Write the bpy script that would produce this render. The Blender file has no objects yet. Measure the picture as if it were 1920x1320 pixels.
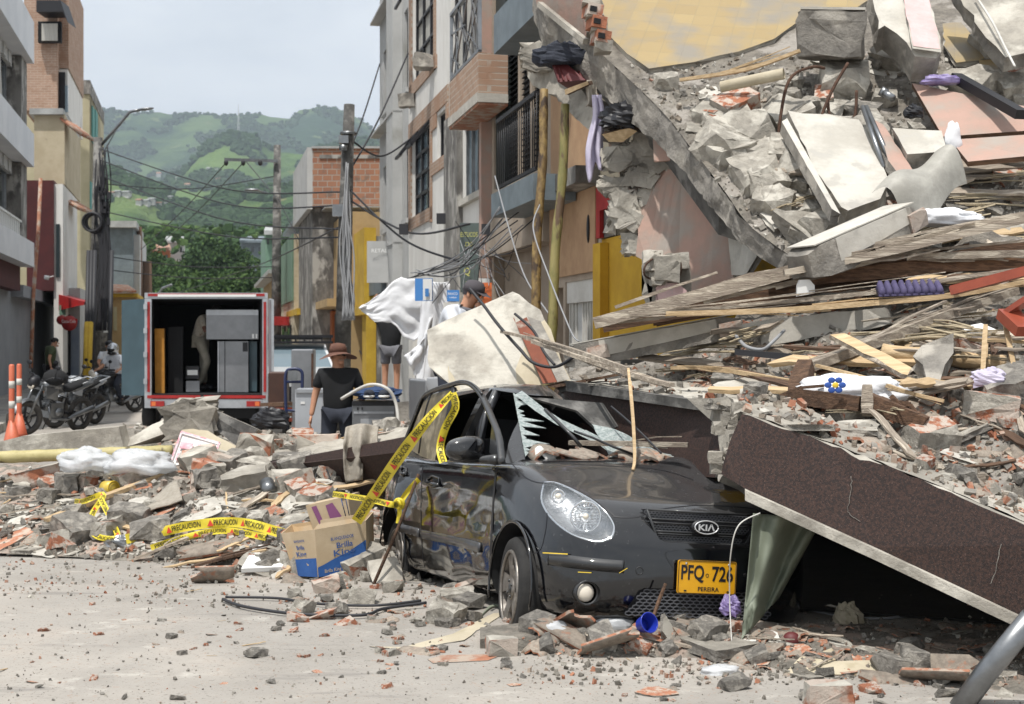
import bpy,bmesh,math,random
from mathutils import Vector,Matrix,noise,Euler
from mathutils.bvhtree import BVHTree
R = math.radians; V = Vector
SC = bpy.context.scene; COL = SC.collection
# ---------------- camera ----------------
FPX = 2530.0; HC = 1.65; HY = 640.0
cd = bpy.data.cameras.new("camera"); cam = bpy.data.objects.new("camera",cd); COL.objects.link(cam)
cam.location = (0,0,HC); cam.rotation_euler = (R(90),0,0)
cd.sensor_width = 36; cd.lens = FPX/1920*36; cd.shift_y = -(660-HY)/1920
cd.clip_start = .1; cd.clip_end = 20000
cd.dof.use_dof = True; cd.dof.focus_distance = 7.4; cd.dof.aperture_fstop = 5.6
SC.camera = cam
# ---------------- sky, sun, exposure ----------------
SUN = V((-.15,-.34,.92)).normalized()
w = bpy.data.worlds.new("World"); SC.world = w; w.use_nodes = True
nt = w.node_tree; nt.nodes.clear()
def wn(t,**k):
 n = nt.nodes.new(t)
 for a,b in k.items(): setattr(n,a,b)
 return n
out = wn('ShaderNodeOutputWorld'); bg = wn('ShaderNodeBackground'); bg.inputs[1].default_value = .10
sky = wn('ShaderNodeTexSky',sky_type='NISHITA'); sky.sun_disc = False
sky.sun_elevation = math.asin(SUN.z); sky.sun_rotation = math.atan2(SUN.x,SUN.y); sky.dust_density = 2; sky.air_density = 1.2
tc = wn('ShaderNodeTexCoord'); sp = wn('ShaderNodeSeparateXYZ'); nt.links.new(tc.outputs['Generated'],sp.inputs[0])
ad = wn('ShaderNodeMath',operation='ADD'); ad.inputs[1].default_value = .22; nt.links.new(sp.outputs[2],ad.inputs[0])
dx = wn('ShaderNodeMath',operation='DIVIDE'); dy = wn('ShaderNodeMath',operation='DIVIDE')
nt.links.new(sp.outputs[0],dx.inputs[0]); nt.links.new(ad.outputs[0],dx.inputs[1])
nt.links.new(sp.outputs[1],dy.inputs[0]); nt.links.new(ad.outputs[0],dy.inputs[1])
cb = wn('ShaderNodeCombineXYZ'); nt.links.new(dx.outputs[0],cb.inputs[0]); nt.links.new(dy.outputs[0],cb.inputs[1])
cn = wn('ShaderNodeTexNoise'); cn.inputs['Scale'].default_value = 1.6; cn.inputs['Detail'].default_value = 7; cn.inputs['Roughness'].default_value = .55
nt.links.new(cb.outputs[0],cn.inputs['Vector'])
cr = wn('ShaderNodeValToRGB'); cr.color_ramp.elements[0].position = .30; cr.color_ramp.elements[1].position = .66
cr.color_ramp.elements[0].color = (.62,.62,.62,1)
nt.links.new(cn.outputs['Fac'],cr.inputs[0])
mx = wn('ShaderNodeMix',data_type='RGBA'); nt.links.new(cr.outputs[0],mx.inputs[0]); nt.links.new(sky.outputs[0],mx.inputs[6])
mx.inputs[7].default_value = (11,11.5,12,1)
nt.links.new(mx.outputs[2],bg.inputs[0]); nt.links.new(bg.outputs[0],out.inputs[0])
sd = bpy.data.lights.new("sun",'SUN'); sd.energy = 4.7; sd.angle = R(.9); sd.color = (1,.965,.91)
so = bpy.data.objects.new("sun",sd); COL.objects.link(so); so.rotation_euler = SUN.to_track_quat('Z','Y').to_euler(); so.location = (0,0,60)
vs = SC.view_settings; vs.view_transform = 'Standard'; vs.look = 'None'; vs.gamma = 1; vs.exposure = -.05; vs.use_curve_mapping = False
try:
 SC.cycles.use_denoising = True; SC.cycles.max_bounces = 6; SC.cycles.volume_bounces = 0
 SC.cycles.transparent_max_bounces = 12; SC.cycles.volume_max_steps = 64
except Exception: pass
# ---------------- placing helpers ----------------
def P(px,py,Y): return V(((px-960)/FPX*Y,Y,HC-(py-HY)*Y/FPX))
def G(px,py,z=0.): return P(px,py,FPX*(HC-z)/(py-HY))
def PV(l): return [P(*q) for q in l]
# ---------------- materials ----------------
MATS = {}
def srgb(h):
 if isinstance(h,str):
  c = [int(h[i:i+2],16)/255 for i in (0,2,4)]
  return tuple((x/12.92 if x <= .04045 else ((x+.055)/1.055)**2.4) for x in c)
 return h
def mat(name,col,col2=None,s=6,det=6,rough=.85,bump=.3,bs=None,metal=0,c3=None,s3=2,t3=(.5,.62),var=.0,emit=0,
  alpha=None,trans=0,spec=.5,coat=0,stretch=None,t2=(.35,.65),bdist=.02,coord='Object'):
 m = bpy.data.materials.new(name); m.use_nodes = True; MATS[name] = m
 t = m.node_tree; N = t.nodes; L = t.links; b = N['Principled BSDF']
 c = srgb(col); b.inputs['Roughness'].default_value = rough; b.inputs['Metallic'].default_value = metal
 b.inputs['Specular IOR Level'].default_value = spec
 b.inputs['Base Color'].default_value = (*c,1)
 if coat: b.inputs['Coat Weight'].default_value = coat; b.inputs['Coat Roughness'].default_value = .04
 if trans: b.inputs['Transmission Weight'].default_value = trans
 if alpha is not None: b.inputs['Alpha'].default_value = alpha
 tcn = N.new('ShaderNodeTexCoord'); oi = N.new('ShaderNodeObjectInfo')
 vm = N.new('ShaderNodeVectorMath'); vm.operation = 'MULTIPLY_ADD'
 vm.inputs[1].default_value = stretch or (1,1,1)
 mm = N.new('ShaderNodeMath'); mm.operation = 'MULTIPLY'; mm.inputs[1].default_value = 17
 L.new(oi.outputs['Random'],mm.inputs[0]); L.new(tcn.outputs[coord],vm.inputs[0]); L.new(mm.outputs[0],vm.inputs[2])
 src = vm.outputs[0]; last = None
 def nz(sc,d=6,r=.6):
  n = N.new('ShaderNodeTexNoise'); n.inputs['Scale'].default_value = sc; n.inputs['Detail'].default_value = d
  n.inputs['Roughness'].default_value = r; L.new(src,n.inputs['Vector']); return n.outputs['Fac']
 def rng(o,a,bb):
  q = N.new('ShaderNodeMapRange'); q.inputs[1].default_value = a; q.inputs[2].default_value = bb; q.interpolation_type = 'SMOOTHSTEP'
  L.new(o,q.inputs[0]); return q.outputs[0]
 def mix(f,A,B):
  q = N.new('ShaderNodeMix'); q.data_type = 'RGBA'; L.new(f,q.inputs[0])
  for i,x in ((6,A),(7,B)):
   if isinstance(x,tuple): q.inputs[i].default_value = (*x,1)
   else: L.new(x,q.inputs[i])
  return q.outputs[2]
 if col2 is not None: last = mix(rng(nz(s,det,.68),*t2),c,srgb(col2))
 if c3 is not None: last = mix(rng(nz(s3,5,.6),*t3),last if last else c,srgb(c3))
 if var:
  h = N.new('ShaderNodeHueSaturation'); q = N.new('ShaderNodeMapRange'); q.inputs[3].default_value = 1-var; q.inputs[4].default_value = 1+var
  L.new(oi.outputs['Random'],q.inputs[0]); L.new(q.outputs[0],h.inputs['Value'])
  if last: L.new(last,h.inputs['Color'])
  else: h.inputs['Color'].default_value = (*c,1)
  last = h.outputs[0]
 if last: L.new(last,b.inputs['Base Color'])
 if bump:
  bn = N.new('ShaderNodeBump'); bn.inputs['Strength'].default_value = bump; bn.inputs['Distance'].default_value = bdist
  L.new(nz(bs or s*3,8,.7),bn.inputs['Height']); L.new(bn.outputs[0],b.inputs['Normal'])
 if emit: b.inputs['Emission Color'].default_value = (*c,1); b.inputs['Emission Strength'].default_value = emit
 return m
def brickmat(name,c1,c2,mortar,sc,bw=.5,rh=.25,ms=.02,rough=.9,rot=None,dirt=None,off=.5,dt=(.5,.65)):
 m = bpy.data.materials.new(name); m.use_nodes = True; MATS[name] = m
 t = m.node_tree; N = t.nodes; L = t.links; b = N['Principled BSDF']; b.inputs['Roughness'].default_value = rough
 tcn = N.new('ShaderNodeTexCoord'); mp = N.new('ShaderNodeMapping'); L.new(tcn.outputs['UV'],mp.inputs[0])
 if rot: mp.inputs['Rotation'].default_value = rot
 br = N.new('ShaderNodeTexBrick'); L.new(mp.outputs[0],br.inputs['Vector']); br.offset = off
 for i,c in ((1,c1),(2,c2),(3,mortar)): br.inputs[i].default_value = (*srgb(c),1)
 br.inputs['Scale'].default_value = sc; br.inputs['Mortar Size'].default_value = ms; br.inputs['Brick Width'].default_value = bw; br.inputs['Row Height'].default_value = rh
 o = br.outputs['Color']
 n = N.new('ShaderNodeTexNoise'); n.inputs['Scale'].default_value = 2.5; n.inputs['Detail'].default_value = 8; L.new(tcn.outputs['Object'],n.inputs['Vector'])
 q = N.new('ShaderNodeMapRange'); q.inputs[1].default_value = dt[0]; q.inputs[2].default_value = dt[1]; L.new(n.outputs[0],q.inputs[0])
 mxn = N.new('ShaderNodeMix'); mxn.data_type = 'RGBA'; L.new(q.outputs[0],mxn.inputs[0]); L.new(o,mxn.inputs[6]); mxn.inputs[7].default_value = (*srgb(dirt or mortar),1)
 L.new(mxn.outputs[2],b.inputs['Base Color'])
 bp = N.new('ShaderNodeBump'); bp.inputs['Strength'].default_value = .5; bp.inputs['Distance'].default_value = .01
 L.new(br.outputs['Fac'],bp.inputs['Height']); bp.invert = True; L.new(bp.outputs[0],b.inputs['Normal'])
 return m
M = MATS
mat('road','96918a','8a857e',s=1.3,det=10,bump=.5,bs=22,c3='a7a097',s3=.45,t3=(.42,.7),bdist=.015)
mat('concrete','8d8880','6f6b65',s=5,bump=.9,bs=14,c3='a8a298',s3=2.2,var=.16,bdist=.03)
mat('concrete_light','a39d92','868178',s=4,bump=.8,bs=16,c3='bab5aa',s3=1.7,var=.1,bdist=.02)
mat('concrete_dark','5c5a57','403f3d',s=5,bump=.6,bs=14,c3='7b7975',s3=3,var=.1)
mat('dust','8f887d','6d675f',s=9,bump=1,bs=30,c3='a8a198',s3=3,bdist=.04)
mat('fines','989186','757067',s=14,bump=1,bs=40,c3='b6a395',s3=4,bdist=.03,var=.2)
mat('brick','a2674b','8a5842',s=12,bump=.7,bs=24,c3='b3a69a',s3=4,t3=(.44,.56),var=.15)
mat('terracotta','a87358','936048',s=8,bump=.35,bs=26,c3='aa9a8b',s3=5,t3=(.46,.6),var=.15)
mat('tile_old','978c7f','7d7368',s=9,bump=.4,bs=26,c3='9c6f58',s3=5,t3=(.55,.7),var=.2)
mat('plaster_white','bcb8af','a8a399',s=3,bump=.25,bs=30,c3='a7a39b',s3=6,t3=(.56,.66),var=.07)
mat('plaster_cream','b8ae98','a99e88',s=3,bump=.25,bs=22,c3='a39880',s3=5,t3=(.56,.68),var=.06)
mat('plaster_pink','ab8d80','a08577',s=3,bump=.3,bs=22,c3='9c938a',s3=3,t3=(.4,.7))
mat('paint_pink','cfb2b0','c2a3a0',s=4,bump=.15,bs=30,c3='a9a29c',s3=6,t3=(.55,.68))
mat('wood_grey','a39788','7c7064',s=4,bump=.7,bs=10,stretch=(1,14,14),c3='c2b7a6',s3=2,var=.25,rough=.9)
mat('wood_brown','6f5440','4a3628',s=4,bump=.6,bs=10,stretch=(1,14,14),var=.25,rough=.85)
mat('wood_pale','c3ab88','a88f6c',s=3,bump=.4,bs=8,stretch=(1,12,12),var=.12)
mat('cane','c0b296','9c8d72',s=5,bump=.7,bs=12,stretch=(1,18,18),var=.22,c3='877a66',s3=3)
mat('bamboo','8c8150','6d6a3a',s=4,bump=.3,bs=8,stretch=(3,3,1),c3='5a4632',s3=3,t3=(.5,.6),rough=.55)
mat('bamboo_brown','8f7748','5f4a2c',s=7,bump=.4,bs=10,stretch=(3,3,1.5),c3='3f2f20',s3=4,t3=(.52,.6),rough=.6)
mat('granite_brown','3b2821','241815',s=75,det=2,bump=.5,bs=110,rough=.66,bdist=.004,c3='5d4840',s3=160,t3=(.60,.66),t2=(.42,.58))
mat('black','15151a',rough=.5,bump=0); mat('black_matte','121214',rough=.9,bump=.1,bs=30)
mat('rubber','1b1a1a','262524',s=20,rough=.85,bump=.2)
mat('steel','8c8e90','77797b',s=4,rough=.35,metal=.85,bump=.05)
mat('rust','5f4638','453228',s=30,rough=.9,bump=.4,metal=.2)
mat('cable','26262a',rough=.6,bump=0); mat('cable_grey','8b8c8e',rough=.6,bump=0)
mat('white','dcdcda',rough=.5,bump=0,var=.05); mat('offwhite','c9c7c1','b8b5ae',s=3,rough=.7,bump=.1)
mat('paper','dbd9d4','c9c6c0',s=5,rough=.8,bump=.15,var=.05)
mat('cloth_white','e2e3e5','d8d9dc',s=4,rough=1,bump=.25,bs=14,spec=.1,bdist=.03)
mat('cloth_beige','a69f93','968e82',s=30,rough=1,bump=.6,bs=120)
mat('skin','b98a6e','ae7d62',s=8,rough=.55,bump=.05); mat('skin_dark','5f3d2e',rough=.6,bump=0)
mat('hair','17120f',rough=.7,bump=.3,bs=60)
mat('shirt_black','101113','16171a',s=9,rough=.9,bump=.2,bs=14); mat('shirt_green','4a5337','3e472e',s=6,rough=.9,bump=.2,bs=12)
mat('shirt_white','d3d6dc','bfc3cb',s=5,rough=.9,bump=.2,bs=12)
mat('trouser_navy','30343f','272b35',s=8,rough=.9,bump=.2,bs=14); mat('khaki','8d887c','7d786c',s=6,rough=.9,bump=.2,bs=12)
mat('shorts_grey','6f6f74','5f5f64',s=6,rough=.9,bump=.2)
mat('silver','d5d6d8',rough=.35,metal=.4,bump=0); mat('red','a5201e','8d1a19',s=4,rough=.5,bump=0); mat('orange','d06a35',rough=.5,bump=0)
mat('yellow','d9b93a',rough=.6,bump=0); mat('blue','2a4f9a',rough=.5,bump=0)
# ---------------- mesh helpers ----------------
LOCAL = set()
class MB:
 def __init__(s): s.v = []; s.f = []; s.m = []; s.sm = []
 def add(s,vs,fs,mi=0,smooth=False):
  o = len(s.v); s.v += [V(x) for x in vs]; s.f += [tuple(i+o for i in f) for f in fs]
  s.m += [mi]*len(fs); s.sm += [smooth]*len(fs); return s
 def box(s,c,sz,rot=None,mi=0,taper=1):
  x,y,z = [q/2 for q in sz]
  pts = [V((a*x*(taper if e > 0 else 1),b*y*(taper if e > 0 else 1),e*z)) for e in (-1,1) for a,b in ((-1,-1),(1,-1),(1,1),(-1,1))]
  if rot is not None:
   if not isinstance(rot,Matrix): rot = Euler(rot).to_matrix()
   pts = [rot @ p for p in pts]
  c = V(c); return s.add([c+p for p in pts],[(3,2,1,0),(4,5,6,7),(0,1,5,4),(1,2,6,5),(2,3,7,6),(3,0,4,7)],mi)
 def beam(s,a,b,w,t,mi=0,up=(0,0,1),w2=None):
  a = V(a); b = V(b); d = (b-a); L_ = d.length; d = d.normalized(); up = V(up)
  if abs(d.dot(up)) > .97: up = V((0,1,0))
  sx = d.cross(up).normalized(); uz = sx.cross(d); pts = []
  for q,ww in ((a,w),(b,w2 or w)):
   pts += [q-sx*ww/2-uz*t/2,q+sx*ww/2-uz*t/2,q+sx*ww/2+uz*t/2,q-sx*ww/2+uz*t/2]
  return s.add(pts,[(3,2,1,0),(4,5,6,7),(0,1,5,4),(1,2,6,5),(2,3,7,6),(3,0,4,7)],mi)
 def tube(s,pts,r,n=8,mi=0,cap=True,flat=1):
  pts = [V(p) for p in pts]; rs = r if isinstance(r,(list,tuple)) else [r]*len(pts)
  pts2 = []; up = None
  for i,p in enumerate(pts):
   d = (pts[min(i+1,len(pts)-1)]-pts[max(i-1,0)]).normalized()
   if up is None:
    up = V((0,0,1)) if abs(d.z) < .9 else V((1,0,0))
   x = d.cross(up)
   if x.length < 1e-4: x = d.cross(V((1,0,.1)))
   x.normalize(); y = x.cross(d).normalized(); up = y
   pts2 += [p+(x*math.cos(k*2*math.pi/n)+y*math.sin(k*2*math.pi/n)*flat)*rs[i] for k in range(n)]
  fs = []
  for i in range(len(pts)-1):
   for k in range(n):
    k2 = (k+1) % n; fs.append((i*n+k,i*n+k2,(i+1)*n+k2,(i+1)*n+k))
  if cap: fs += [tuple(range(n-1,-1,-1)),tuple((len(pts)-1)*n+k for k in range(n))]
  return s.add(pts2,fs,mi,True)
 def cyl(s,a,b,r,n=16,mi=0,r2=None): return s.tube([a,b],[r,r2 if r2 is not None else r],n,mi)
 def ellip(s,c,r,rot=None,mi=0,n=12,m=8):
  c = V(c); pts = []; fs = []
  if rot is not None and not isinstance(rot,Matrix): rot = Euler(rot).to_matrix()
  for j in range(m+1):
   th = math.pi*j/m
   for k in range(n):
    q = V((r[0]*math.sin(th)*math.cos(2*math.pi*k/n),r[1]*math.sin(th)*math.sin(2*math.pi*k/n),r[2]*math.cos(th)))
    pts.append(c+(rot@q if rot else q))
  for j in range(m):
   for k in range(n): fs.append((j*n+k,(j+1)*n+k,(j+1)*n+(k+1) % n,j*n+(k+1) % n))
  return s.add(pts,fs,mi,True)
 def torus(s,c,ax,R_,r,n=24,m=8,mi=0,sx=1):
  c = V(c); q = V(ax).to_track_quat('Z','Y').to_matrix(); pts = []; fs = []
  for i in range(n):
   a = 2*math.pi*i/n
   for k in range(m):
    b = 2*math.pi*k/m; pts.append(c+q@V(((R_+r*math.cos(b))*math.cos(a),(R_+r*math.cos(b))*math.sin(a),r*sx*math.sin(b))))
  for i in range(n):
   for k in range(m): fs.append((i*m+k,((i+1) % n)*m+k,((i+1) % n)*m+(k+1) % m,i*m+(k+1) % m))
  return s.add(pts,fs,mi,True)
 def quad(s,a,b,c,d,mi=0): return s.add([a,b,c,d],[(0,1,2,3)],mi)
 def prism(s,poly,vec,mi=0,ms=None):
  n = len(poly); vec = V(vec); s.add([V(p) for p in poly]+[V(p)+vec for p in poly],[tuple(range(n)),tuple(range(2*n-1,n-1,-1))],mi)
  s.f += [((i-2*n)+len(s.v),(i-2*n)+n+len(s.v),((i+1) % n)-n+len(s.v),((i+1) % n)-2*n+len(s.v)) for i in range(n)]
  s.m += [mi if ms is None else ms]*n; s.sm += [False]*n; return s
 def grid(s,f,nu,nv,mi=0,smooth=True,thick=0):
  pts = [V(f(i/nu,j/nv)) for i in range(nu+1) for j in range(nv+1)]
  fs = [(i*(nv+1)+j,(i+1)*(nv+1)+j,(i+1)*(nv+1)+j+1,i*(nv+1)+j+1) for i in range(nu) for j in range(nv)]
  return s.add(pts,fs,mi,smooth)
 def build(s,name,mats,parent=None,origin=None,uv=None,fix=True):
  me = bpy.data.meshes.new(name); o = V(origin) if origin is not None else None
  me.from_pydata([tuple(p-o) if o else tuple(p) for p in s.v],[],s.f)
  if not isinstance(mats,(list,tuple)): mats = [mats]
  for m in mats: me.materials.append(M[m] if isinstance(m,str) else m)
  me.polygons.foreach_set('material_index',s.m); me.polygons.foreach_set('use_smooth',s.sm)
  if uv is not None:
   l = me.uv_layers.new(name='UVMap')
   for lo in me.loops: l.data[lo.index].uv = uv(s.v[lo.vertex_index])
  if fix:
   b = bmesh.new(); b.from_mesh(me); bmesh.ops.recalc_face_normals(b,faces=b.faces); b.to_mesh(me); b.free()
  me.update()
  ob = bpy.data.objects.new(name,me); COL.objects.link(ob)
  if o: ob.location = o
  if parent is not None:
   ob.parent = parent; q = parent; bl = V((0,0,0)); loc = False
   while q: bl += V(q.location); loc = loc or q.name in LOCAL; q = q.parent
   if not loc: ob.location = V(ob.location)-bl
  return ob
def thing(name,label,cat,loc=(0,0,0),group=None,kind=None):
 o = bpy.data.objects.new(name,None); COL.objects.link(o); o.location = loc; o.empty_display_size = .1
 return tag(o,label,cat,group,kind)
def tag(o,label=None,cat=None,group=None,kind=None):
 if label: o['label'] = label
 if cat: o['category'] = cat
 if group: o['group'] = group
 if kind: o['kind'] = kind
 return o
def cut(o,others,op='DIFFERENCE',solver='EXACT'):
 for q in others:
  if o.parent: q.parent = o.parent
  md = o.modifiers.new('b','BOOLEAN'); md.object = q; md.operation = op; md.solver = solver
 dg = bpy.context.evaluated_depsgraph_get(); me = bpy.data.meshes.new_from_object(o.evaluated_get(dg),preserve_all_data_layers=True,depsgraph=dg)
 o.modifiers.clear(); o.data = me
 for q in others: bpy.data.objects.remove(q)
 return o
def applymods(o):
 dg = bpy.context.evaluated_depsgraph_get(); me = bpy.data.meshes.new_from_object(o.evaluated_get(dg),preserve_all_data_layers=True,depsgraph=dg)
 o.modifiers.clear(); o.data = me; return o
def text_mb(txt,size,bold=0,ex=0.0,mono=False):
 c = bpy.data.curves.new('t','FONT'); c.body = txt; c.size = size; c.align_x = 'CENTER'; c.align_y = 'CENTER'; c.offset = bold; c.extrude = ex; c.resolution_u = 3
 o = bpy.data.objects.new('t',c); COL.objects.link(o); dg = bpy.context.evaluated_depsgraph_get(); dg.update()
 me = bpy.data.meshes.new_from_object(o.evaluated_get(dg)); vs = [v.co.copy() for v in me.vertices]; fs = [tuple(p.vertices) for p in me.polygons]
 bpy.data.objects.remove(o); return vs,fs
def put_text(mb,txt,c,ux,uy,height,width=None,mi=0,off=.003,bold=0,warp=None):
 vs,fs = text_mb(txt,1,bold)
 if not vs: return
 x0 = min(v.x for v in vs); x1 = max(v.x for v in vs); y0 = min(v.y for v in vs); y1 = max(v.y for v in vs)
 ux = V(ux).normalized(); uy = V(uy).normalized(); n = ux.cross(uy); c = V(c)
 sy = height/(y1-y0); sx = width/(x1-x0) if width else sy
 pts = []
 for v in vs:
  a = (v.x-(x0+x1)/2)*sx; b = (v.y-(y0+y1)/2)*sy
  pts.append(warp(a,b) if warp else c+ux*a+uy*b+n*off)
 mb.add(pts,fs,mi)
# broken pieces
def hull(rng,sz,n=16,boxy=.6):
 pts = []
 for i in range(n):
  p = V([rng.uniform(-1,1) for _ in range(3)])
  q = V([math.copysign(min(1,abs(c)**(1-boxy)),c) for c in p]); pts.append(V((q.x*sz[0]/2,q.y*sz[1]/2,q.z*sz[2]/2)))
 b = bmesh.new()
 for p in pts: b.verts.new(p)
 g = bmesh.ops.convex_hull(b,input=b.verts); bmesh.ops.delete(b,geom=list(set([x for x in g['geom_interior']+g['geom_unused'] if isinstance(x,bmesh.types.BMVert)])),context='VERTS')
 b.verts.index_update(); vs = [v.co.copy() for v in b.verts]; fs = [tuple(v.index for v in f.verts) for f in b.faces]; b.free(); return vs,fs
def block(rng,sz,jit=.12,sub=2,cutc=2):
 "a broken block: box with chipped corners and rough faces"
 b = bmesh.new(); bmesh.ops.create_cube(b,size=1)
 for v in b.verts: v.co = V([c*s*(1+rng.uniform(-jit,jit)) for c,s in zip(v.co,sz)])
 for _ in range(cutc):
  n = V([rng.choice((-1,1))*rng.uniform(.3,1)/s for s in sz]).normalized()
  ext = sum(abs(n[i])*sz[i]/2 for i in range(3))
  g = bmesh.ops.bisect_plane(b,geom=b.verts[:]+b.edges[:]+b.faces[:],plane_co=n*ext*rng.uniform(.55,.85),plane_no=n,clear_outer=True)
  ed = [e for e in b.edges if e.is_boundary]
  if ed: bmesh.ops.contextual_create(b,geom=ed)
 if sub:
  bmesh.ops.triangulate(b,faces=b.faces[:])
  for _ in range(sub-1): bmesh.ops.subdivide_edges(b,edges=[e for e in b.edges if e.calc_length() > max(sz)*.28],cuts=1)
  o = V((rng.random()*50,rng.random()*50,0)); a = min(sz)*.10
  for v in b.verts: v.co += noise.noise_vector(v.co*(4/max(sz))*1.5+o)*a
 b.verts.index_update(); vs = [v.co.copy() for v in b.verts]; fs = [tuple(v.index for v in f.verts) for f in b.faces]; b.free(); return vs,fs
def slab(mb,pts,thick,rng,jag=.03,mi=0,ms=1,seg=.12,skip=(),vec=None,mb_back=None):
 "a broken plate from its outline; skip = edges that stay clean"
 pts = [V(p) for p in pts]; n = (pts[1]-pts[0]).cross(pts[2]-pts[1])
 for i in range(2,len(pts)):
  if n.length < 1e-6: n = (pts[i-1]-pts[0]).cross(pts[i]-pts[i-1])
 n = V((0,0,0))
 for i in range(len(pts)): n += pts[i].cross(pts[(i+1) % len(pts)])
 n.normalize()
 c = sum(pts,V((0,0,0)))/len(pts)
 if n.dot(V((0,0,HC))-c) > 0: n = -n
 vec = V(vec) if vec is not None else n*thick
 ring = []; cl = []
 for i,p in enumerate(pts):
  q = pts[(i+1) % len(pts)]; k = 1 if i in skip else max(1,int((q-p).length/seg))
  for j in range(k): ring.append(p.lerp(q,j/k)); cl.append(i in skip or (j == 0 and ((i-1) % len(pts)) in skip))
 m = len(ring); layers = []
 for ly,t in enumerate((0,.5,1)):
  L_ = []
  for i,p in enumerate(ring):
   d = (c-p).normalized(); a = 0 if cl[i] else jag*(noise.noise(p*9+V((ly*3.3,0,7)))*1.3+rng.uniform(-.5,.5)) + (jag*.6 if ly == 1 else 0)
   L_.append(p+vec*t+d*a+(V((0,0,0)) if ly != 1 or cl[i] else vec*rng.uniform(-.15,.15)))
  layers.append(L_)
 vsx = layers[0]+layers[1]+layers[2]
 b = bmesh.new(); bv = [b.verts.new(p) for p in vsx]
 f0 = b.faces.new(bv[:m]); f1 = b.faces.new(bv[2*m:][::-1]); f0.material_index = mi; f1.material_index = ms
 for l in (0,1):
  for i in range(m):
   f = b.faces.new((bv[l*m+i],bv[(l+1)*m+i],bv[(l+1)*m+(i+1) % m],bv[l*m+(i+1) % m])); f.material_index = ms
 bmesh.ops.triangulate(b,faces=[f0,f1]); b.verts.index_update()
 o = len(mb.v); mb.v += [v.co.copy() for v in b.verts]
 for f in b.faces: mb.f.append(tuple(v.index+o for v in f.verts)); mb.m.append(f.material_index); mb.sm.append(False)
 b.free(); return mb
def catmull(pts,k=6):
 pts = [V(p) for p in pts]; o = []
 for i in range(len(pts)-1):
  p0 = pts[max(i-1,0)]; p1 = pts[i]; p2 = pts[i+1]; p3 = pts[min(i+2,len(pts)-1)]
  for j in range(k):
   t = j/k; o.append(.5*((2*p1)+(-p0+p2)*t+(2*p0-5*p1+4*p2-p3)*t*t+(-p0+3*p1-3*p2+p3)*t**3))
 return o+[pts[-1]]
def one(mb,name,m,label,cat,group=None,kind=None):
 "a thing made of one mesh, its origin at its own middle bottom"
 c = sum(mb.v,V((0,0,0)))/len(mb.v); c.z = min(v.z for v in mb.v)
 return tag(mb.build(name,m,origin=c),label,cat,group,kind)
# ================= THE SETTING =================
rng = random.Random(7)
# ground sheet with slight unevenness near the camera
mb = MB()
xs = [-4000,-600,-120,-40]+[-20+i*.5 for i in range(81)]+[40,120,600,4000]
ys = [-30,-6,0]+[2+i*.35 for i in range(60)]+[26,34,50,80,160,400,1200,5000]
def gz(x,y):
 return .012*noise.noise(V((x*.5,y*.5,3)))+.004*noise.noise(V((x*2.2,y*2.2,9)))*(1 if 2 < y < 24 else 0)+.16*(1 if y < 7.4 else (0 if y > 10 else (1-(y-7.4)/2.6)**2*(1+2*(y-7.4)/2.6))) if abs(x) < 20 else (.16 if y < 7.4 else 0)
vv = [(x,y,gz(x,y)) for x in xs for y in ys]; n = len(ys)
mb.add(vv,[(i*n+j,(i+1)*n+j,(i+1)*n+j+1,i*n+j+1) for i in range(len(xs)-1) for j in range(n-1)],0,True)
road = tag(mb.build('road','road'),kind='structure')
# road colour details: cracks, dust, reddish brick powder
t = M['road'].node_tree; N = t.nodes; L = t.links; b = N['Principled BSDF']
src = b.inputs['Base Color'].links[0].from_socket; tcn = [x for x in N if x.type == 'TEX_COORD'][0]
def lay(src,scale,det,lo,hi,col,typ='noise',st=(1,1,1),fac=1.0):
 mp = N.new('ShaderNodeMapping'); mp.inputs['Scale'].default_value = st; L.new(tcn.outputs['Object'],mp.inputs[0])
 if typ == 'noise':
  n = N.new('ShaderNodeTexNoise'); n.inputs['Scale'].default_value = scale; n.inputs['Detail'].default_value = det; n.inputs['Roughness'].default_value = .65; o = n.outputs['Fac']
 else:
  n = N.new('ShaderNodeTexVoronoi'); n.inputs['Scale'].default_value = scale; n.feature = typ; o = n.outputs['Distance']
 L.new(mp.outputs[0],n.inputs['Vector'])
 q = N.new('ShaderNodeMapRange'); q.inputs[1].default_value = lo; q.inputs[2].default_value = hi; q.inputs[4].default_value = fac; L.new(o,q.inputs[0])
 x = N.new('ShaderNodeMix'); x.data_type = 'RGBA'; L.new(q.outputs[0],x.inputs[0]); L.new(src,x.inputs[6]); x.inputs[7].default_value = (*srgb(col),1); return x.outputs[2]
src = lay(src,.9,8,.56,.66,'a1968b',fac=.5)
src = lay(src,3.5,10,.58,.7,'b9b4ab',st=(1,1.6,1),fac=.7)
src = lay(src,60,3,.60,.66,'5d5851',fac=.6)
src = lay(src,34,4,.63,.67,'94755f',fac=.5)
src = lay(src,1.7,6,.60,.68,'6f6b67',st=(.5,2.2,1),fac=.5)
L.new(src,b.inputs['Base Color'])
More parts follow.
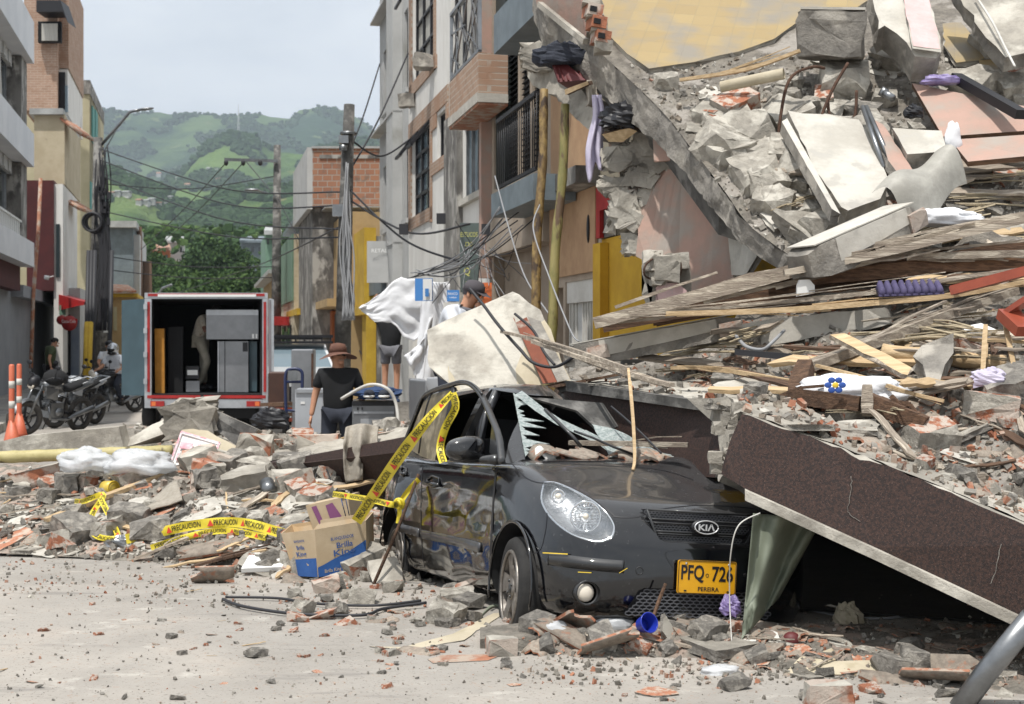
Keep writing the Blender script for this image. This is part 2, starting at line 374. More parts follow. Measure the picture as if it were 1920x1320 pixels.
# hills --------------------------------------------------
def hillmat(name,forest,grass,g_lo,g_hi,scale,haze='8fa0ae'):
 m = bpy.data.materials.new(name); m.use_nodes = True; MATS[name] = m
 t = m.node_tree; N = t.nodes; L = t.links; b = N['Principled BSDF']; b.inputs['Roughness'].default_value = 1; b.inputs['Specular IOR Level'].default_value = .1
 tc = N.new('ShaderNodeTexCoord')
 def nz(s,d):
  n = N.new('ShaderNodeTexNoise'); n.inputs['Scale'].default_value = s; n.inputs['Detail'].default_value = d; n.inputs['Roughness'].default_value = .6; L.new(tc.outputs['Object'],n.inputs['Vector']); return n.outputs[0]
 def mix(o,lo,hi,A,B):
  q = N.new('ShaderNodeMapRange'); q.inputs[1].default_value = lo; q.inputs[2].default_value = hi; L.new(o,q.inputs[0])
  x = N.new('ShaderNodeMix'); x.data_type = 'RGBA'; L.new(q.outputs[0],x.inputs[0])
  for i,c in ((6,A),(7,B)):
   if isinstance(c,str): x.inputs[i].default_value = (*srgb(c),1)
   else: L.new(c,x.inputs[i])
  return x.outputs[2]
 f = mix(nz(scale*14,6),.35,.65,forest[0],forest[1]); g = mix(nz(scale*5,6),.35,.65,grass[0],grass[1])
 c = mix(nz(scale,7),g_lo,g_hi,f,g); c = mix(nz(scale*9,3),.64,.66,c,grass[2])
 L.new(c,b.inputs['Base Color'])
 bp = N.new('ShaderNodeBump'); bp.inputs['Strength'].default_value = .9; bp.inputs['Distance'].default_value = 10; L.new(nz(scale*16,6),bp.inputs['Height']); L.new(bp.outputs[0],b.inputs['Normal'])
 return m
hillmat('hill_far_mat',('263c28','32492f'),('4a6039','566a3e','5f6c47'),.56,.62,.0022)
hillmat('hill_mid_mat',('2b4526','38522c'),('57703a','667b44','6f744c'),.47,.58,.004)
hillmat('hill_near_mat',('3b5430','4a6238'),('5f7342','6b7d4a','73764f'),.40,.48,.006)
def hill(name,ridge,Y0,depth,m,amp,fs,foot=None,seed=0,nx=170,ny=44,back=1):
 "ridge: (px, py) silhouette at distance Y0; the slope runs down towards the camera over depth metres"
 mb = MB(); rx = [r[0] for r in ridge]
 def ry(px):
  if px <= rx[0]: return ridge[0][1]
  for a,b in zip(ridge,ridge[1:]):
   if px <= b[0]:
    t = (px-a[0])/(b[0]-a[0]); t = t*t*(3-2*t); return a[1]+(b[1]-a[1])*t
  return ridge[-1][1]
 for i in range(nx+1):
  px = rx[0]+(rx[-1]-rx[0])*i/nx; top = P(px,ry(px),Y0)
  for j in range(-10*back,ny+1):
   t = j/ny
   if t < 0: y = Y0-t*depth*.8*2; z = top.z*(1-(-t)*2.2)
   else: y = Y0-t*depth; z = top.z*(1-t)**1.25
   x = top.x
   q = V((x/fs,y/fs,seed)); d = noise.fractal(q,1,2,5)*amp*min(1,2.2*t+.06 if t >= 0 else 1)*min(1,(1-abs(t))*1.8)
   rd = abs(noise.noise(V((x/fs*1.3,y/fs*.35,seed+5))))*amp*1.5*min(1,max(t,0)*3)*(1-abs(t))
   tr = noise.noise(V((x/(fs*.045),y/(fs*.045),seed)))*amp*.045
   mb.v.append(V((x,y,max(-5,z+d-rd+tr))))
 m_ = ny+1+10*back
 for i in range(nx):
  for j in range(m_-1): mb.f.append((i*m_+j,(i+1)*m_+j,(i+1)*m_+j+1,i*m_+j+1)); mb.m.append(0); mb.sm.append(True)
 return tag(mb.build(name,m),kind='structure')
hill('hill_far',[(-700,230),(0,206),(188,204),(215,203),(245,212),(290,208),(330,214),(380,211),(430,216),(480,211),(515,219),(540,220),(556,207),(580,202),(600,199),(640,205),(665,217),(690,236),(720,262),(900,300),(1300,250),(2500,260)],2900,1500,'hill_far_mat',90,520,seed=1)
hill('hill_middle',[(-500,330),(60,300),(150,320),(210,330),(280,350),(340,318),(400,262),(432,249),(470,255),(520,285),(565,290),(620,272),(690,262),(760,300),(1200,340),(1700,330)],1750,800,'hill_mid_mat',45,300,seed=4)
hill('hill_near',[(-300,350),(120,330),(205,318),(250,335),(300,350),(332,378),(370,385),(420,358),(470,352),(520,350),(580,345),(660,350),(800,390),(1200,400)],950,420,'hill_near_mat',20,150,seed=9)
# vegetation on the hills: clumps of tree crowns as one wooded mass
def leafmat(n,a,b_): mat(n,a,b_,s=3,rough=.9,bump=.4,bs=8,spec=.15,c3=None)
leafmat('leaf_far','2c4126','3a502d'); leafmat('leaf_mid','2e4029','3a4f2e'); leafmat('leaf_light','42552f','506639'); leafmat('bark','4a4036','37302a')
mb = MB()
def blob(mb,c,r,rng,mi=0):
 vs,fs = hull(rng,(r*2,r*2,r*1.7),18,.1); mb.add([V(c)+v for v in vs],fs,mi)
dgs = bpy.context.evaluated_depsgraph_get(); dgs.update()
trees_h = {nm: BVHTree.FromObject(bpy.data.objects[nm],dgs) for nm in ('hill_near','hill_middle','hill_far')}
cnt = 0
for k in range(14000):
 px = rng.uniform(150,760); py = rng.uniform(200,470)
 d = (P(px,py,1000)-V((0,0,HC))).normalized(); best = None
 for nm,tr in trees_h.items():
  h = tr.ray_cast(V((0,0,HC)),d)
  if h[0] and (best is None or h[3] < best[1]): best = (h[0],h[3],nm)
 if best is None: continue
 c = best[0]; dist = best[1]; q = noise.fractal(V((c.x/90,c.y/90,2)),1,2,3)
 if q < (.10 if best[2] == 'hill_near' else .0): continue
 r = rng.uniform(1.8,4)*(1 if dist < 1200 else 1.5); blob(mb,c+V((0,0,r*.4)),r,rng,rng.choice((0,0,1)))
tag(mb.build('woodland',['leaf_far','leaf_mid']),'patches of dark trees spread over the green hillsides','woodland',kind='stuff')
# mast and small houses on the hills
def onhill(px,py):
 d = (P(px,py,1000)-V((0,0,HC))).normalized(); best = None
 for nm,tr in trees_h.items():
  h = tr.ray_cast(V((0,0,HC)),d)
  if h[0] and (best is None or h[3] < best[1]): best = (h[0],h[3])
 return best or (P(px,py,1700),1700)
c,dist = onhill(447,247); mb = MB(); u = dist/FPX; hh = 50*u
for a in range(3): mb.beam(c+V((math.cos(a*2.1)*2.5,math.sin(a*2.1)*2.5,0)),c+V((0,0,hh)),.7,.7)
for k in range(9): mb.torus(c+V((0,0,hh*(k+.5)/9)),(0,0,1),2.6*(1-k/9)+.3,.35,6,4)
mb.cyl(c+V((0,0,hh*.6)),c+V((0,0,hh*1.02)),.6)
tag(mb.build('radio_mast','offwhite'),'thin white radio mast standing on the wooded hilltop','mast')
mat('roof_zinc','a9aaa8','8d8e8c',s=2,rough=.6,bump=0)
hz = [(298,331),(240,338),(336,340),(410,342),(405,324),(393,322),(210,368),(222,366),(238,367),(262,382),(276,383),(286,380),(300,387),(318,376),(308,388),(352,352),(205,316)]
base = None
for i,(px,py) in enumerate(hz):
 c,dist = onhill(px,py); u = dist/FPX; wd = rng.uniform(8,13)*u*.9; hh = 5*u
 mb = MB(); mb.box(c+V((0,0,hh*.5-1)),(wd,8,hh+2))
 o = thing('hillside_house','tiny pale house with a light roof on the green hillside','house',c,'houses scattered over the green hillside')
 mb.build('wall','offwhite',o)
 m2 = MB(); m2.prism([c+V((-wd*.56,-5,hh)),c+V((wd*.56,-5,hh)),c+V((wd*.56,0,hh*1.5)),c+V((-wd*.56,0,hh*1.5))],(0,0,.6)); m2.prism([c+V((-wd*.56,5,hh)),c+V((wd*.56,5,hh)),c+V((wd*.56,0,hh*1.5)),c+V((-wd*.56,0,hh*1.5))],(0,0,.6))
 m2.build('roof','roof_zinc' if i % 3 else 'terracotta',o)
# the humid air over the valley
mb = MB(); mb.box((0,2400,395),(7000,4900,800)); hz_ = mb.build('haze','white'); hz_['kind'] = 'stuff'
m = bpy.data.materials.new('haze_air'); m.use_nodes = True; m.node_tree.nodes.clear(); o1 = m.node_tree.nodes.new('ShaderNodeOutputMaterial'); v1 = m.node_tree.nodes.new('ShaderNodeVolumePrincipled')
v1.inputs['Density'].default_value = .0002; v1.inputs['Color'].default_value = (.74,.84,.97,1); v1.inputs['Anisotropy'].default_value = .2; m.node_tree.links.new(v1.outputs[0],o1.inputs['Volume']); hz_.data.materials[0] = m
# pavement ------------------------------------------------
SL = -.229; AR = 4.32; AL = -3.8
def RX(Y,off=0): return AR+off+SL*Y
def LX(Y,off=0): return AL+off+SL*Y
mat('pave','8d8a85','74716d',s=1.5,bump=.3,bs=30,c3='9c988f',s3=.7)
mb = MB(); mb.prism([V((LX(y),y,.0)) for y in (4,150)]+[V((LX(y)-14,y,0)) for y in (150,4)],(0,0,.14)); mb.v = [v for v in mb.v]
tag(mb.build('sidewalk_far_side','pave'),kind='structure')
mb = MB(); mb.prism([V((RX(y)-.9,y,0)) for y in (13,120)]+[V((RX(y)+10,y,0)) for y in (120,13)],(0,0,.13))
tag(mb.build('sidewalk_near_side','pave'),kind='structure')
mb = MB()
for k in range(60):
 y = 6+k*1.02; mb.box((LX(y)+.07-.0,y,.075),(.16,1.0,.16),(0,0,math.atan(.229)))
mb.build('kerb','concrete_light')['kind'] = 'structure'
# wall frame on a street plane ------------------------------
class Fac:
 "facade plane X = a + SL*Y ; places things by picture column and height"
 def __init__(s,a,sl=SL): s.a = a; s.sl = sl; s.n = V((-1,s.sl,0)).normalized() if a > 0 else V((1,-s.sl,0)).normalized()
 def Y(s,px): return s.a/((px-960)/FPX-s.sl)
 def p(s,px,z,out=0): Y = s.Y(px); return V((s.a+s.sl*Y,Y,z))+s.n*out
 def z(s,px,py): return HC-(py-HY)*s.Y(px)/FPX
 def q(s,px,py,out=0): return s.p(px,s.z(px,py),out)
 def panel(s,mb,x0,x1,z0,z1,out0=0,out1=.05,mi=0):
  a = s.p(x0,z0,out0); b = s.p(x1,z0,out0); c = s.p(x1,z1,out0); d = s.p(x0,z1,out0); mb.prism([a,b,c,d],s.n*(out1-out0),mi); return mb
def facuv(sc=1):
 return lambda v: (v.y*sc+v.x*.001,v.z*sc)
mat('glass_dark','2c3436',rough=.12,bump=0,spec=.8); mat('glass_sky','6d7d86',rough=.15,bump=0,spec=.8)
def window(F,root,x0,x1,z0,z1,out=0,frame='black',pane='glass_dark',nv=2,nh=0,fw=.05,sill=None,depth=.1):
 fr = MB(); a = F.p(x0,z0,out); b = F.p(x1,z0,out); h = z1-z0; ux = (b-a); Lw = ux.length; ux = ux.normalized()
 def bar(u0,v0,u1,v1,w):
  p0 = a+ux*u0+V((0,0,v0)); p1 = a+ux*u1+V((0,0,v1)); fr.beam(p0+F.n*.03,p1+F.n*.03,w,.07,up=F.n if abs(v1-v0) < 1e-4 else F.n)
 bar(0,0,Lw,0,fw); bar(0,h,Lw,h,fw); bar(0,0,0,h,fw); bar(Lw,0,Lw,h,fw)
 for k in range(1,nv): bar(Lw*k/nv,0,Lw*k/nv,h,fw*.8)
 for k in range(1,nh+1): bar(0,h*k/(nh+1),Lw,h*k/(nh+1),fw*.6)
 f = fr.build('window',frame,root)
 pn = MB(); pn.prism([a,b,b+V((0,0,h)),a+V((0,0,h))],F.n*.012); pn.build('pane',pane,f)
 if sill:
  sb = MB(); sb.beam(a+F.n*.08-V((0,0,.05))-ux*.08,b+F.n*.08-V((0,0,.05))+ux*.08,.22,.1,up=(0,0,1)); sb.build('sill',sill,f)
 return f
# ================= RIGHT-HAND BUILDINGS (standing) =================
mat('grey_wall','b6b6b4','aaaaa8',s=1.2,bump=.1,bs=20,c3='96958f',s3=.8,t3=(.55,.75))
mat('white_wall','dddbd6','cfccc6',s=2,bump=.25,bs=8,c3='8a867f',s3=1.0,t3=(.60,.78),stretch=(1,1,.35))
mat('stained_concrete','7f7c77','4e4b48',s=2.2,bump=.4,bs=10,c3='a3a09a',s3=3,stretch=(1,1,.5))
brickmat('brick_trim','a58a76','967a66','aaa094',3.6,bw=.5,rh=.25,ms=.02,dirt='9c7c66')
mat('curtain','b9b6ae','a5a29b',s=4,stretch=(6,6,.3),bump=.2)
mat('blue_grey','6f7a80','5f696f',s=3,bump=.1,rough=.5); mat('dark_green_frame','1d2624','232c2a',s=3,rough=.5,bump=.05)
mat('board_orange','b0906f','a18062',s=3,bump=.1,c3='8f6a4a',s3=2,t3=(.6,.75)); mat('board_pinkish','a39687','948677',s=2.5,bump=.1)
mat('yellow_wall','c9a02c','b88f24',s=2,bump=.15,bs=12,c3='8f7a3c',s3=1.6,t3=(.62,.75))
def wall_open(F,root,x0,x1,z0,z1,ops,m,th=.16,back=5,name='wall',uvs=None,out=0):
 "wall with real openings: ops = (px0, px1, z0, z1)"
 mb = MB(); xsn = sorted(set([x0,x1]+[o[0] for o in ops]+[o[1] for o in ops])); zsn = sorted(set([z0,z1]+[o[2] for o in ops]+[o[3] for o in ops]))
 xsn = [x for x in xsn if x0 <= x <= x1]; zsn = [z for z in zsn if z0 <= z <= z1]
 for a,b in zip(xsn,xsn[1:]):
  run = None
  for c,d in zip(zsn,zsn[1:]):
   if any(o[0] <= a and o[1] >= b and o[2] <= c and o[3] >= d for o in ops): continue
   F.panel(mb,a,b,c,d,out-th,out)
 a = F.p(x0,z0,out-th-.003); b = F.p(x1,z0,out-th-.003); h = V((0,0,z1-z0))
 bk = -F.n*back; mb.prism([a,b,b+h,a+h],bk)
 return mb.build(name,m,root,uv=facuv() if uvs is None else uvs)
F = Fac(4.32)
# --- grey building
g = thing('apartment_building','tall pale grey plastered block with narrow barred windows at the far end of the row','building',F.p(738,0))
wins = [(719,740,4.3,5.8),(719,740,7.1,8.55),(720,740,9.7,11.2),(719,740,1.2,3.1)]
side = [(758,765,4.25,5.9),(758,765,7.0,8.7)]
wall_open(F,g,712,766,0,13,wins+side,'grey_wall')
for w_ in wins[:3]: window(F,g,*w_,out=-.13,nv=4,nh=0,sill='grey_wall',pane='glass_dark',fw=.06)
for w_ in side: window(F,g,*w_,out=-.13,nv=2,nh=0,sill='grey_wall')
mb = MB(); F.panel(mb,742.5,755,0,13,.003,.22); mb.build('pilaster','grey_wall',g)
for z in (3.75,6.6,9.35): mb = MB(); F.panel(mb,712,755,z,z+.05,.01,.24); mb.build('string_course','grey_wall',g)
mb = MB(); F.panel(mb,712,742,2.75,3.25,.01,.3); mb.build('shop_fascia','blue_grey',g)
# --- white building
wb = thing('apartment_building','stained white plastered block with black windows edged in brick','building',F.p(800,0))
A = [(774,815,6.95,9.3),(773,808,4.2,5.85),(820,838,5.0,5.8),(774,800,.1,2.6),(846,896,5.7,8.6),(870,916,3.98,5.2),(870,914,.1,2.5)]
wall_open(F,wb,766.3,919,0,13,A,'white_wall')
window(F,wb,*A[0],out=-.13,nv=3,nh=3,pane='curtain',fw=.09); window(F,wb,*A[1],out=-.13,nv=3,nh=3,pane='glass_sky',fw=.1)
window(F,wb,*A[2],out=-.13,nv=3,nh=0); window(F,wb,*A[4],out=-.13,nv=3,nh=0,pane='curtain',fw=.14); window(F,wb,*A[5],out=-.1,nv=4,nh=0,frame='steel',pane='glass_sky',sill='plaster_white')
# casement leaf hanging open at top of two windows
for (a,b,z0,z1) in ((773,783,8.5,9.2),(774,784,5.4,5.85),(797,806,5.4,5.85)):
 mb = MB(); p0 = F.p(a,z1,.0); p1 = F.p(b,z1,.0); mb.beam(p0,p1,.05,.05); d = F.n*.35-V((0,0,z1-z0)); mb.beam(p0,p0+d,.05,.05); mb.beam(p1,p1+d,.05,.05); mb.beam(p0+d,p1+d,.05,.05); mb.build('casement','black',wb)
mb = MB()
for (a,b,z0,z1) in ((769,774,6.5,9.3),(815,818,6.7,9.3),(769,820,6.7,6.95),(768,842,5.87,6.17),(768,773,3.9,5.86),(808,811,3.9,5.86),(768,811,3.95,4.19),(811,842,4.76,4.98),(838,842,4.9,5.86),(811,820,5.6,5.86)):
 F.panel(mb,a,b,z0,z1,.004,.03)
mb.build('brick_trim','brick_trim',wb,uv=facuv())
mb = MB(); F.panel(mb,842.5,868,0,5.5,.004,.1); F.panel(mb,897,916,5.4,13,.004,.12); mb.build('concrete_column','stained_concrete',wb)
mb = MB(); F.panel(mb,917.5,922,2.6,13,-.1,.16); mb.build('edge_strip','plaster_pink',wb)
# brick balcony with its metal railing
FB = Fac(3.82); mb = MB(); FB.panel(mb,842.5,897,5.10,5.66,-.42,0); bb = mb.build('balcony','brick_trim',wb,uv=facuv(.8))
mb = MB(); FB.panel(mb,842,897.5,4.97,5.097,-.42,.02); mb.build('slab_edge','plaster_white',bb)
mb = MB(); FB.panel(mb,842.5,897,4.93,4.967,-.42,0); mb.build('soffit','terracotta',bb)
mb = MB(); a = FB.p(843,5.70,-.03); b_ = FB.p(896,5.70,-.03); d = b_-a; L_ = d.length; d.normalize(); h = 1.0
def rp(u,v): return a+d*u*L_+V((0,0,v*h))
mb.beam(rp(0,0),rp(1,0),.05,.05); mb.beam(rp(0,1),rp(1,1),.06,.05); mb.beam(rp(0,0),rp(0,1),.05,.05); mb.beam(rp(1,0),rp(1,1),.05,.05)
rr = random.Random(3); pat = [((0,.1),(.35,.95)),((.1,0),(.6,1)),((.3,.9),(.75,0)),((.0,.7),(.5,.6)),((.2,0),(.2,.5)),((.45,0),(.85,.95)),((.55,.1),(1,.8)),((.7,1),(1,.2)),((.0,.35),(.3,.1)),((.25,1),(.5,.35)),((.6,.45),(.95,.05)),((.85,0),(.7,1)),((.9,0),(.95,1)),((.05,.95),(.3,.35))]
for p0,p1 in pat: mb.beam(rp(*p0),rp(*p1),.022,.022)
mb.build('railing','steel',bb)
# broken grey blocks hanging at the window corners
for (px,z,s_) in ((777,6.55,.34),(812,6.9,.38)):
 mb = MB(); vs,fs = block(rr,(s_,s_,.26)); c = F.p(px,z,.16); mb.add([c+v for v in vs],fs); mb.build('broken_sill','concrete',wb)
# --- balcony building
bd = thing('apartment_building','house with dark framed shutters and a black balcony railing beside the collapse','building',F.p(1000,0))
FC = Fac(3.75); ops = [(926,1012,3.9,6.1),(926,1012,6.45,9.6),(926,1032,.1,2.9)]
wall_open(F,bd,922.3,1034,0,13,ops,'board_pinkish')
mb = MB(); F.panel(mb,926,944,3.9,6.0,-.12,-.03); F.panel(mb,926,1012,6.0,6.1,-.1,.0); F.panel(mb,926,944,6.45,9.6,-.12,-.03); mb.build('dark_frame','dark_green_frame',bd)
mb = MB()
for (a,b_) in ((945,966),(970,988),(992,1011)):
 F.panel(mb,a,b_,3.9,6.0,-.13,-.1)
 for k in range(27): z = 3.95+k*.077; p0 = F.p(a+1,z,-.08); p1 = F.p(b_-1,z,-.08); mb.beam(p0,p1,.05,.012)
sh = mb.build('shutter','black_matte',bd)
mb = MB(); F.panel(mb,966,970,3.9,6.0,-.1,-.04); F.panel(mb,988,992,3.9,6.0,-.1,-.04); mb.build('shutter_post','board_pinkish',bd)
mb = MB(); FC.panel(mb,921,1000,3.26,3.56,-.5,0); mb.build('balcony_slab','blue_grey',bd); mb = MB(); FC.panel(mb,926,1006,5.35,5.85,-.5,0); mb.build('upper_balcony_slab','blue_grey',bd)
mb = MB(); a = FC.p(928,3.57,-.04); b_ = FC.p(1000,3.57,-.04); d = b_-a; L_ = d.length
mb.beam(a+V((0,0,.05)),b_+V((0,0,.05)),.04,.04); mb.beam(a+V((0,0,.9)),b_+V((0,0,.9)),.06,.05)
for k in range(20): q = a+d*(k/19); mb.cyl(q+V((0,0,.05)),q+V((0,0,.9)),.0065,5)
mb.build('railing','black',bd)
mb = MB(); F.panel(mb,924,1033,2.9,3.4,.004,.1); mb.build('fascia','board_pinkish',bd)
# --- orange boarded house
ob = thing('boarded_house','narrow house closed with orange boards above a cream folding metal gate','house',F.p(1080,0))
wall_open(F,ob,1034.5,1128,0,6,[(1060,1118,.1,2.35),(1038,1056,.1,2.3)],'board_pinkish')
mb = MB(); F.panel(mb,1036,1122,2.42,3.35,.01,.04); F.panel(mb,1040,1126,3.6,6.0,.01,.05); mb.build('board','board_orange',ob)
mb = MB(); F.panel(mb,1034,1129,3.36,3.55,.01,.3); mb.build('ledge','stained_concrete',ob)
mb = MB()
for k in range(24):
 x = 1061+k*2.4
 if 1070 < x < 1083: continue
 F.panel(mb,x,x+1.3,.1,2.3,-.12,-.04-.03*(k % 2))
F.panel(mb,1060,1118,2.1,2.35,-.1,-.02)
mb.build('folding_gate','offwhite',ob)
mb = MB(); F.panel(mb,1070,1083,.1,2.1,-.14,-.09); mb.build('door','grey_wall',ob)
mb = MB()
for px in (1046,1110): c = F.p(px,2.9,.045); mb.ellip(c,(.02,.06,.16))
mb.build('oval_vent','black',ob)
# --- yellow house
yh = thing('yellow_house','ground floor wall painted mustard yellow behind the fallen timbers','house',F.p(1200,0))
wall_open(F,yh,1128.3,1330,0,2.75,[],'yellow_wall')
mb = MB(); F.panel(mb,1128,1142,0,2.7,.004,.1); mb.build('pilaster','yellow_wall',yh)
mb = MB(); F.panel(mb,1129,1260,2.76,3.2,-.1,.02); mb.build('upper_wall','stained_concrete',yh)
mb = MB(); F.panel(mb,1129,1136,2.76,3.3,.025,.07); F.panel(mb,1136,1160,3.05,3.3,.025,.07); mb.build('red_frame','red',yh)
mb = MB(); F.panel(mb,1129,1200,3.31,4.6,-.1,.02); mb.build('cream_wall','plaster_cream',yh)
# ================= MIDDLE DISTANCE, RIGHT OF THE STREET =================
mat('brick_orange_clay','b06a42','a15d38',s=3)
brickmat('block_wall','a0755c','936752','9c9186',1.5,bw=.40,rh=.25,ms=.02,dirt='6b625a',dt=(.56,.7),rough=.95)
def endwall(mb,x0,y0,x1,y1,Y,depth,mi=0):
 a = P(x0,y1,Y); b = P(x1,y1,Y); c = P(x1,y0,Y); d = P(x0,y0,Y); mb.prism([a,b,c,d],(SL*depth,depth,0),mi); return mb
euv = lambda v: (v.x,v.z)
F3 = Fac(3.7)
bh = thing('brick_house','unplastered orange block house rising behind the grey pole','house',P(640,760,38))
mb = MB(); endwall(mb,586,278,716,388,38,6); mb.build('wall','block_wall',bh,uv=euv)
mb = MB(); endwall(mb,584,274,718,278,37.95,6.2); mb.build('roof_edge','roof_zinc',bh)
mb = MB(); endwall(mb,599,290,716,297,37.97,.05); mb.build('ring_beam','stained_concrete',bh)
mb = MB(); endwall(mb,576,276,586,392,38,5.9); mb.build('front_wall','grey_wall',bh)
mb = MB(); endwall(mb,586,390,716,790,38.2,5.5); mb.build('lower_wall','stained_concrete',bh)
mb = MB(); endwall(mb,680,412,712,440,38.1,.06); mb.build('brick_patch','block_wall',bh,uv=euv)
mb = MB(); endwall(mb,610,386,712,389,37,1.2); mb.build('canopy','roof_zinc',bh)
def simple_house(name,label,Fc,x0,x1,ztop,wallm,wins,extra=(),cat='house',z0=0,roofm=None,back=5,winm='glass_dark'):
 o = thing(name,label,cat,Fc.p((x0+x1)/2,0)); mb = MB(); Fc.panel(mb,x0,x1,z0,ztop,-back,0); mb.build('wall',wallm,o,uv=facuv())
 for (a,b,c,d) in wins:
  fr = MB(); Fc.panel(fr,a,b,c,d,.004,.04); f = fr.build('window','black',o); pn = MB(); Fc.panel(pn,a+(b-a)*.15,b-(b-a)*.15,c+.08,d-.08,.041,.05); pn.build('pane',winm,f)
 for (nm,a,b,c,d,o0,o1,m_) in extra:
  e = MB(); Fc.panel(e,a,b,c,d,o0,o1); e.build(nm,m_,o,uv=facuv())
 if roofm: r_ = MB(); Fc.panel(r_,x0,x1,ztop,ztop+.15,-back,.45); r_.build('roof',roofm,o)
 return o
mat('yellow_paint','c6a436','b2902c',s=1.5,bump=.1); mat('tan_wall','b59a70','a38a62',s=1.5,bump=.1); mat('blue_wall','8793a3','78849a',s=1.5,bump=.1); mat('green_wall','6f8a78','5d7966',s=1.5,bump=.1)
mat('orange_wall','b8714a','a8643f',s=2,bump=.1)
simple_house('tan_house','tan house with dark shutters right behind the grey pole',F3,608,650,5.0,'tan_wall',[(612,622,3.3,4.7),(612,622,.3,2.3),(630,645,.2,2.4)],[('balcony',606,650,2.55,2.75,.0,.5,'tan_wall'),('door_frame',625,629,0,2.5,.0,.1,'orange_wall')])
simple_house('orange_house','narrow orange fronted house between the yellow and the tan one',F3,597,608,5.3,'orange_wall',[(599,606,.3,2.2)])
simple_house('yellow_balcony_house','bright yellow house with a slatted yellow balcony screen',F3,574,597,5.4,'yellow_paint',[(577,583,.3,2.3),(586,594,.2,2.3)],[('balcony',574,598,2.5,2.7,0,.7,'yellow_paint')]+[('slat',576,597,2.9+k*.24,3.02+k*.24,.05,.45,'yellow_paint') for k in range(8)])
simple_house('blue_house','blue grey two storey house with tall barred windows',F3,551,574,5.9,'blue_wall',[(553,559,3.2,5),(561,566,3.2,5),(568,573,3.2,5),(555,561,.2,2.3),(565,571,.2,2.3)],[('cornice',550,574,2.5,2.65,0,.25,'blue_wall')],roofm='blue_grey')
simple_house('green_house','pale and green two storey house at the far end of the street',Fac(3.0),525,551,5.2,'plaster_cream',[(530,536,.2,2.2),(541,547,.2,2.2),(530,536,3.4,4.4)],[('green_band',525,551,3.0,5.2,.004,.06,'green_wall'),('awning',531,545,2.2,2.5,.05,.8,'red'),('green_door',536,541,.3,2.0,.004,.05,'green_wall')])
simple_house('far_house','small cream house with a zinc roof seen beyond the green one',Fac(3.0),494,525,4.3,'tan_wall',[(500,505,.3,2),(512,518,.3,2)],roofm='roof_zinc')
# yellow painted shop front next to the grey block, plus wreckage of its frame
F5 = Fac(4.2); ys = thing('yellow_shop','yellow shop front with torn fascia next to the grey block','shop',F.p(690,0))
mb = MB(); F5.panel(mb,655,706,0,4.2,-3,0); mb.build('wall','stained_concrete',ys)
mb = MB()
for (a,b,z0,z1,o) in ((664,671,0,4.2,.25),(684,706,2.5,4.4,.3),(676,680,0,3,.2),(698,706,0,2.6,.25),(664,706,2.3,2.55,.35)): F5.panel(mb,a,b,z0,z1,.01,o)
mb.build('yellow_frame','yellow_paint',ys)
mb = MB(); F5.panel(mb,671,684,2.6,3.6,.02,.1); mb.build('shop_sign','plaster_pink',ys)
# ================= LEFT-HAND BUILDINGS =================
mat('white_band','d8dadd','cccfd3',s=.8,bump=.05,c3='a6a6a6',s3=.6,t3=(.62,.8)); mat('wine_wall','4f1f1f','431a1b',s=2,bump=.1); mat('beige_wall','b7ab92','a99c82',s=1.5,bump=.15,c3='6f675a',s3=1.4,t3=(.62,.72))
mat('cream_wall2','b5ad90','a79f82',s=1,bump=.1,c3='77705f',s3=.7,t3=(.62,.8)); mat('teal','4f8a84',rough=.6,bump=0); mat('lower_grey','8c8f94','808388',s=1.2,bump=.05)
brickmat('brick_veneer','a88b78','9a7d6a','b3a394',1.6,bw=.4,rh=.14,ms=.012,dirt='9a7b66')
FL = Fac(-4.9)
wl = thing('apartment_building','white building with long rounded balcony bands and broken windows','building',FL.p(30,0))
mb = MB(); FL.panel(mb,-160,64,3.0,14,-6,-.9); mb.build('wall','lower_grey',wl)
for (z0,z1) in ((9.7,10.9),(6.7,7.65),(3.8,4.5),(12.6,13.6)):
 mb = MB(); FL.panel(mb,-170,64,z0,z1,-.9,0); mb.build('balcony_band','white_band',wl)
for (z0,z1) in ((7.66,9.68),(4.52,6.68)):
 window(FL,wl,-150,-60,z0,z1-.35,out=-.6,nv=4,frame='steel'); window(FL,wl,-55,50,z0,z1-.35,out=-.6,nv=5,nh=0,frame='steel')
 mb = MB(); FL.panel(mb,-160,60,z1-.34,z1,-.7,-.45)
 for k in range(24): a = -160+k*9; FL.panel(mb,a,a+4,z1-.33,z1-.01,-.445,-.42)
 mb.build('louvre_band','grey_wall',wl)
 mb = MB(); FL.panel(mb,54,64,z0,z1,-.88,-.2); mb.build('end_column','stained_concrete',wl)
mb = MB()
mb.grid(lambda u,v: FL.p(5+22*u,7.9+1.4*v,-.35-.12*math.sin(u*14)*(1-v*.5)),18,6); mb.build('torn_curtain','curtain',wl)
mb = MB()
for k in range(30): FL.panel(mb,-60+k*3.5,-58.6+k*3.5,4.52,4.9,-.12,-.08)
FL.panel(mb,-60,45,4.9,4.95,-.14,-.05); mb.build('railing','white',wl)
mb = MB(); FL.panel(mb,-160,62,3.1,3.79,-1.2,-.35); mb.build('fascia','wine_wall',wl)
FG = Fac(-5.6)
mb = MB(); FG.panel(mb,-160,104,.1,3.1,-4,0); mb.build('ground_wall','lower_grey',wl)
mb = MB(); FG.panel(mb,20,110,2.95,3.3,-.2,.35); mb.build('ground_ledge','lower_grey',wl)
def bx(root,name,m,x0,y0,x1,y1,Y,depth,uv=None):
 mb = MB(); endwall(mb,x0,y0,x1,y1,Y,depth); return mb.build(name,m,root,uv=uv or euv)
wr = thing('wine_red_house','dark wine red and white two storey house front with a drainpipe','house',P(85,755,44))
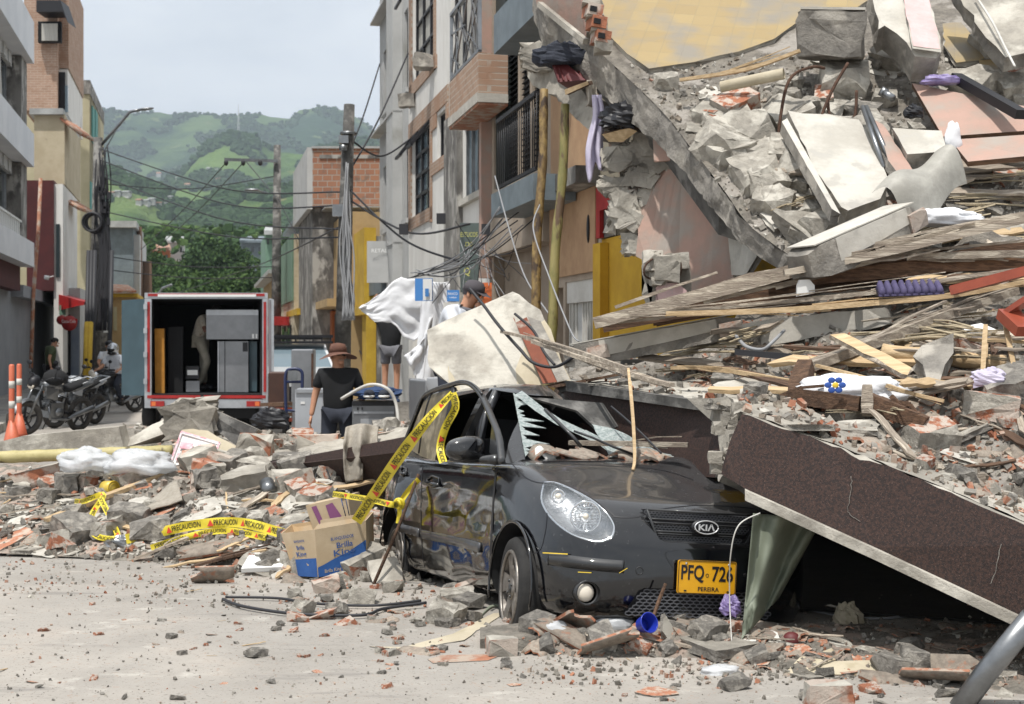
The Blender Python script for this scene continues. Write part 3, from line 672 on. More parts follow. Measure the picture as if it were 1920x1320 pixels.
bx(wr,'wall','wine_wall',50,338,101,545,44,6); bx(wr,'white_wall','white_wall',101,345,118,700,44.1,5)
pp = MB(); pp.tube([P(76,335,42.5),P(72,430,42),P(62,560,41),P(58,690,40)],.06,8); pp.build('drainpipe','terracotta',wr)
bx(wr,'window','glass_dark',105,420,112,520,44.05,.05)
be = thing('beige_house','flaking beige wall with a small clay tiled canopy above the wine red house','house',P(90,755,46))
bx(be,'wall','beige_wall',64,214,121,345,46,6); bx(be,'roof_edge','roof_zinc',55,203,118,214,45.8,6)
for (x0,y0,x1,y1) in ((114,222,152,252),(118,372,150,392)):
 mb = MB(); a = P(x0,y0,46); b_ = P(x1,y1,46)
 for k in range(7):
  t = k/7; mb.tube([a+V((0,t*1.8,0)),b_+V((0,t*1.8,0))],.12,6,flat=.5)
 mb.build('tiled_canopy','terracotta',be)
br_ = thing('brick_block','tall brick veneered block with dark balconies at the top','building',P(95,755,48))
bx(br_,'wall','brick_veneer',45,-60,108,207,48,6)
bx(br_,'street_wall','white_wall',108,130,127,215,48.5,6); bx(br_,'upper_wall','brick_veneer',108,-60,129,128,48.5,6)
bx(br_,'balcony','black_matte',71,40,115,78,47.6,.3); bx(br_,'window_pane','curtain',78,44,108,76,47.5,.05); bx(br_,'window','black',110,135,122,205,48.3,.15); bx(br_,'window','glass_sky',121,160,127,210,48.3,.15)
mb = MB(); mb.prism(PV([(68,0,47),(113,0,47),(127,42,47),(118,22,47),(68,22,47)]),(0,.9,0)); mb.build('canopy','black',br_)
cr_ = thing('cream_block','tall stained cream building with teal windows behind the brick one','building',P(160,755,56))
bx(cr_,'wall','cream_wall2',124,158,168,700,56,8); FT = Fac((168-960)/FPX*56-SL*56)
mb = MB(); FT.panel(mb,168,189,0,HC+(640-158)/FPX*56,-5,0); mb.build('street_wall','cream_wall2',cr_)
bx(cr_,'parapet','stained_concrete',123,150,169,176,55.9,8)
for (a,b_,c,d) in ((171,175,198,265),(177,181,205,265),(168,176,340,400)):
 mb = MB(); FT.panel(mb,a,b_,FT.z(a,d),FT.z(a,c),.01,.06); mb.build('window','teal',cr_)
dk = thing('dark_grey_house','dark grey house with a zinc roof beyond the cable pole','house',P(235,740,68))
bx(dk,'wall','blue_grey',200,425,250,548,68,8); bx(dk,'side_wall','grey_wall',250,440,262,560,68.5,8); bx(dk,'roof','roof_zinc',196,414,256,426,67.5,8)
yl = thing('yellow_low_house','low ochre house with a tiled roof behind the motorcyclist','house',P(230,735,62))
bx(yl,'wall','tan_wall',196,556,256,700,62,6); bx(yl,'fascia','yellow_paint',194,550,258,557,61.7,6)
mb = MB(); mb.prism(PV([(190,549,61.5),(256,549,61.5),(240,538,65),(200,536,65)]),(0,0,.1)); mb.build('roof','terracotta',yl)
bx(yl,'door','cream_wall2',213,575,219,620,61.9,.1)
sh_ = thing('small_shop','small shop front with shutters under a red awning on the left pavement','shop',P(135,750,40))
bx(sh_,'wall','grey_wall',108,540,150,735,46,5); bx(sh_,'shutter','blue_wall',130,600,148,725,45.8,.1); bx(sh_,'white_pillar','white',119,600,124,730,45.6,.2)
mb = MB(); mb.prism(PV([(110,552,44),(158,566,43),(157,572,43),(146,573,43),(110,582,44)]),(-.6,2.5,.1)); aw = mb.build('awning','red',sh_)
bx(sh_,'hanging_goods','green_wall',111,572,122,590,43.9,.3); bx(sh_,'doorway','black_matte',124,590,132,725,45.7,.1)
# round drink sign under the awning
sg = thing('shop_sign','round red drinks sign with white script hanging under the red awning','sign',P(130,610,42.5))
c = P(130,606,42.5); mb = MB(); mb.cyl(c+V((0,-.04,0)),c+V((0,.04,0)),.24,20); d = c+V((-.27,.06,.1)); mb.cyl(d+V((0,-.03,0)),d+V((0,.03,0)),.15,16); mb.box(c+V((0,0,.06)),(.5,.06,.16)); pl_ = mb.build('sign_plate','red',sg)
mb = MB(); put_text(mb,'Coca-Cola',c+V((0,-.055,.06)),(1,0,0),(0,0,1),.10,.44); mb.build('lettering','white',pl_)
ca = thing('security_camera','white security camera on an arm of the wine red house','camera',P(88,520,42)); mb = MB(); mb.cyl(P(84,520,42),P(91,521,42),.07,10); mb.cyl(P(100,518,43.5),P(91,520,42),.02,6); mb.build('camera_body','white',ca)
# ================= FAR END OF THE STREET: trees and houses =================
def tree(name,label,base,h,crown,r_,group=None,seed=1,m=('leaf_mid','leaf_light','leaf_far'),n=500,leaf=.35,trunk=None):
 "crown: list of (x, z, rx, rz) lobes relative to base, metres"
 rg = random.Random(seed); o = thing(name,label,'tree',base,group); mb = MB()
 top = base+V((0,0,h*.75)); tr = trunk or h*.03
 mb.tube([base-V((0,0,.5)),base+V((rg.uniform(-.2,.2),0,h*.3)),top],[tr*1.3,tr,tr*.4],8)
 for (x,z,rx,rz) in crown: mb.tube([base+V((0,0,h*.3)),base+V((x*.5,0,(z+h*.3)*.5)),base+V((x,0,z))],[tr*.6,tr*.4,tr*.1],6)
 mb.build('trunk','bark',o)
 mb = MB()
 for k in range(n):
  x,z,rx,rz = rg.choice(crown); v = V([rg.gauss(0,1) for _ in range(3)]).normalized()*rg.uniform(.45,1)**.5
  c = base+V((x+v.x*rx,v.y*rx,z+v.z*rz)); u = V([rg.gauss(0,1) for _ in range(3)]).normalized(); q = u.orthogonal().normalized(); s_ = leaf*rg.uniform(.6,1.5)
  for a in range(2):
   w_ = (Matrix.Rotation(rg.uniform(0,3),3,u) @ q); t_ = u.cross(w_); cc = c+V([rg.uniform(-s_,s_) for _ in range(3)])*.7
   mb.add([cc-w_*s_,cc-t_*s_*.6,cc+w_*s_,cc+t_*s_*.6],[(0,1,2,3)],rg.choice((0,0,1,2)))
  if k % 3 == 0: blob(mb,c*1-(v*.4),s_*1.2,rg,rg.choice((0,2)))
 mb.build('crown',list(m),o,fix=False); return o
b0 = P(395,640,150); b0.z = 0
def zz(py,Y): return HC-(py-HY)*Y/FPX
tree('broad_tree','broad dark green rain tree standing at the end of the street',b0,11,[(-2.6,9.2,2.2,1.6),(0,11,3.2,2.2),(2.5,10.4,2.4,2.0),(3.8,8.6,1.4,1.3),(-3.6,8,1.2,1.1),(1,8.8,3.2,1.6)],4,n=4200,leaf=.17,seed=2)
for i,(px,py,Y,r,lb) in enumerate([(268,475,130,2.0,'rounded dark tree beside the white house at the end of the street'),(300,535,110,2.3,'pale green tree just above the left corner of the truck box'),(352,530,105,2.2,'bushy light green tree above the middle of the truck box'),(400,535,100,2.3,'light green tree in front of the broad rain tree'),(450,525,105,2.2,'light green bush above the right corner of the truck box'),(255,520,120,2.2,'grey green tree behind the dark grey house'),(475,505,130,2.4,'dark tree beside the far street lamp'),(325,505,125,1.8,'small tree below the red roofed hillside house')]):
 c = P(px,py,Y); b1 = V((c.x,c.y,0)); c.z -= .5; tree('street_tree',lb,b1,c.z,[(0,c.z,r,r*.8),(-r*.7,c.z-.8,r*.7,r*.6),(r*.7,c.z-.6,r*.7,r*.6),(0,c.z-2,r,r)],r,seed=10+i,n=1100,leaf=.13,m=('leaf_mid','leaf_light','leaf_light'))
# dense greenery at foot of the hill
mb = MB(); rg = random.Random(5)
for k in range(900):
 Y = rg.uniform(86,100); c = P(rg.uniform(235,520),640,Y); blob(mb,V((c.x,Y,rg.uniform(0,2.6))),rg.uniform(.3,.8),rg,rg.choice((0,1,1,2)))
for k in range(5200):
 Y = rg.uniform(160,420); px = rg.uniform(150,720); py = rg.uniform(425,560); c = P(px,py,Y)
 blob(mb,c,rg.uniform(.25,.75),rg,rg.choice((0,1,1,2)))
tag(mb.build('undergrowth',['leaf_far','leaf_mid','leaf_light']),'mass of green shrubs and trees at the foot of the hills','woodland',kind='stuff')
for i,(x0,y0,x1,y1,Y,m_,rf,lb) in enumerate([(312,455,345,490,180,'white','roof_zinc','white house left of the broad rain tree'),(285,470,318,495,175,'orange_wall','terracotta','low red brick house below the white one'),(452,455,495,505,170,'blue_grey','blue_grey','dark blue roofed shed right of the broad rain tree'),(498,440,525,520,95,'green_wall','roof_zinc','pale green house with a zinc roof beside the far pole')]):
 o = thing('distant_house',lb,'house',P((x0+x1)/2,y1,Y)); bx(o,'wall',m_,x0,y0,x1,y1+60,Y,8); mb = MB(); mb.prism(PV([(x0-3,y0,Y-1),(x1+3,y0,Y-1),(x1,y0-8,Y+4),(x0,y0-8,Y+4)]),(0,0,.3)); mb.build('roof',rf,o)
 for k in range(3): a = x0+(x1-x0)*(k+.3)/3; bx(o,'window','glass_dark',a,y0+8,a+(x1-x0)*.12,y0+18,Y-.1,.1)
# ================= poles, lamps, cables =================
def gp(px,Y): return V(((px-960)/FPX*Y,Y,0))
po = thing('utility_pole','concrete utility pole with a street lamp arm and a coil of black cable','pole',gp(178,45))
mb = MB(); mb.tube([P(176,755,45),P(184,258,45)],[.22,.15],12); mb.build('post','concrete_dark',po)
mb = MB(); mb.tube([P(190,272,45),P(225,232,44.6),P(243,210,44.2),P(262,206,44)],.05,8); mb.tube([P(192,290,45),P(220,240,44.7)],.02,6); la = mb.build('lamp_arm','steel',po)
mb = MB(); mb.ellip(P(272,204.5,43.8),(.3,.12,.05),(0,-.12,0)); mb.build('lamp_head','steel',la)
mb = MB(); rg = random.Random(2)
for k in range(7): mb.torus(P(176,417,44.4)+V((rg.uniform(-.03,.03),rg.uniform(-.15,.15),rg.uniform(-.04,.04))),(.1*rg.uniform(-1,1),1,.1),.29+.03*rg.random(),.035,24,6)
mb.build('cable_coil','cable',po)
mb = MB()
for k in range(22):
 x = 186+rg.uniform(-4,18); y0_ = rg.uniform(270,350); mb.tube(catmull([P(x-2,y0_,44.5),P(x+rg.uniform(-8,10),y0_+80,44.4),P(x+rg.uniform(-6,10),480,44.3),P(x+rg.uniform(-20,4),620,44)],5),.025,5)
for k in range(10): x = 186+rg.uniform(0,18); y = rg.uniform(350,420); mb.box(P(x,y,44.3),(.09,.1,.22))
mb.build('hanging_cable','cable',po)
mb = MB()
for k,x in enumerate((160,166,172,204)): mb.tube([P(x+6,470,43.5),P(x+3,600,43),P(x,722,42)],.07,8,mi=0)
mb.build('conduit','cable',po)
mb = MB()
for k,x in enumerate((160,166)): mb.tube([P(x+3.4,605,42.8),P(x-.5,722,41.8)],.09,8)
mb.build('yellow_sleeve','yellow_paint',po)
p2 = thing('utility_pole','second concrete pole with a white notice behind the motorcyclist','pole',gp(190,50)); mb = MB(); mb.tube([gp(189,50),P(194,440,50)],[.2,.15],10); mb.tube([gp(200,52),P(203,450,52)],[.14,.1],10); mb.build('post','concrete_dark',p2); mb = MB(); mb.box(P(202,614,49.5),(.3,.03,.38)); mb.build('notice','white',p2)
p3 = thing('utility_pole','slim grey pole with a wide crossarm and hanging insulators','pole',gp(518,47)); mb = MB(); mb.tube([gp(517,47),P(520,272,47)],[.2,.12],10); mb.build('post','concrete_dark',p3)
mb = MB(); mb.beam(P(421,299,46.8),P(521,302,46.8),.08,.1); mb.beam(P(460,301,46.8),P(518,370,46.8),.04,.04); ar = mb.build('crossarm','steel',p3)
mb = MB()
for x in (424,456,488): mb.ellip(P(x,305,46.8),(.08,.08,.11))
mb.build('insulator','cable',ar)
mb = MB(); mb.tube([P(503,362,47),P(485,358,46.6),P(470,355,46.4)],.03,6); mb.ellip(P(472,356,46.3),(.28,.1,.05)); mb.build('lamp_arm','steel',p3)
p4 = thing('utility_pole','tall dark pole with a grey junction box standing left of the grey block','pole',gp(640,25)); mb = MB(); mb.tube([gp(640,25),P(648,400,25),P(655,196,25)],[.16,.13,.1],12); mb.build('post','concrete_dark',p4)
mb = MB(); mb.box(P(645,262,24.8),(.18,.16,.14)); mb.torus(P(653,250,25),(0,0,1),.13,.03,16,6); mb.cyl(P(644,282,24.8),P(644,272,24.8),.08,10); mb.build('bracket','steel',p4)
mb = MB(); mb.box(P(634,395,24.8),(.2,.14,.22)); mb.build('meter_box','steel',p4)
mb = MB()
for k in range(26):
 a = rg.uniform(-5,6); y0_ = rg.uniform(300,420); mb.tube(catmull([P(652+a*.5,y0_,24.7),P(648+a+rg.uniform(-4,8),y0_+90,24.5),P(650+a*1.5+rg.uniform(-8,14),y0_+170,24.4),P(645+a+rg.uniform(-3,20),600,24.2)],5),.013,5)
mb.build('hanging_cable','cable_grey',p4)
p5 = thing('utility_pole','brown wooden pole beside the far dark grey house','pole',gp(262,70)); mb = MB(); mb.tube([gp(262,70),P(261,425,70)],[.2,.14],8); mb.tube([gp(275,72),P(274,490,72)],[.35,.3],8); mb.build('post','wood_brown',p5)
p6 = thing('street_lamp','thin curved street lamp behind the left corner of the truck box','street lamp',gp(300,80)); mb = MB(); mb.tube([gp(292,80),P(294,555,80),P(305,540,79),P(322,534,78)],.07,8); mb.build('lamp_post','steel',p6)
def cable(pts,r,label,m='cable',name='cable',group=None,k=10):
 mb = MB(); mb.tube(catmull([P(*p) for p in pts],k),r,6); return one(mb,name,m,label,'cable',group)
EP = {190: 'the lamp pole',188: 'the lamp pole',195: 'the lamp pole',645: 'the dark pole',648: 'the dark pole',640: 'the dark pole',518: 'the crossarm pole',520: 'the crossarm pole',424: 'the crossarm tip',456: 'the crossarm middle',262: 'the wooden pole',275: 'the wooden pole',650: 'the dark pole',655: 'the dark pole',712: 'the grey block',700: 'the grey block foot',765: 'the white building top',770: 'the white building',860: 'the stained column',880: 'the balcony slab',300: 'the far street lamp'}
HT = {}
for i,(x0,y0_,Y0,x1,y1_,Y1,s_) in enumerate([(190,280,45,645,360,25,60),(188,300,45,648,385,25,70),(190,330,45,640,430,25,55),(195,345,45,518,330,47,30),(195,480,45,520,500,47,18),(195,505,45,520,520,47,16),(424,305,47,262,470,70,12),(456,305,47,275,480,72,15),(520,370,47,700,700,33,20),(648,300,25,712,120,33,20),(650,330,25,765,100,27,25),(655,260,25,770,260,26,60),(650,350,25,860,490,20,50),(655,375,25,880,420,19,70),(300,560,80,648,420,25,20),(188,395,45,648,445,25,40)]):
 mid = ((x0+x1)/2,(y0_+y1_)/2+s_*.55,(Y0+Y1)/2)
 cable([(x0,y0_,Y0),mid,(x1,y1_,Y1)],.018,(lambda k: ('highest ','second ','third ','fourth ','fifth ')[HT.setdefault(k,[0]).__setitem__(0,HT[k][0]+1) or HT[k][0]-1]+'thin overhead cable strung from '+k)(EP[x0]+' to '+EP[x1]),group='overhead cables between the street poles')
# ================= THE CRUSHED CAR =================
def carpaint(name,base,rough=.10,dust='8d8c8c',dlo=.52,dhi=.75,dmax=.6,up=.28):
 m = bpy.data.materials.new(name); m.use_nodes = True; MATS[name] = m
 t = m.node_tree; N = t.nodes; L = t.links; b = N['Principled BSDF']; b.inputs['Specular IOR Level'].default_value = .35; b.inputs['Coat Weight'].default_value = .45; b.inputs['Coat Roughness'].default_value = .06
 tc = N.new('ShaderNodeTexCoord')
 def nz(s,d,r=.65,st=None):
  n = N.new('ShaderNodeTexNoise'); n.inputs['Scale'].default_value = s; n.inputs['Detail'].default_value = d; n.inputs['Roughness'].default_value = r
  if st:
   mp = N.new('ShaderNodeMapping'); mp.inputs['Scale'].default_value = st; L.new(tc.outputs['Object'],mp.inputs[0]); L.new(mp.outputs[0],n.inputs['Vector'])
  else: L.new(tc.outputs['Object'],n.inputs['Vector'])
  return n.outputs[0]
 def rg_(o,a,c,d=1.0):
  q = N.new('ShaderNodeMapRange'); q.inputs[1].default_value = a; q.inputs[2].default_value = c; q.inputs[4].default_value = d; q.interpolation_type = 'SMOOTHSTEP'; L.new(o,q.inputs[0]); return q.outputs[0]
 def mth(op,a,c):
  q = N.new('ShaderNodeMath'); q.operation = op
  for i,x in enumerate((a,c)):
   if isinstance(x,(int,float)): q.inputs[i].default_value = x
   else: L.new(x,q.inputs[i])
  return q.outputs[0]
 geo = N.new('ShaderNodeNewGeometry'); sx = N.new('ShaderNodeSeparateXYZ'); L.new(geo.outputs['Normal'],sx.inputs[0])
 upf = rg_(sx.outputs[2],.3,.95,up)                 # dust settles on what faces up
 d1 = rg_(nz(2.2,9),dlo,dhi,dmax*.45); d2 = rg_(nz(26,6,.7),.60,.68,.5); d3 = rg_(nz(3,8,.75,(1,12,3)),.62,.68,.4)
 dust_ = mth('MINIMUM',mth('ADD',mth('ADD',mth('MULTIPLY',upf,mth('ADD',d1,.35)),mth('MULTIPLY',d1,.35)),mth('MULTIPLY',mth('ADD',d2,d3),.3)),1)
 x = N.new('ShaderNodeMix'); x.data_type = 'RGBA'; L.new(dust_,x.inputs[0]); x.inputs[6].default_value = (*srgb(base),1); x.inputs[7].default_value = (*srgb(dust),1); L.new(x.outputs[2],b.inputs['Base Color'])
 r = mth('ADD',mth('MULTIPLY',dust_,.7),rough); L.new(r,b.inputs['Roughness']); c = mth('SUBTRACT',.9,dust_); L.new(mth('MAXIMUM',c,0),b.inputs['Coat Weight'])
 bp = N.new('ShaderNodeBump'); bp.inputs['Strength'].default_value = .25; bp.inputs['Distance'].default_value = .02; L.new(nz(3.5,3),bp.inputs['Height']); L.new(bp.outputs[0],b.inputs['Normal'])
 return m
carpaint('car_paint','07080c',rough=.11,dmax=.6,dlo=.55,up=.42); carpaint('trim_black','17181a',rough=.5,dmax=.5); carpaint('moulding','2b2c30',rough=.4)
mat('rim_alloy','8f8a84','6e6862',s=14,rough=.45,metal=.7,bump=.1); mat('chrome','d0d2d4',rough=.12,metal=1,bump=0)
mat('lamp_glass','f4f7f8',rough=.03,bump=0,trans=1,alpha=.28); mat('reflector','b9bcbf','d5d7d9',s=40,rough=.22,metal=.75,bump=.35,bs=50)
mat('glass_crazed','9aa8a6','c8d0ce',s=45,rough=.25,bump=.8,bs=60,alpha=.72,det=3); mat('glass_dusty','5c5444','776d58',s=3,rough=.5,bump=.05,alpha=.93,c3='8e8470',s3=6)
mat('plate_yellow','d8a017','cf9510',s=8,rough=.45,bump=0); mat('interior','0c0c0e',rough=.9,bump=0)
mat('mesh_grey','55565a',rough=.4,bump=0); mat('bulb','d8cfc0',rough=.2,bump=0)
q_ = (0.34636,-0.0742,0.0933); CL = V((0.9499,6.7405,0.042))
CR = (Matrix.Rotation(q_[0],3,'Z') @ Matrix.Rotation(q_[1],3,'X') @ Matrix.Rotation(q_[2],3,'Y'))
car = thing('black_hatchback','crushed dusty black hatchback pinned under the fallen brown parapet','car',CL); LOCAL.add(car.name)
car.rotation_euler = CR.to_euler(); CRi = CR.transposed(); CAMP = V((0,0,HC))
def toL(p): return CRi @ (V(p)-CL)
def toW(p): return CR @ V(p)+CL
def ray(px,py): o = toL(CAMP); d = (toL(P(px,py,5))-o).normalized(); return o,d
def onplane(px,py,pt,n):
 o,d = ray(px,py); n = V(n); return o+d*((V(pt)-o).dot(n)/d.dot(n))
def sm(t): t = max(0,min(1,t)); return t*t*(3-2*t)
# lower body, horizontal rings
half = [(0,0),(.2,.004),(.38,.022),(.52,.062),(.63,.125),(.705,.215),(.752,.33),(.78,.5),(.792,.68),(.796,.86),(.797,1.05),(.797,1.5),(.797,2.1),(.80,2.7),(.812,2.9),(.82,3.05),(.818,3.2),(.79,3.36),(.69,3.47),(.45,3.51),(.2,3.53),(0,3.535)]
ring = [(x,y) for x,y in half]+[(-x,y) for x,y in half[-2:0:-1]]
LAY = [(.17,.12,.19,.10),(.195,.045,.215,.045),(.26,.008,.27,.012),(.36,0,.36,.0),(.47,.0,.47,-.004),(.56,.012,.58,-.006),(.615,.04,.70,.0),(.68,.07,.79,.012),(.735,.105,.86,.028),(.775,.155,.915,.05),(.80,.215,.95,.085)]
mb = MB(); nr = len(ring)
def zhood(y): return .80+.20*sm((y-.1)/1.05)**.8
lay_pts = []
for (fz,fi,sz,si) in LAY:
 row = []
 for (x,y) in ring:
  s = sm((y-.05)/.95); rr_ = sm((y-2.9)/.6); z = fz+(sz-fz)*s; ins = fi+(si-fi)*s
  a = Vector((x,(y-.9) if y < .9 else ((y-2.9) if y > 2.9 else 0))); n_ = Vector((x/.8,0))
  if y < .9: n_ = Vector((x/.8*abs(x/.8)**2,(y-.9)*1.6))
  if y > 2.9: n_ = Vector((x/.8,(y-2.9)*2))
  if n_.length: n_.normalize()
  yy = y-n_.y*ins; xx = x-n_.x*ins
  row.append(V((xx,yy,z+.02*rr_)))
 lay_pts.append(row)
top = lay_pts[-1]
for t,dz in ((.25,.45),(.5,.75),(.78,.95)):
 row = []
 for i,(x,y) in enumerate(ring):
  p = top[i]; spn = V((0,min(max(y,.8),2.8),0)); q = p.lerp(spn,t); tz = max(zhood(q.y),p.z) if q.y < 1.2 else 1.0
  q.z = p.z+(tz+.022-p.z)*dz; row.append(q)
 lay_pts.append(row)
for r_ in lay_pts: mb.v += r_
for l in range(len(lay_pts)-1):
 for i in range(nr): mb.f.append((l*nr+i,l*nr+(i+1) % nr,(l+1)*nr+(i+1) % nr,(l+1)*nr+i)); mb.m.append(0); mb.sm.append(True)
# cap bottom and top by spine strips
def strip(base):
 h = len(half)
 for i in range(h-1):
  a = base+i; b_ = base+i+1; c = base+(nr-i-1) % nr if i+1 <= h-1 else 0; d = base+(nr-i) % nr
  if i == 0: mb.f.append((base,base+1,base+nr-1))
  elif i == h-2: mb.f.append((a,base+h-1,d))
  else: mb.f.append((a,b_,c,d))
  mb.m.append(0); mb.sm.append(True)
strip(0); strip((len(lay_pts)-1)*nr)
body = mb.build('body',['car_paint','interior'],car)
md = body.modifiers.new('s','SUBSURF'); md.levels = 2; md.render_levels = 2; applymods(body)
# gentle dents on the hood and doors
for v in body.data.vertices:
 p = v.co
 if p.z > .75 and p.y < 1.2: v.co.z -= .022*math.exp(-((p.x-.28)**2+(p.y-.62)**2)/.02)-.055*math.exp(-((p.x-.30)**2+(p.y-.94)**2)/.012)+.012*math.exp(-((p.x+.1)**2+(p.y-.55)**2)/.01)
 if p.x < -.5 and p.y > 2.6: v.co.x -= .035*sm((p.y-2.6)/.4)
 if p.x < -.6 and .9 < p.y < 3 and p.z < .8: v.co.x += .020*noise.noise(V((p.y*3.2,p.z*5,1)))+.012*noise.noise(V((p.y*9,p.z*11,4)))
# cabin
def cabring(z,yf,yb,hw,rc,n=8):
 pts = []
 for (cx,cy,a0) in ((hw-rc,yf+rc,-90),(hw-rc,yb-rc,0),(-hw+rc,yb-rc,90),(-hw+rc,yf+rc,180)):
  for k in range(n+1):
   a = R(a0+90*k/n); x = cx+rc*math.cos(a); y = cy+rc*math.sin(a)
   if cy < 2.2: y += .10*(x/hw)**2-.0
   pts.append(V((x,y,z)))
 return pts
def crush(p):
 k = sm((p.x+.12)/.62); return V((p.x,p.y,min(p.z,1.46-.44*k) if p.z > .98 else p.z)) if k > 0 else p
def cabin(off):
 R_ = []
 for (z,yf,yb,hw,rc) in ((.80,1.02,3.44,.70,.2),(.94,1.0,3.44,.715,.2),(1.08,1.20,3.40,.69,.2),(1.24,1.42,3.32,.63,.2),(1.35,1.58,3.22,.585,.22),(1.42,1.68,3.12,.54,.22),(1.455,1.80,3.0,.45,.22),(1.468,2.0,2.8,.28,.2)):
  R_.append(cabring(z-(off*1.2 if z > 1.3 else 0),yf+off,yb-off,hw-off,max(.03,rc-off)))
 m_ = MB(); n = len(R_[0])
 for r__ in R_: m_.v += [crush(p) if not off else crush(p+V((0,0,off)))-V((0,0,off)) for p in r__]
 for l in range(len(R_)-1):
  for i in range(n): m_.f.append((l*n+i,l*n+(i+1) % n,(l+1)*n+(i+1) % n,(l+1)*n+i)); m_.m.append(0); m_.sm.append(True)
 m_.f += [tuple(range(n-1,-1,-1)),tuple((len(R_)-1)*n+i for i in range(n))]; m_.m += [0,0]; m_.sm += [True,True]; return m_
cb_ = cabin(0).build('cabin',['car_paint','interior'],car)
inn = cabin(.045).build('inner','interior');
for v in inn.data.vertices:
 if v.co.z < .82: v.co.z = .30
# window cutters: windscreen, front side, rear side (left of picture), image-right sides
def cutter(poly,vec): m_ = MB(); m_.prism([V(p) for p in poly],vec); return m_.build('cut','interior')
ws = [V((-.60,1.12,.985)),V((.62,1.12,.985)),V((.62,1.42,1.05)),(V((.12,1.72,1.37))),V((-.49,1.71,1.385))]
c1 = cutter([V((p[0],p[1]-.30,p[2]+.05)) for p in ws],(0,.5,-.20))
c2 = cutter([V((-1,1.22,.97)),V((-1,1.62,1.37)),V((-1,1.95,1.41)),V((-1,2.0,.97))],(.8,0,0))
c3 = cutter([V((-1,2.10,.97)),V((-1,2.06,1.41)),V((-1,2.8,1.38)),V((-1,3.0,.98))],(.8,0,0))
cut(cb_,[inn]); cut(cb_,[c1,c2,c3])
innb = MB(); innb.box((0,2.15,.72),(1.40,2.2,.8)); innb = innb.build('inner','interior')
whl = []
for y in (.70,3.05):
 for s in (-1,1):
  m_ = MB(); m_.cyl(V((s*.50,y,.30)),V((s*.95,y,.30)),.325,40); whl.append(m_.build('cut','interior'))
# grille, lower intake, headlight and fog recesses cut along the car axis
def prismL(pts,y0,y1): return cutter([V((p[0],y0,p[1])) for p in pts],(0,y1-y0,0))
gr = [(-.315,.745),(.30,.745),(.33,.73),(.255,.60),(.22,.588),(-.22,.588),(-.25,.60)]
li = [(-.36,.345),(-.33,.36),(.33,.36),(.36,.345),(.42,.225),(-.42,.225)]
gcut = prismL(gr,-.1,.16); lcut = prismL(li,-.1,.10)
bvh = BVHTree.FromPolygons([v.co.copy() for v in body.data.vertices],[tuple(p.vertices) for p in body.data.polygons])
def hit(px,py):
 o,d = ray(px,py); h = bvh.ray_cast(o,d)
 return (h[0],h[1] if h[1].dot(d) < 0 else -h[1]) if h[0] else None
HLO = [(1021,906),(1040,906),(1063,914),(1090,927),(1116,943),(1137,962),(1150,982),(1150,998),(1142,1009),(1122,1015),(1098,1011),(1070,1000),(1045,982),(1026,960),(1016,935)]
HLO = [(1088+(p.x-1088)*1.04,962+(p.y-962)*1.05) for p in catmull([V((a,b_,0)) for a,b_ in HLO+[HLO[0]]],3)][:-1]
hl = [hit(*p) for p in HLO]; hl = [h for h in hl if h]; hdir = V((.42,.9,-.05)).normalized()
hcut = cutter([h[0]-hdir*.12 for h in hl],hdir*.26)
fogc = hit(1101,1112)[0]; m_ = MB(); m_.cyl(fogc-V((0,.1,0)),fogc+V((0,.07,0)),.058,28); fcut = m_.build('cut','interior')
cut(body,[innb]); cut(body,whl); cut(body,[gcut,lcut,hcut,fcut])
for o_ in (body,cb_):
 ok = {}
 for p in o_.data.polygons:
  c = p.center; inside = (abs(c.x) < .705 and 1.0 < c.y < 3.3 and c.z < 1.2 and (c.z > .3) and o_ is body and abs(abs(c.x)-.70) < .006)
  if inside: p.material_index = 1
 o_.data.polygons.foreach_set('use_smooth',[len(p.vertices) == 4 or p.area < .02 for p in o_.data.polygons])
 me = o_.data
 try: me.set_sharp_from_angle(angle=R(32))
 except Exception: pass
 md = o_.modifiers.new('w','WEIGHTED_NORMAL'); md.keep_sharp = True
# floor pan and dark seats
mb = MB(); mb.box((0,2.0,.335),(1.3,2.3,.03)); mb.build('floor_pan','interior',car)
def seat(x,y):
 mb = MB(); mb.box((x,y,.55),(.44,.46,.16)); mb.box((x,y+.26,.82),(.42,.12,.55),(R(-16),0,0)); mb.box((x,y+.36,1.14),(.24,.09,.17),(R(-12),0,0)); return mb.build('seat','black_matte',car)
seat(-.33,1.75); seat(.33,1.75)
mb = MB(); mb.box((0,1.18,.84),(1.28,.34,.2),(R(-10),0,0)); mb.build('dashboard','interior',car)
# ribbons drawn on the body
def ribbon(mb,pts,w,off=.002,cast=hit,mi=0,sub=4):
 L_ = []
 pts = catmull([V((p[0],p[1],0)) for p in pts],sub) if sub > 1 else [V((p[0],p[1],0)) for p in pts]
 for p in pts:
  h = cast(p.x,p.y)
  if h: L_.append(h)
 vs = []
 for i,(p,n) in enumerate(L_):
  d = (L_[min(i+1,len(L_)-1)][0]-L_[max(i-1,0)][0]).normalized(); s = d.cross(n).normalized(); vs += [p+n*off-s*w/2,p+n*off+s*w/2]
 mb.add(vs,[(2*i,2*i+1,2*i+3,2*i+2) for i in range(len(L_)-1)],mi,True)
mb = MB()
ribbon(mb,[(958,868),(985,895),(1010,905),(1040,905)],.006); ribbon(mb,[(1150,968),(1168,970),(1196,969),(1212,962)],.008); ribbon(mb,[(1040,903),(1075,916),(1110,935),(1140,957),(1152,968)],.005)
ribbon(mb,[(987,866),(1100,872),(1230,880),(1300,900)],.008)
ribbon(mb,[(932,870),(926,930),(922,1000),(920,1060),(921,1130)],.030); ribbon(mb,[(793,868),(790,930),(790,1000),(796,1060),(812,1100)],.012)
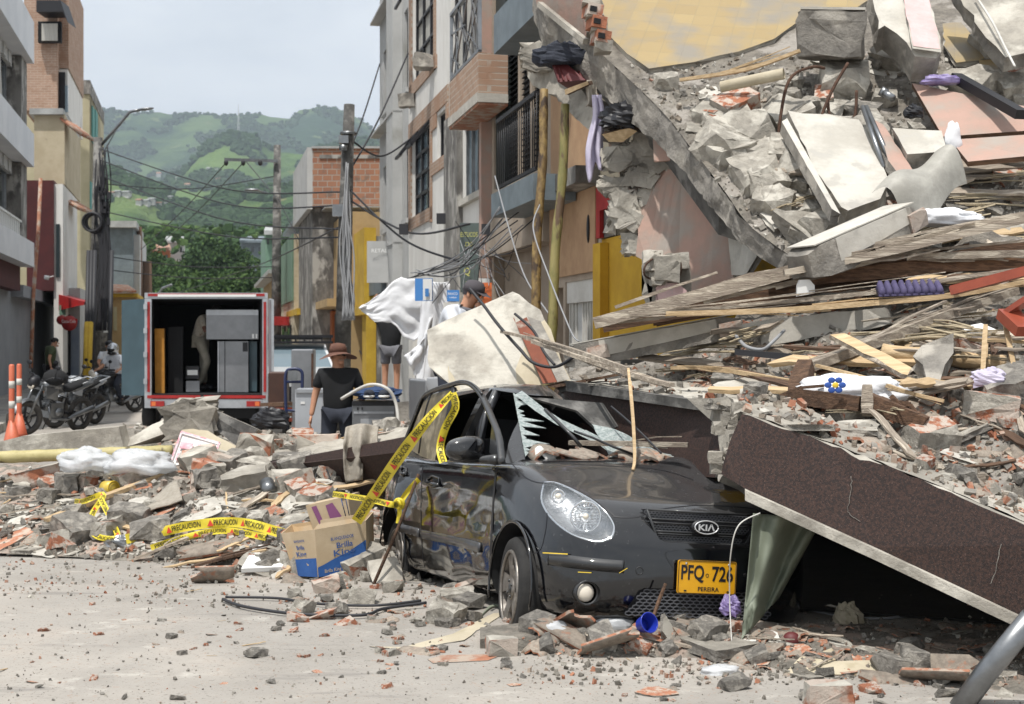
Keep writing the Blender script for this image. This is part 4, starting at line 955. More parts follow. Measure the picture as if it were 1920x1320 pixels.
ribbon(mb,[(1200,961),(1300,948),(1400,952),(1425,958)],.006); ribbon(mb,[(1026,962),(1022,1000),(1008,1036),(965,1034)],.004)
ribbon(mb,[(745,860),(736,930),(750,985),(765,1045),(800,1085)],.008)
mb.build('panel_gap','black',car)
def decal(mb,pts,off=.003,th=.01,mi=0):
 hs = [hit(*p) for p in pts]; hs = [h for h in hs if h]; n = sum((h[1] for h in hs),V((0,0,0))).normalized(); mb.prism([h[0]+h[1]*off for h in hs],n*th,mi); return n
mb = MB(); ribbon(mb,[(791,1001),(830,1009),(870,1018),(902,1027)],.055,.012,sub=6); ribbon(mb,[(752,990),(770,994),(787,999)],.055,.012,sub=5); md_ = mb.build('door_moulding','moulding',car)
md = md_.modifiers.new('s','SOLIDIFY'); md.thickness = .012; applymods(md_)
mb = MB(); ribbon(mb,[(1030,1048),(1068,1053),(1120,1059),(1170,1063)],.062,.012,sub=6); bp_ = mb.build('bumper_strip','trim_black',car)
md = bp_.modifiers.new('s','SOLIDIFY'); md.thickness = .014; applymods(bp_)
mb = MB(); ribbon(mb,[(1023,1037),(1068,1039.5)],.005,.019,sub=4); ribbon(mb,[(1086,1072.5),(1110,1073.5)],.004,.019,sub=3); ribbon(mb,[(1160,1074),(1175,1065)],.003,.019,sub=3); mb.build('paint_scrape','yellow',bp_)
mb = MB()
for (x,y) in ((1199,1070),):
 h = hit(x,y)
 if h: mb.torus(h[0]+h[1]*.001,h[1],.018,.003,18,6)
mb.build('tow_cap','trim_black',car)
# door handles
for pts in ([(803,899),(812,893),(824,897),(826,910),(812,913),(803,909)],[(752,881),(757,876),(763,879),(763,890),(756,893)]):
 mb = MB(); L_ = [hit(*p) for p in pts]; L_ = [h[0]+h[1]*.006 for h in L_ if h]
 mb.tube(L_+[L_[0]],.007,6); hd = mb.build('door_handle','trim_black',car)
 mb = MB(); L2 = [hit(*p) for p in ([(pts[0][0]+1,pts[0][1]+8),(pts[3][0]-1,pts[3][1])])]; mb.tube([h[0]+h[1]*.014 for h in L2],.012,8); mb.build('grip','car_paint',hd)
# grille mesh and bars with the badge
mb = MB(); mb.v = []; mb.prism([V((p[0]*1.02,.11,p[1])) for p in gr],(0,.004,0)); gp_ = mb.build('grille','black',car)
def hexgrid(mb,x0,x1,z0,z1,y,s,inside,mi=0,sz=.62):
 r = 0; z = z0
 while z < z1:
  x = x0+(s*.866 if r % 2 else 0)
  while x < x1:
   pts = [V((x+s*.98*math.sin(a*math.pi/3),y(x),z+s*sz*math.cos(a*math.pi/3))) for a in range(6)]
   if inside(x,z):
    for a in range(6):
     if a in (0,1,2) or True: mb.beam(pts[a],pts[(a+1) % 6],.003,.006,mi)
   x += 2*s*.866
  z += 1.5*s*sz; r += 1
def gin(x,z): t = (z-.588)/(.745-.588); return abs(x) < .225+.10*t and 0 < t < 1
mb = MB()
for (z0,z1) in ((.592,.622),(.65,.676),(.71,.742)): hexgrid(mb,-.33,.33,z0,z1,lambda x: .075+.12*x*x,.0115,gin)
mb.build('grille_mesh','mesh_grey',gp_)
mb = MB()
for z in (.628,.640,.682,.700):
 k = 12; wz = .225+.10*(z-.588)/.157
 mb.tube([V((-wz+2*wz*i/k,.062+.12*(-wz+2*wz*i/k)**2,z)) for i in range(k+1)],.0055,6)
mb.tube([V((p[0],.055+.13*p[0]**2,p[1])) for p in gr+[gr[0]]],.007,6)
mb.build('grille_bar','trim_black',gp_)
bc = V((0,.030,.672)); mb = MB(); mb.ellip(bc+V((0,.012,0)),(.078,.02,.042),n=32); eb = mb.build('badge','black',gp_)
mb = MB(); pts = [bc+V((.066*math.cos(a*math.pi/16),-.010,.033*math.sin(a*math.pi/16))) for a in range(33)]; mb.tube(pts,.0032,6)
put_text(mb,'KIΛ',bc,(1,0,0),(0,0,1),.034,.094,off=.0125,bold=.03); mb.build('badge_mark','silver',eb)
mb = MB(); mb.prism([V((p[0]*1.02,.085,p[1])) for p in li],(0,.004,0)); lg = mb.build('lower_grille','black',car)
mb = MB(); hexgrid(mb,-.4,.4,.232,.352,lambda x: .02+.11*x*x,.021,lambda x,z: abs(x) < .42-.1*(z-.225)/.12,sz=.5); mb.build('grille_mesh','mesh_grey',lg)
# number plate
pc = V((-.005,-.018,.425)); mb = MB(); pw,ph = .33,.165
rc = .012; ol = []
for (cx,cz,a0) in ((pw/2-rc,ph/2-rc,0),(-pw/2+rc,ph/2-rc,90),(-pw/2+rc,-ph/2+rc,180),(pw/2-rc,-ph/2+rc,270)):
 for k in range(4): a = R(a0+30*k); ol.append(pc+V((cx+rc*math.cos(a),0,cz+rc*math.sin(a))))
mb.prism(ol,(0,.006,0)); pl_ = mb.build('number_plate','plate_yellow',car)
mb = MB(); put_text(mb,'PFQ',pc+V((-.082,0,.016)),(1,0,0),(0,0,1),.088,.128,off=.002,bold=.022); put_text(mb,'726',pc+V((.086,0,.019)),(1,0,0),(0,0,1),.078,.120,off=.002,bold=.022)
put_text(mb,'PEREIRA',pc+V((.01,0,-.058)),(1,0,0),(0,0,1),.021,.118,off=.002,bold=.015)
o2 = [pc+(p-pc)*.97+V((0,-.002,0)) for p in ol]; mb.tube(o2+[o2[0]],.0016,5); mb.torus(pc+V((0,-.001,.010)),(0,1,0),.008,.0014,14,5)
for (x,z) in ((-.12,-.068),(.12,-.068)): mb.box(pc+V((x,-.0015,z)),(.014,.002,.007))
mb.build('plate_lettering','black',pl_)
for x in (-.12,.12): mb = MB(); mb.ellip(pc+V((x,-.003,.066)),(.007,.004,.007)); mb.build('screw','chrome',pl_)
# headlight: bowl, reflectors, bulb, clear lens
cen = sum((h[0] for h in hl),V((0,0,0)))/len(hl)
mb = MB(); inner = [h[0]+hdir*.085+(cen-h[0])*.12 for h in hl]; outer = [h[0]+hdir*.004 for h in hl]; n = len(hl)
mb.add(outer+inner+[cen+hdir*.10],[(i,(i+1) % n,n+(i+1) % n,n+i) for i in range(n)]+[(n+i,n+(i+1) % n,2*n) for i in range(n)],0,True)
hb = mb.build('headlight','reflector',car)
u_ = V((0,0,1)); r1 = (hit(1098,968) or hl[5])[0]; ax = -hdir
mb = MB(); mb.torus(r1+hdir*.025,ax,.075,.006,36,8); mb.torus(r1+hdir*.05,ax,.055,.004,30,6)
r2 = (hit(1046,930) or hl[0])[0]; mb.torus(r2+hdir*.03,ax,.034,.005,28,6)
mb.tube([h[0]+hdir*.006+(cen-h[0])*.03 for h in hl+[hl[0]]],.007,8); mb.build('chrome_ring','chrome',hb)
mb = MB(); qa = ax.to_track_quat('Z','Y').to_matrix()
for k in range(26):
 a = 2*math.pi*k/26; d = qa@V((math.cos(a),math.sin(a),0)); mb.beam(r1+hdir*.05+d*.028,r1+hdir*.027+d*.07,.004,.004)
for k in range(7): z = -.05+k*.016; mb.beam(r1+hdir*.035+V((-.05,.02,z)),r1+hdir*.035+V((.05,-.02,z)),.003,.003)
mb.build('reflector_rib','chrome',hb)
mb = MB(); mb.ellip(r1+hdir*.035,(.016,.016,.016)); mb.ellip(r2+hdir*.04,(.016,.016,.016)); mb.build('bulb','bulb',hb)
mb = MB(); K = 7; rows = [[h[0]+(cen-h[0])*(j/K)-hdir*(.004+.030*math.sin(j/K*math.pi/2)) for h in hl] for j in range(K)]
for r_ in rows: mb.v += r_
mb.v.append(cen-hdir*.034)
for j in range(K-1):
 for i in range(n): mb.f.append((j*n+i,j*n+(i+1) % n,(j+1)*n+(i+1) % n,(j+1)*n+i)); mb.m.append(0); mb.sm.append(True)
for i in range(n): mb.f.append(((K-1)*n+i,(K-1)*n+(i+1) % n,K*n)); mb.m.append(0); mb.sm.append(True)
mb.build('lens','lamp_glass',hb)
mb = MB(); rr2 = [V((-h[0].x,h[0].y,h[0].z)) for h in hl]; c2_ = V((-cen.x,cen.y,cen.z)); hd2 = V((-hdir.x,hdir.y,hdir.z))
mb.add([p-hd2*.004 for p in rr2]+[c2_-hd2*.035],[(i,(i+1) % n,n) for i in range(n)],0,True); mb.build('headlight','reflector',car)
# fog lamp
mb = MB(); mb.cyl(fogc+V((0,.03,0)),fogc+V((0,.06,0)),.056,28); mb.torus(fogc+V((0,.004,0)),(0,1,0),.058,.007,28,8); fg = mb.build('fog_lamp','trim_black',car)
mb = MB(); mb.ellip(fogc+V((0,.022,0)),(.046,.022,.046),n=24); mb.build('fog_lens','bulb',fg)
# wheels
def wheel(x,y,z,s,flat=.0,steer=0):
 rt = bpy.data.objects.new('wheel',None); COL.objects.link(rt); rt.parent = car; rt.location = (x,y,z); rt.rotation_euler = (0,0,steer)
 mb = MB(); N_ = 48; prof = [(-.075,.20),(-.085,.235),(-.078,.262),(-.055,.275),(0,.279),(.055,.275),(.078,.262),(.085,.235),(.075,.20)]
 for i in range(N_):
  a = 2*math.pi*i/N_
  for (px_,r_) in prof:
   zz_ = r_*math.cos(a);
   if flat and zz_ < -.215: zz_ = -.215-(-.215-zz_)*.2; px_ = px_*1.25
   mb.v.append(V((px_,r_*math.sin(a),zz_)))
 m__ = len(prof)
 for i in range(N_):
  for k in range(m__-1): mb.f.append((i*m__+k,((i+1) % N_)*m__+k,((i+1) % N_)*m__+k+1,i*m__+k+1)); mb.m.append(0); mb.sm.append(True)
 ty = mb.build('tyre','rubber',rt)
 mb = MB(); mb.torus((s*.078,0,0),(1,0,0),.196,.010,48,8); mb.torus((-s*.06,0,0),(1,0,0),.193,.014,48,8)
 for i in range(N_):
  a = 2*math.pi*i/N_; a2 = 2*math.pi*(i+1)/N_
  mb.quad((s*.078,.192*math.sin(a),.192*math.cos(a)),(s*.078,.192*math.sin(a2),.192*math.cos(a2)),(-s*.06,.175*math.sin(a2),.175*math.cos(a2)),(-s*.06,.175*math.sin(a),.175*math.cos(a)))
 for k in range(5):
  a = 2*math.pi*k/5+.2; d = V((0,math.sin(a),math.cos(a))); pz = V((0,math.cos(a),-math.sin(a)))
  w0,w1 = .036,.062
  for (r0,r1_,wa,wb,x0,x1) in ((.035,.12,.05,.034,.062,.072),(.12,.192,.034,.062,.072,.074)):
   f_ = [V((s*x0,0,0))+d*r0-pz*wa,V((s*x0,0,0))+d*r0+pz*wa,V((s*x1,0,0))+d*r1_+pz*wb,V((s*x1,0,0))+d*r1_-pz*wb]
   mb.prism(f_,(-s*.03,0,0))
 mb.cyl((s*.03,0,0),(s*.074,0,0),.058,24); rm = mb.build('rim','rim_alloy',rt)
 mb = MB()
 for k in range(4): a = math.pi/2*k+.5; mb.cyl((s*.07,.045*math.sin(a),.045*math.cos(a)),(s*.082,.045*math.sin(a),.045*math.cos(a)),.008,8)
 mb.cyl((s*.07,0,0),(s*.08,0,0),.026,18); mb.build('wheel_nut','trim_black',rm)
 mb = MB(); mb.cyl((-s*.05,0,0),(-s*.035,0,0),.12,24); mb.build('brake_disc','rust',rm)
 return rt
wheel(-.712,.70,.275,-1,.05,R(-7)); wheel(-.712,3.05,.26,-1,.05); wheel(.712,.70,.275,1,0,R(-7)); wheel(.712,3.05,.275,1)
for y in (.70,3.05):
 mb = MB(); mb.tube([V((-.795-.028*(y > 1),y+.33*math.cos(R(a)),.30+.33*math.sin(R(a)))) for a in range(-18,199,9)],.011,6,flat=.6); mb.build('arch_lip','car_paint',car)
# doors' twisted window frames, leaning away from the roof
pp0 = V((-.80,0,.93)); pn0 = V((1,0,-.10)).normalized()
def fr(px,py): return onplane(px,py,pp0,pn0)
mb = MB(); of = catmull([V((x,y,0)) for x,y in ((941,868),(935,818),(920,778),(904,743),(887,724),(868,718),(845,723),(812,734),(793,748),(778,785),(764,820),(752,850))],4)
mb.tube([fr(p.x,p.y) for p in of],.022,8,flat=.6); dfr = mb.build('door_frame','trim_black',car)
mb = MB(); mb.tube([fr(p.x+3,p.y-3.5)+V((-.012,0,0)) for p in of if p.x < 905],.008,6); mb.build('drip_moulding','car_paint',dfr)
mb = MB(); mb.tube([fr(852,726),fr(838,790),fr(820,862)],.030,8,flat=.5); mb.build('door_pillar','black',dfr); mb = MB(); mb.tube([fr(809,738),fr(801,762),fr(794,790),fr(786,850)],.010,6); mb.build('window_divider','black',dfr)
# roof side pillar and rubber seals seen through the opening
mb = MB(); mb.tube([V((-.60,1.98,.96)),V((-.58,1.95,1.2)),V((-.52,1.90,1.40))],.03,8); mb.tube([V((-.66,1.8,.96)),V((-.60,1.86,1.25)),V((-.50,2.0,1.43))],.014,6); mb.tube([V((-.52,2.3,1.0)),V((-.5,2.25,1.2)),V((-.46,2.1,1.42))],.02,8); mb.build('weather_strip','moulding',car)
mb = MB(); g1 = [fr(*p) for p in ((846,730),(812,739),(795,752),(780,788),(762,838),(790,856),(815,864),(832,800))]; mb.prism(g1,(.006,0,0)); mb.build('door_glass','glass_dusty',car)
mb = MB(); g1 = [fr(*p) for p in ((941,868),(937,830),(927,800),(922,797),(917,848))]; mb.prism(g1,(.01,0,0)); mb.build('corner_trim','trim_black',car)
mb = MB(); ribbon(mb,[(816,868),(860,873),(905,882),(933,888)],.02,.004,sub=4); mb.build('waist_seal','trim_black',car)
# wing mirror
mc = onplane(871,841,(-.93,0,0),(1,0,0)); mc = onplane(872,842,(0,1.33,0),(0,1,0))
mb = MB()
for j in range(9):
 t = j/8; th = math.pi*t
mb.grid(lambda u,v: mc+V((-.12+.0*u,0,0)),1,1) if False else None
pts = []; NU,NV = 28,12
for j in range(NV+1):
 th = math.pi*j/NV
 for k in range(NU):
  a = 2*math.pi*k/NU; cx = math.copysign(abs(math.cos(a))**.62,math.cos(a)); cz = math.copysign(abs(math.sin(a))**.7,math.sin(a))
  rr_ = math.sin(th)**.55; x = cx*rr_*.118; z = cz*rr_*(.076-.018*(-x/.118 if x < 0 else 0)); y = -math.cos(th)*.065*(1 if th < math.pi/2 else .55)
  pts.append(mc+V((x,y,z+ .010*x/.118)))
mb.add(pts,[(j*NU+k,j*NU+(k+1) % NU,(j+1)*NU+(k+1) % NU,(j+1)*NU+k) for j in range(NV) for k in range(NU)],0,True)
mr = mb.build('wing_mirror','car_paint',car)
mb = MB(); e = fr(932,862); mb.tube([mc+V((.03,.02,-.062)),mc+V((.11,.02,-.052)),e+V((0,0,.0))],[.030,.028,.045],10,flat=.7); mb.tube([mc+V((-.09,-.0,-.06)),mc+V((.0,-.01,-.068)),mc+V((.1,0,-.055))],.014,8); mb.build('mirror_arm','trim_black',mr)
# windscreen: crazed remains around the hole and a sagging sheet to the right
ww = lambda x,t: V((x,1.115+.585*t-.06*(1-x*x*2),.99+.385*t))
rg = random.Random(8)
mb = MB()
TT = [(t/15+rg.uniform(-.012,.012)) for t in range(16)]
for i in range(15):
 x0 = -.60+.11*TT[i]; dp = rg.choice((.03,.05,.07,.11,.04,.16)); (a,b_,c) = ((x0,TT[i]),(x0+dp,(TT[i]+TT[i+1])/2+rg.uniform(-.05,.05)),(-.60+.11*TT[i+1],TT[i+1]+.02))
 mb.prism([ww(*a),ww(*b_),ww(*c)],(0,.004,-.004))
strp = [(-.50,.95),(-.42,.70),(-.33,.50),(-.22,.36),(-.12,.22),(-.06,.05)]
for i in range(len(strp)-1):
 a,b_ = strp[i],strp[i+1]; w_ = .05+.02*rg.random(); mb.add([ww(*a)+V((0,-.02,.01)),ww(*b_)+V((0,-.02,.01)),ww(b_[0]+w_,b_[1]+w_*.9)+V((0,.0,.02)),ww(a[0]+w_,a[1]+w_*.9)+V((0,0,.02))],[(0,1,2,3)],0)
mb.build('broken_windscreen','glass_crazed',car)
def wsag(u,v):
 x = -.10+.72*u; t = (.02+(.82*(1-u)**1.3)*v); p = ww(x,t*.62); return p+V((0,-.02-.05*u*(1-v),.02+.02*math.sin(u*9)*v+.012*noise.noise(V((u*6,v*6,0)))))
mb = MB(); mb.grid(wsag,22,10); sg_ = mb.build('sagging_windscreen','glass_crazed',car)
mb = MB(); mb.prism([ww(-.40,.97)+V((0,.03,.0)),ww(.10,.97)+V((0,.03,0)),ww(.16,.6)+V((0,.12,0)),ww(.02,.45)+V((0,.14,0)),ww(-.1,.8)+V((0,.06,0))],(0,.02,-.01)); mb.build('sun_visor','concrete_dark',car)
# wipers
mb = MB(); W = lambda px,py,y: onplane(px,py,(0,y,0),(0,1,0))
mb.tube([W(1022,768,1.35),W(1050,795,1.2),W(1075,820,1.1),W(1090,838,1.08)],.011,6); mb.tube([W(1076,808,1.1),W(1110,820,1.05),W(1150,838,1.0),W(1188,852,.98)],.008,6); mb.build('wiper','trim_black',car)
mb = MB()
for k in range(44): x = 1018+k*3.2; h = hit(x,866.5-.012*(x-1018)); h and mb.box(h[0]+V((0,0,.003)),(.005,.022,.004))
mb.build('cowl_grille','black',car)
h = hit(1167,870); mb = MB(); mb.ellip(h[0],(.014,.01,.006)); mb.build('washer_jet','black',car)
# ================= FALLEN PARAPET: long brown band lying over the car =================
rg = random.Random(11)
pa = thing('fallen_parapet','long dark brown parapet slab slanting down to the right over the front of the car','parapet',P(1650,1150,6.2))
f_ = PV([(1352,889,6.75),(1358,850,6.75),(1376,806,6.75),(1392,776,6.74),(1560,835,6.45),(1760,915,6.1),(1990,1012,5.75),(1990,1190,5.75),(1640,1026,6.25),(1395,915,6.68)])
f_[6] = f_[6]+(f_[6]-f_[5])*1.1; f_[7] = f_[7]+(f_[7]-f_[8])*.74
mb = MB(); slab(mb,f_,.05,rg,.016,0,1,.05,skip=(6,7,8)); mb.build('granite_face',['granite_brown','concrete_light'],pa)
back = V((.10,1.0,.05))
t_ = PV([(1378,778,6.80),(1392,773,6.8),(1560,832,6.51),(1760,912,6.16),(1990,1009,5.81)]); t_.append(t_[4]+(t_[4]-t_[3])*1.1); up = V((0,0,.004))
def topsheet(a,n,dep,rise,amp,seed,dz=0):
 "rough broken concrete top going back from an edge"
 m_ = MB(); nv = 14; fine = []
 for i in range(len(a)-1):
  k = 9
  for j in range(k): fine.append(a[i].lerp(a[i+1],j/k))
 fine.append(a[-1]); m2 = nv+1
 for p in fine:
  for j in range(m2):
   t = j/nv; q = p+V((dep[0]*t,dep[1]*t,dep[2]*t+rise*t*t)); e = min(1,t*5+.12)
   d = noise.fractal(V((q.x*4,q.y*4,seed)),1,2,5)*amp*e+noise.noise(V((q.x*14,q.y*14,seed)))*amp*.35*e
   m_.v.append(q+V((noise.noise(V((q.x*9,q.y*9,3+seed)))*.02,(-.02*rg.random() if j == 0 else 0),d+dz)))
 for i in range(len(fine)-1):
  for j in range(nv): m_.f.append((i*m2+j,(i+1)*m2+j,(i+1)*m2+j+1,i*m2+j+1)); m_.m.append(0); m_.sm.append(False)
 return m_
md0 = topsheet([p+up for p in t_],5,(.12,.55,.06),.03,.035,3); md0 = md0.build('broken_top','concrete_light',pa)
mb = MB(); lip = PV([(1395,918,6.66),(1640,1029,6.23),(1990,1193,5.73)]); lip[2] = lip[2]+(lip[2]-lip[1])*.74; mb.tube([p+V((0,-.0,-.012)) for p in lip],.001,4)
mb = MB()
for a,b_ in zip(lip,lip[1:]): mb.prism([a+V((0,-.03,.0)),b_+V((0,-.03,.0)),b_+V((0,-.03,-.05)),a+V((0,-.03,-.05))],(.1,.6,.04))
mb.build('under_ledge','concrete_light',pa)
for pts in ([(1597,893),(1596,915),(1591,950),(1592,962),(1604,972),(1612,978)],[(1876,1020),(1872,1050),(1864,1080),(1857,1095)]):
 L_ = [P(x,y,6.6) for x,y in pts]; nn = (f_[6]-f_[3]).cross(f_[8]-f_[3]).normalized(); L_ = [CAMP+(p-CAMP)*((f_[3]-CAMP).dot(nn)/(p-CAMP).dot(nn)) for p in L_]
 mb = MB(); mb.tube([p+V((rg.uniform(-.004,.004),.0,0)) for p in catmull(L_,4)],.0017,4); mb.build('crack','concrete',pa)
# second piece behind the bonnet with its grey coping
pb = thing('fallen_parapet','dark brown parapet piece with a grey coping lying across the crushed roof behind the bonnet','parapet',P(1200,880,8.4))
f2 = PV([(1063,730,9.0),(1290,752,8.0),(1330,772,7.75),(1354,805,7.6),(1362,840,7.55),(1350,872,7.55),(1340,895,7.55),(1200,890,8.3),(1063,880,9.0)])
mb = MB(); slab(mb,f2,.06,rg,.006,0,1,.08,skip=(0,6,7,8)); mb.build('granite_face',['granite_brown','concrete'],pb)
mb = MB(); cp = PV([(1060,714,8.97),(1315,752,7.76),(1318,770,7.76),(1061,733,8.97)]); mb.prism([p+V((0,-.04,0)) for p in cp],(.1,.1,0)); mb.build('coping','concrete_dark',pb)
cp2 = PV([(975,733,10.0),(1060,714,8.99),(1061,733,8.99),(975,753,10.0)]); mb = MB(); mb.prism(cp2,(.12,.02,0)); mb.build('coping','concrete_dark',pb)
mb = MB(); mb.prism(PV([(985,750,9.95),(1063,732,9.0),(1063,880,9.0),(1000,840,9.95)]),(.1,.03,0)); mb.build('granite_face','granite_brown',pb)
mt = topsheet(PV([(1062,713,9.0),(1180,729,8.4),(1290,748,7.9),(1362,768,7.5)]),5,(.5,.85,.02),.0,.05,8); mt = mt.build('broken_top','concrete_light',pb); mtb = mt
# pale broken concrete in the joint between the two pieces
jn = thing('concrete_joint','pale jagged broken concrete in the gap between the two brown parapet pieces','concrete',P(1370,880,7.0))
mb = MB(); slab(mb,PV([(1292,750,7.75),(1400,740,7.5),(1440,752,7.2),(1400,790,7.0),(1386,830,6.95),(1372,880,6.9),(1345,905,7.3),(1352,850,7.45),(1345,800,7.6)]),.3,rg,.03,0,0,.05)
for v in mb.v[:]: pass
for k in range(34):
 px = rg.uniform(1335,1400); py = rg.uniform(755,880);
 if abs(px-1372+(py-755)*.12) > 26: continue
 vs,fs = block(rg,(rg.uniform(.03,.08),rg.uniform(.03,.07),rg.uniform(.03,.07)),cutc=3); mb.add([P(px,py,6.95)+v for v in vs],fs)
mb.build('joint_rubble','concrete_light',jn)
# third piece behind the car on the left
pc3 = thing('fallen_parapet','low dark brown parapet piece behind the left side of the car','parapet',P(600,930,11.5))
mb = MB(); slab(mb,PV([(425,885,12.4),(520,862,12.0),(640,850,11.5),(790,812,10.4),(790,905,10.4),(640,935,11.5),(520,905,12.0)]),.09,rg,.01,0,1,.12,skip=(5,4)); mb.build('granite_face',['granite_brown','concrete'],pc3)
mt = topsheet(PV([(425,884,12.4),(520,861,12.0),(640,849,11.5),(790,811,10.4)]),5,(.25,.9,.05),.03,.07,5); mt.build('broken_top','concrete_light',pc3)
# ================= THE COLLAPSED STOREYS =================
brickmat('floor_tile','9c885f','937f58','8a7f66',2.6,bw=.5,rh=.5,ms=.004,off=0,dirt='827b6f',dt=(.44,.66),rough=.6)
brickmat('core_brick','a85c3b','8e4f34','a39d94',3.2,bw=.32,rh=.5,ms=.06,dirt='9a948b',dt=(.48,.6))
A_,B_,C_,D_ = P(1010,0,13),P(1900,60,12),P(1500,500,9.5),P(1920,480,9)
cf = thing('collapsed_floor','huge tilted grey floor slab with yellow tiles sliding down from the ruined building','floor slab',P(1500,640,9.6))
nF = (B_-A_).cross(C_-A_).normalized(); nF = nF if nF.z > 0 else -nF
def fl(px,py,up=0): d = P(px,py,10)-CAMP; p = CAMP+d*((A_-CAMP).dot(nF)/d.dot(nF)); return p+nF*up
top_edge = [(1000,-60),(1012,2),(1060,40),(1123,97),(1170,140),(1220,187),(1260,230),(1296,278),(1328,318),(1360,360),(1408,425),(1500,492)]
low_edge = [(1000,10),(1013,77),(1060,123),(1112,162),(1160,208),(1205,246),(1247,280),(1283,325),(1318,366),(1350,405),(1398,462),(1484,520)]
mb = MB(); ring_t = [fl(*p) for p in top_edge]
# edge beam face
K = len(top_edge); dn = []
for i in range(K):
 p = fl(*top_edge[i]); L_ = (low_edge[i][1]-top_edge[i][1]); d = P(*low_edge[i],1)-CAMP; sc_ = (p.y+.12)/d.y; dn.append(CAMP+d*sc_)
fine_t = catmull(ring_t,8); fine_d = catmull(dn,8); m_ = 7
for i,(a,b_) in enumerate(zip(fine_t,fine_d)):
 for j in range(m_+1):
  q = a.lerp(b_,j/m_); mb.v.append(q+V((-.02,-.03,0))*noise.noise(q*3)*2+V((noise.noise(q*11+V((5,0,0)))*.028,noise.noise(q*11)*.028,noise.noise(q*13)*.02)))
for i in range(len(fine_t)-1):
 for j in range(m_): mb.f.append((i*(m_+1)+j,(i+1)*(m_+1)+j,(i+1)*(m_+1)+j+1,i*(m_+1)+j+1)); mb.m.append(0); mb.sm.append(False)
mb.build('edge_beam','concrete',cf)
# top of the slab: rough grey screed following the plane
def Fgrid(pxs,pys): pass
mb = MB(); nu,nv = 80,46
def flp(u,v):
 # u along the sloping edge, v inwards to the right
 i = u*(len(fine_t)-1); k = min(int(i),len(fine_t)-2); e = fine_t[k].lerp(fine_t[k+1],i-k); far = fl(2250,-330+u*980)
 q = e.lerp(far,v); am = min(1,v*8)
 return q+nF*((noise.fractal(q*1.3,1,2,5)*.07+noise.noise(q*9)*.02)*am*(.35+u*.9))
mb.grid(flp,nu,nv,smooth=False); mb.build('screed','dust',cf)
mb = MB(); mb.prism([p-nF*.02+V((0,.25,0)) for p in ring_t[::3]]+[fl(2250,650)-nF*.02,fl(2250,-330)-nF*.02],-nF*.35); mb.build('slab_core','concrete_dark',cf)
mb = MB(); tl = [(1118,-30),(1128,5),(1143,80),(1175,110),(1218,137),(1300,126),(1385,106),(1450,82),(1510,40),(1600,28),(1680,-30)]
slab(mb,[fl(*p,.05) for p in tl],.06,rg,.02,0,1,.15); tx = (B_-A_).normalized(); ty = nF.cross(tx)
mb.build('tiled_floor',['floor_tile','concrete_light'],cf,uv=lambda v: ((v-A_).dot(tx),(v-A_).dot(ty)))
def fpatch(name,pts,m,label,cat,up=.08,th=.04,jag=.02,uvf=True,ms='concrete_light'):
 mb = MB(); slab(mb,[fl(*p,up) for p in pts],th,rg,jag,0,1,.08); c = sum(mb.v,V((0,0,0)))/len(mb.v)
 return tag(mb.build(name,[m,ms],origin=c,uv=(lambda v: ((v-A_).dot(tx),(v-A_).dot(ty))) if uvf else None),label,cat)
fpatch('floor_fragment',[(1765,60),(1800,58),(1830,95),(1860,120),(1835,130),(1790,133),(1768,100)],'floor_tile','piece of yellow tiled floor right of the pink and white column','floor fragment')
fpatch('floor_fragment',[(1830,128),(1866,126),(1872,150),(1840,152)],'floor_tile','small yellow tile fragment under the grey upper right slab','floor fragment')
# thin wall still standing on the slab edge, with a column of hollow bricks
wl2 = thing('wall_remnant','broken white wall end with a stack of hollow orange bricks on the slab edge','wall',fl(1120,60))
mb = MB(); slab(mb,[fl(1008,0)+V((0,-.05,-.08)),fl(1098,72)+V((0,-.05,-.05)),P(1100,60,11.9),P(1092,-60,12.1),P(990,-60,13)],.1,rg,.01,0,1,.1); mb.build('wall',['plaster_pink','concrete'],wl2)
mb = MB(); mb.beam(P(1012,8,12.7),P(1098,78,11.75),.05,.05); mb.build('skirting','concrete_light',wl2)
for k,(x,y) in enumerate(((1111,22),(1118,45),(1126,72))):
 mb = MB(); c = P(x,y,11.6); e = (.028 if k % 2 else 0); mb.box(c,(.13,.2,.10),(0,R(8),R(14))); mb.box(c+V((.0,-.10,0)),(.06,.03,.045),(0,R(8),R(14)),1); mb.build('hollow_brick',['brick','black_matte'],wl2)
mb = MB()
for k,(x,y,s_) in enumerate(((1107,8,.03),(1114,33,.03),(1122,58,.03),(1130,90,.09))): vs,fs = block(rg,(.15,.2,s_)); mb.add([P(x,y,11.62)+v for v in vs],fs)
mb.build('mortar','concrete_light',wl2)
# lower beam poking out on the left
lb = thing('broken_beam','pale broken concrete beam end resting on the two bamboo props','beam',P(1080,250,13))
mb = MB(); slab(mb,PV([(990,100,13.4),(1010,92,13.3),(1060,140,13),(1100,180,12.6),(1130,230,12.2),(1122,262,12.2),(1080,222,12.6),(1040,182,13),(996,160,13.4),(988,130,13.4)]),.35,rg,.04,0,0,.08); mb.build('beam','concrete_light',lb)
mb = MB()
for k in range(6): vs,fs = block(rg,(.2,.2,.16)); mb.add([P(rg.uniform(990,1030),rg.uniform(95,125),13.2)+v for v in vs],fs)
mb.build('broken_end','concrete_light',lb)
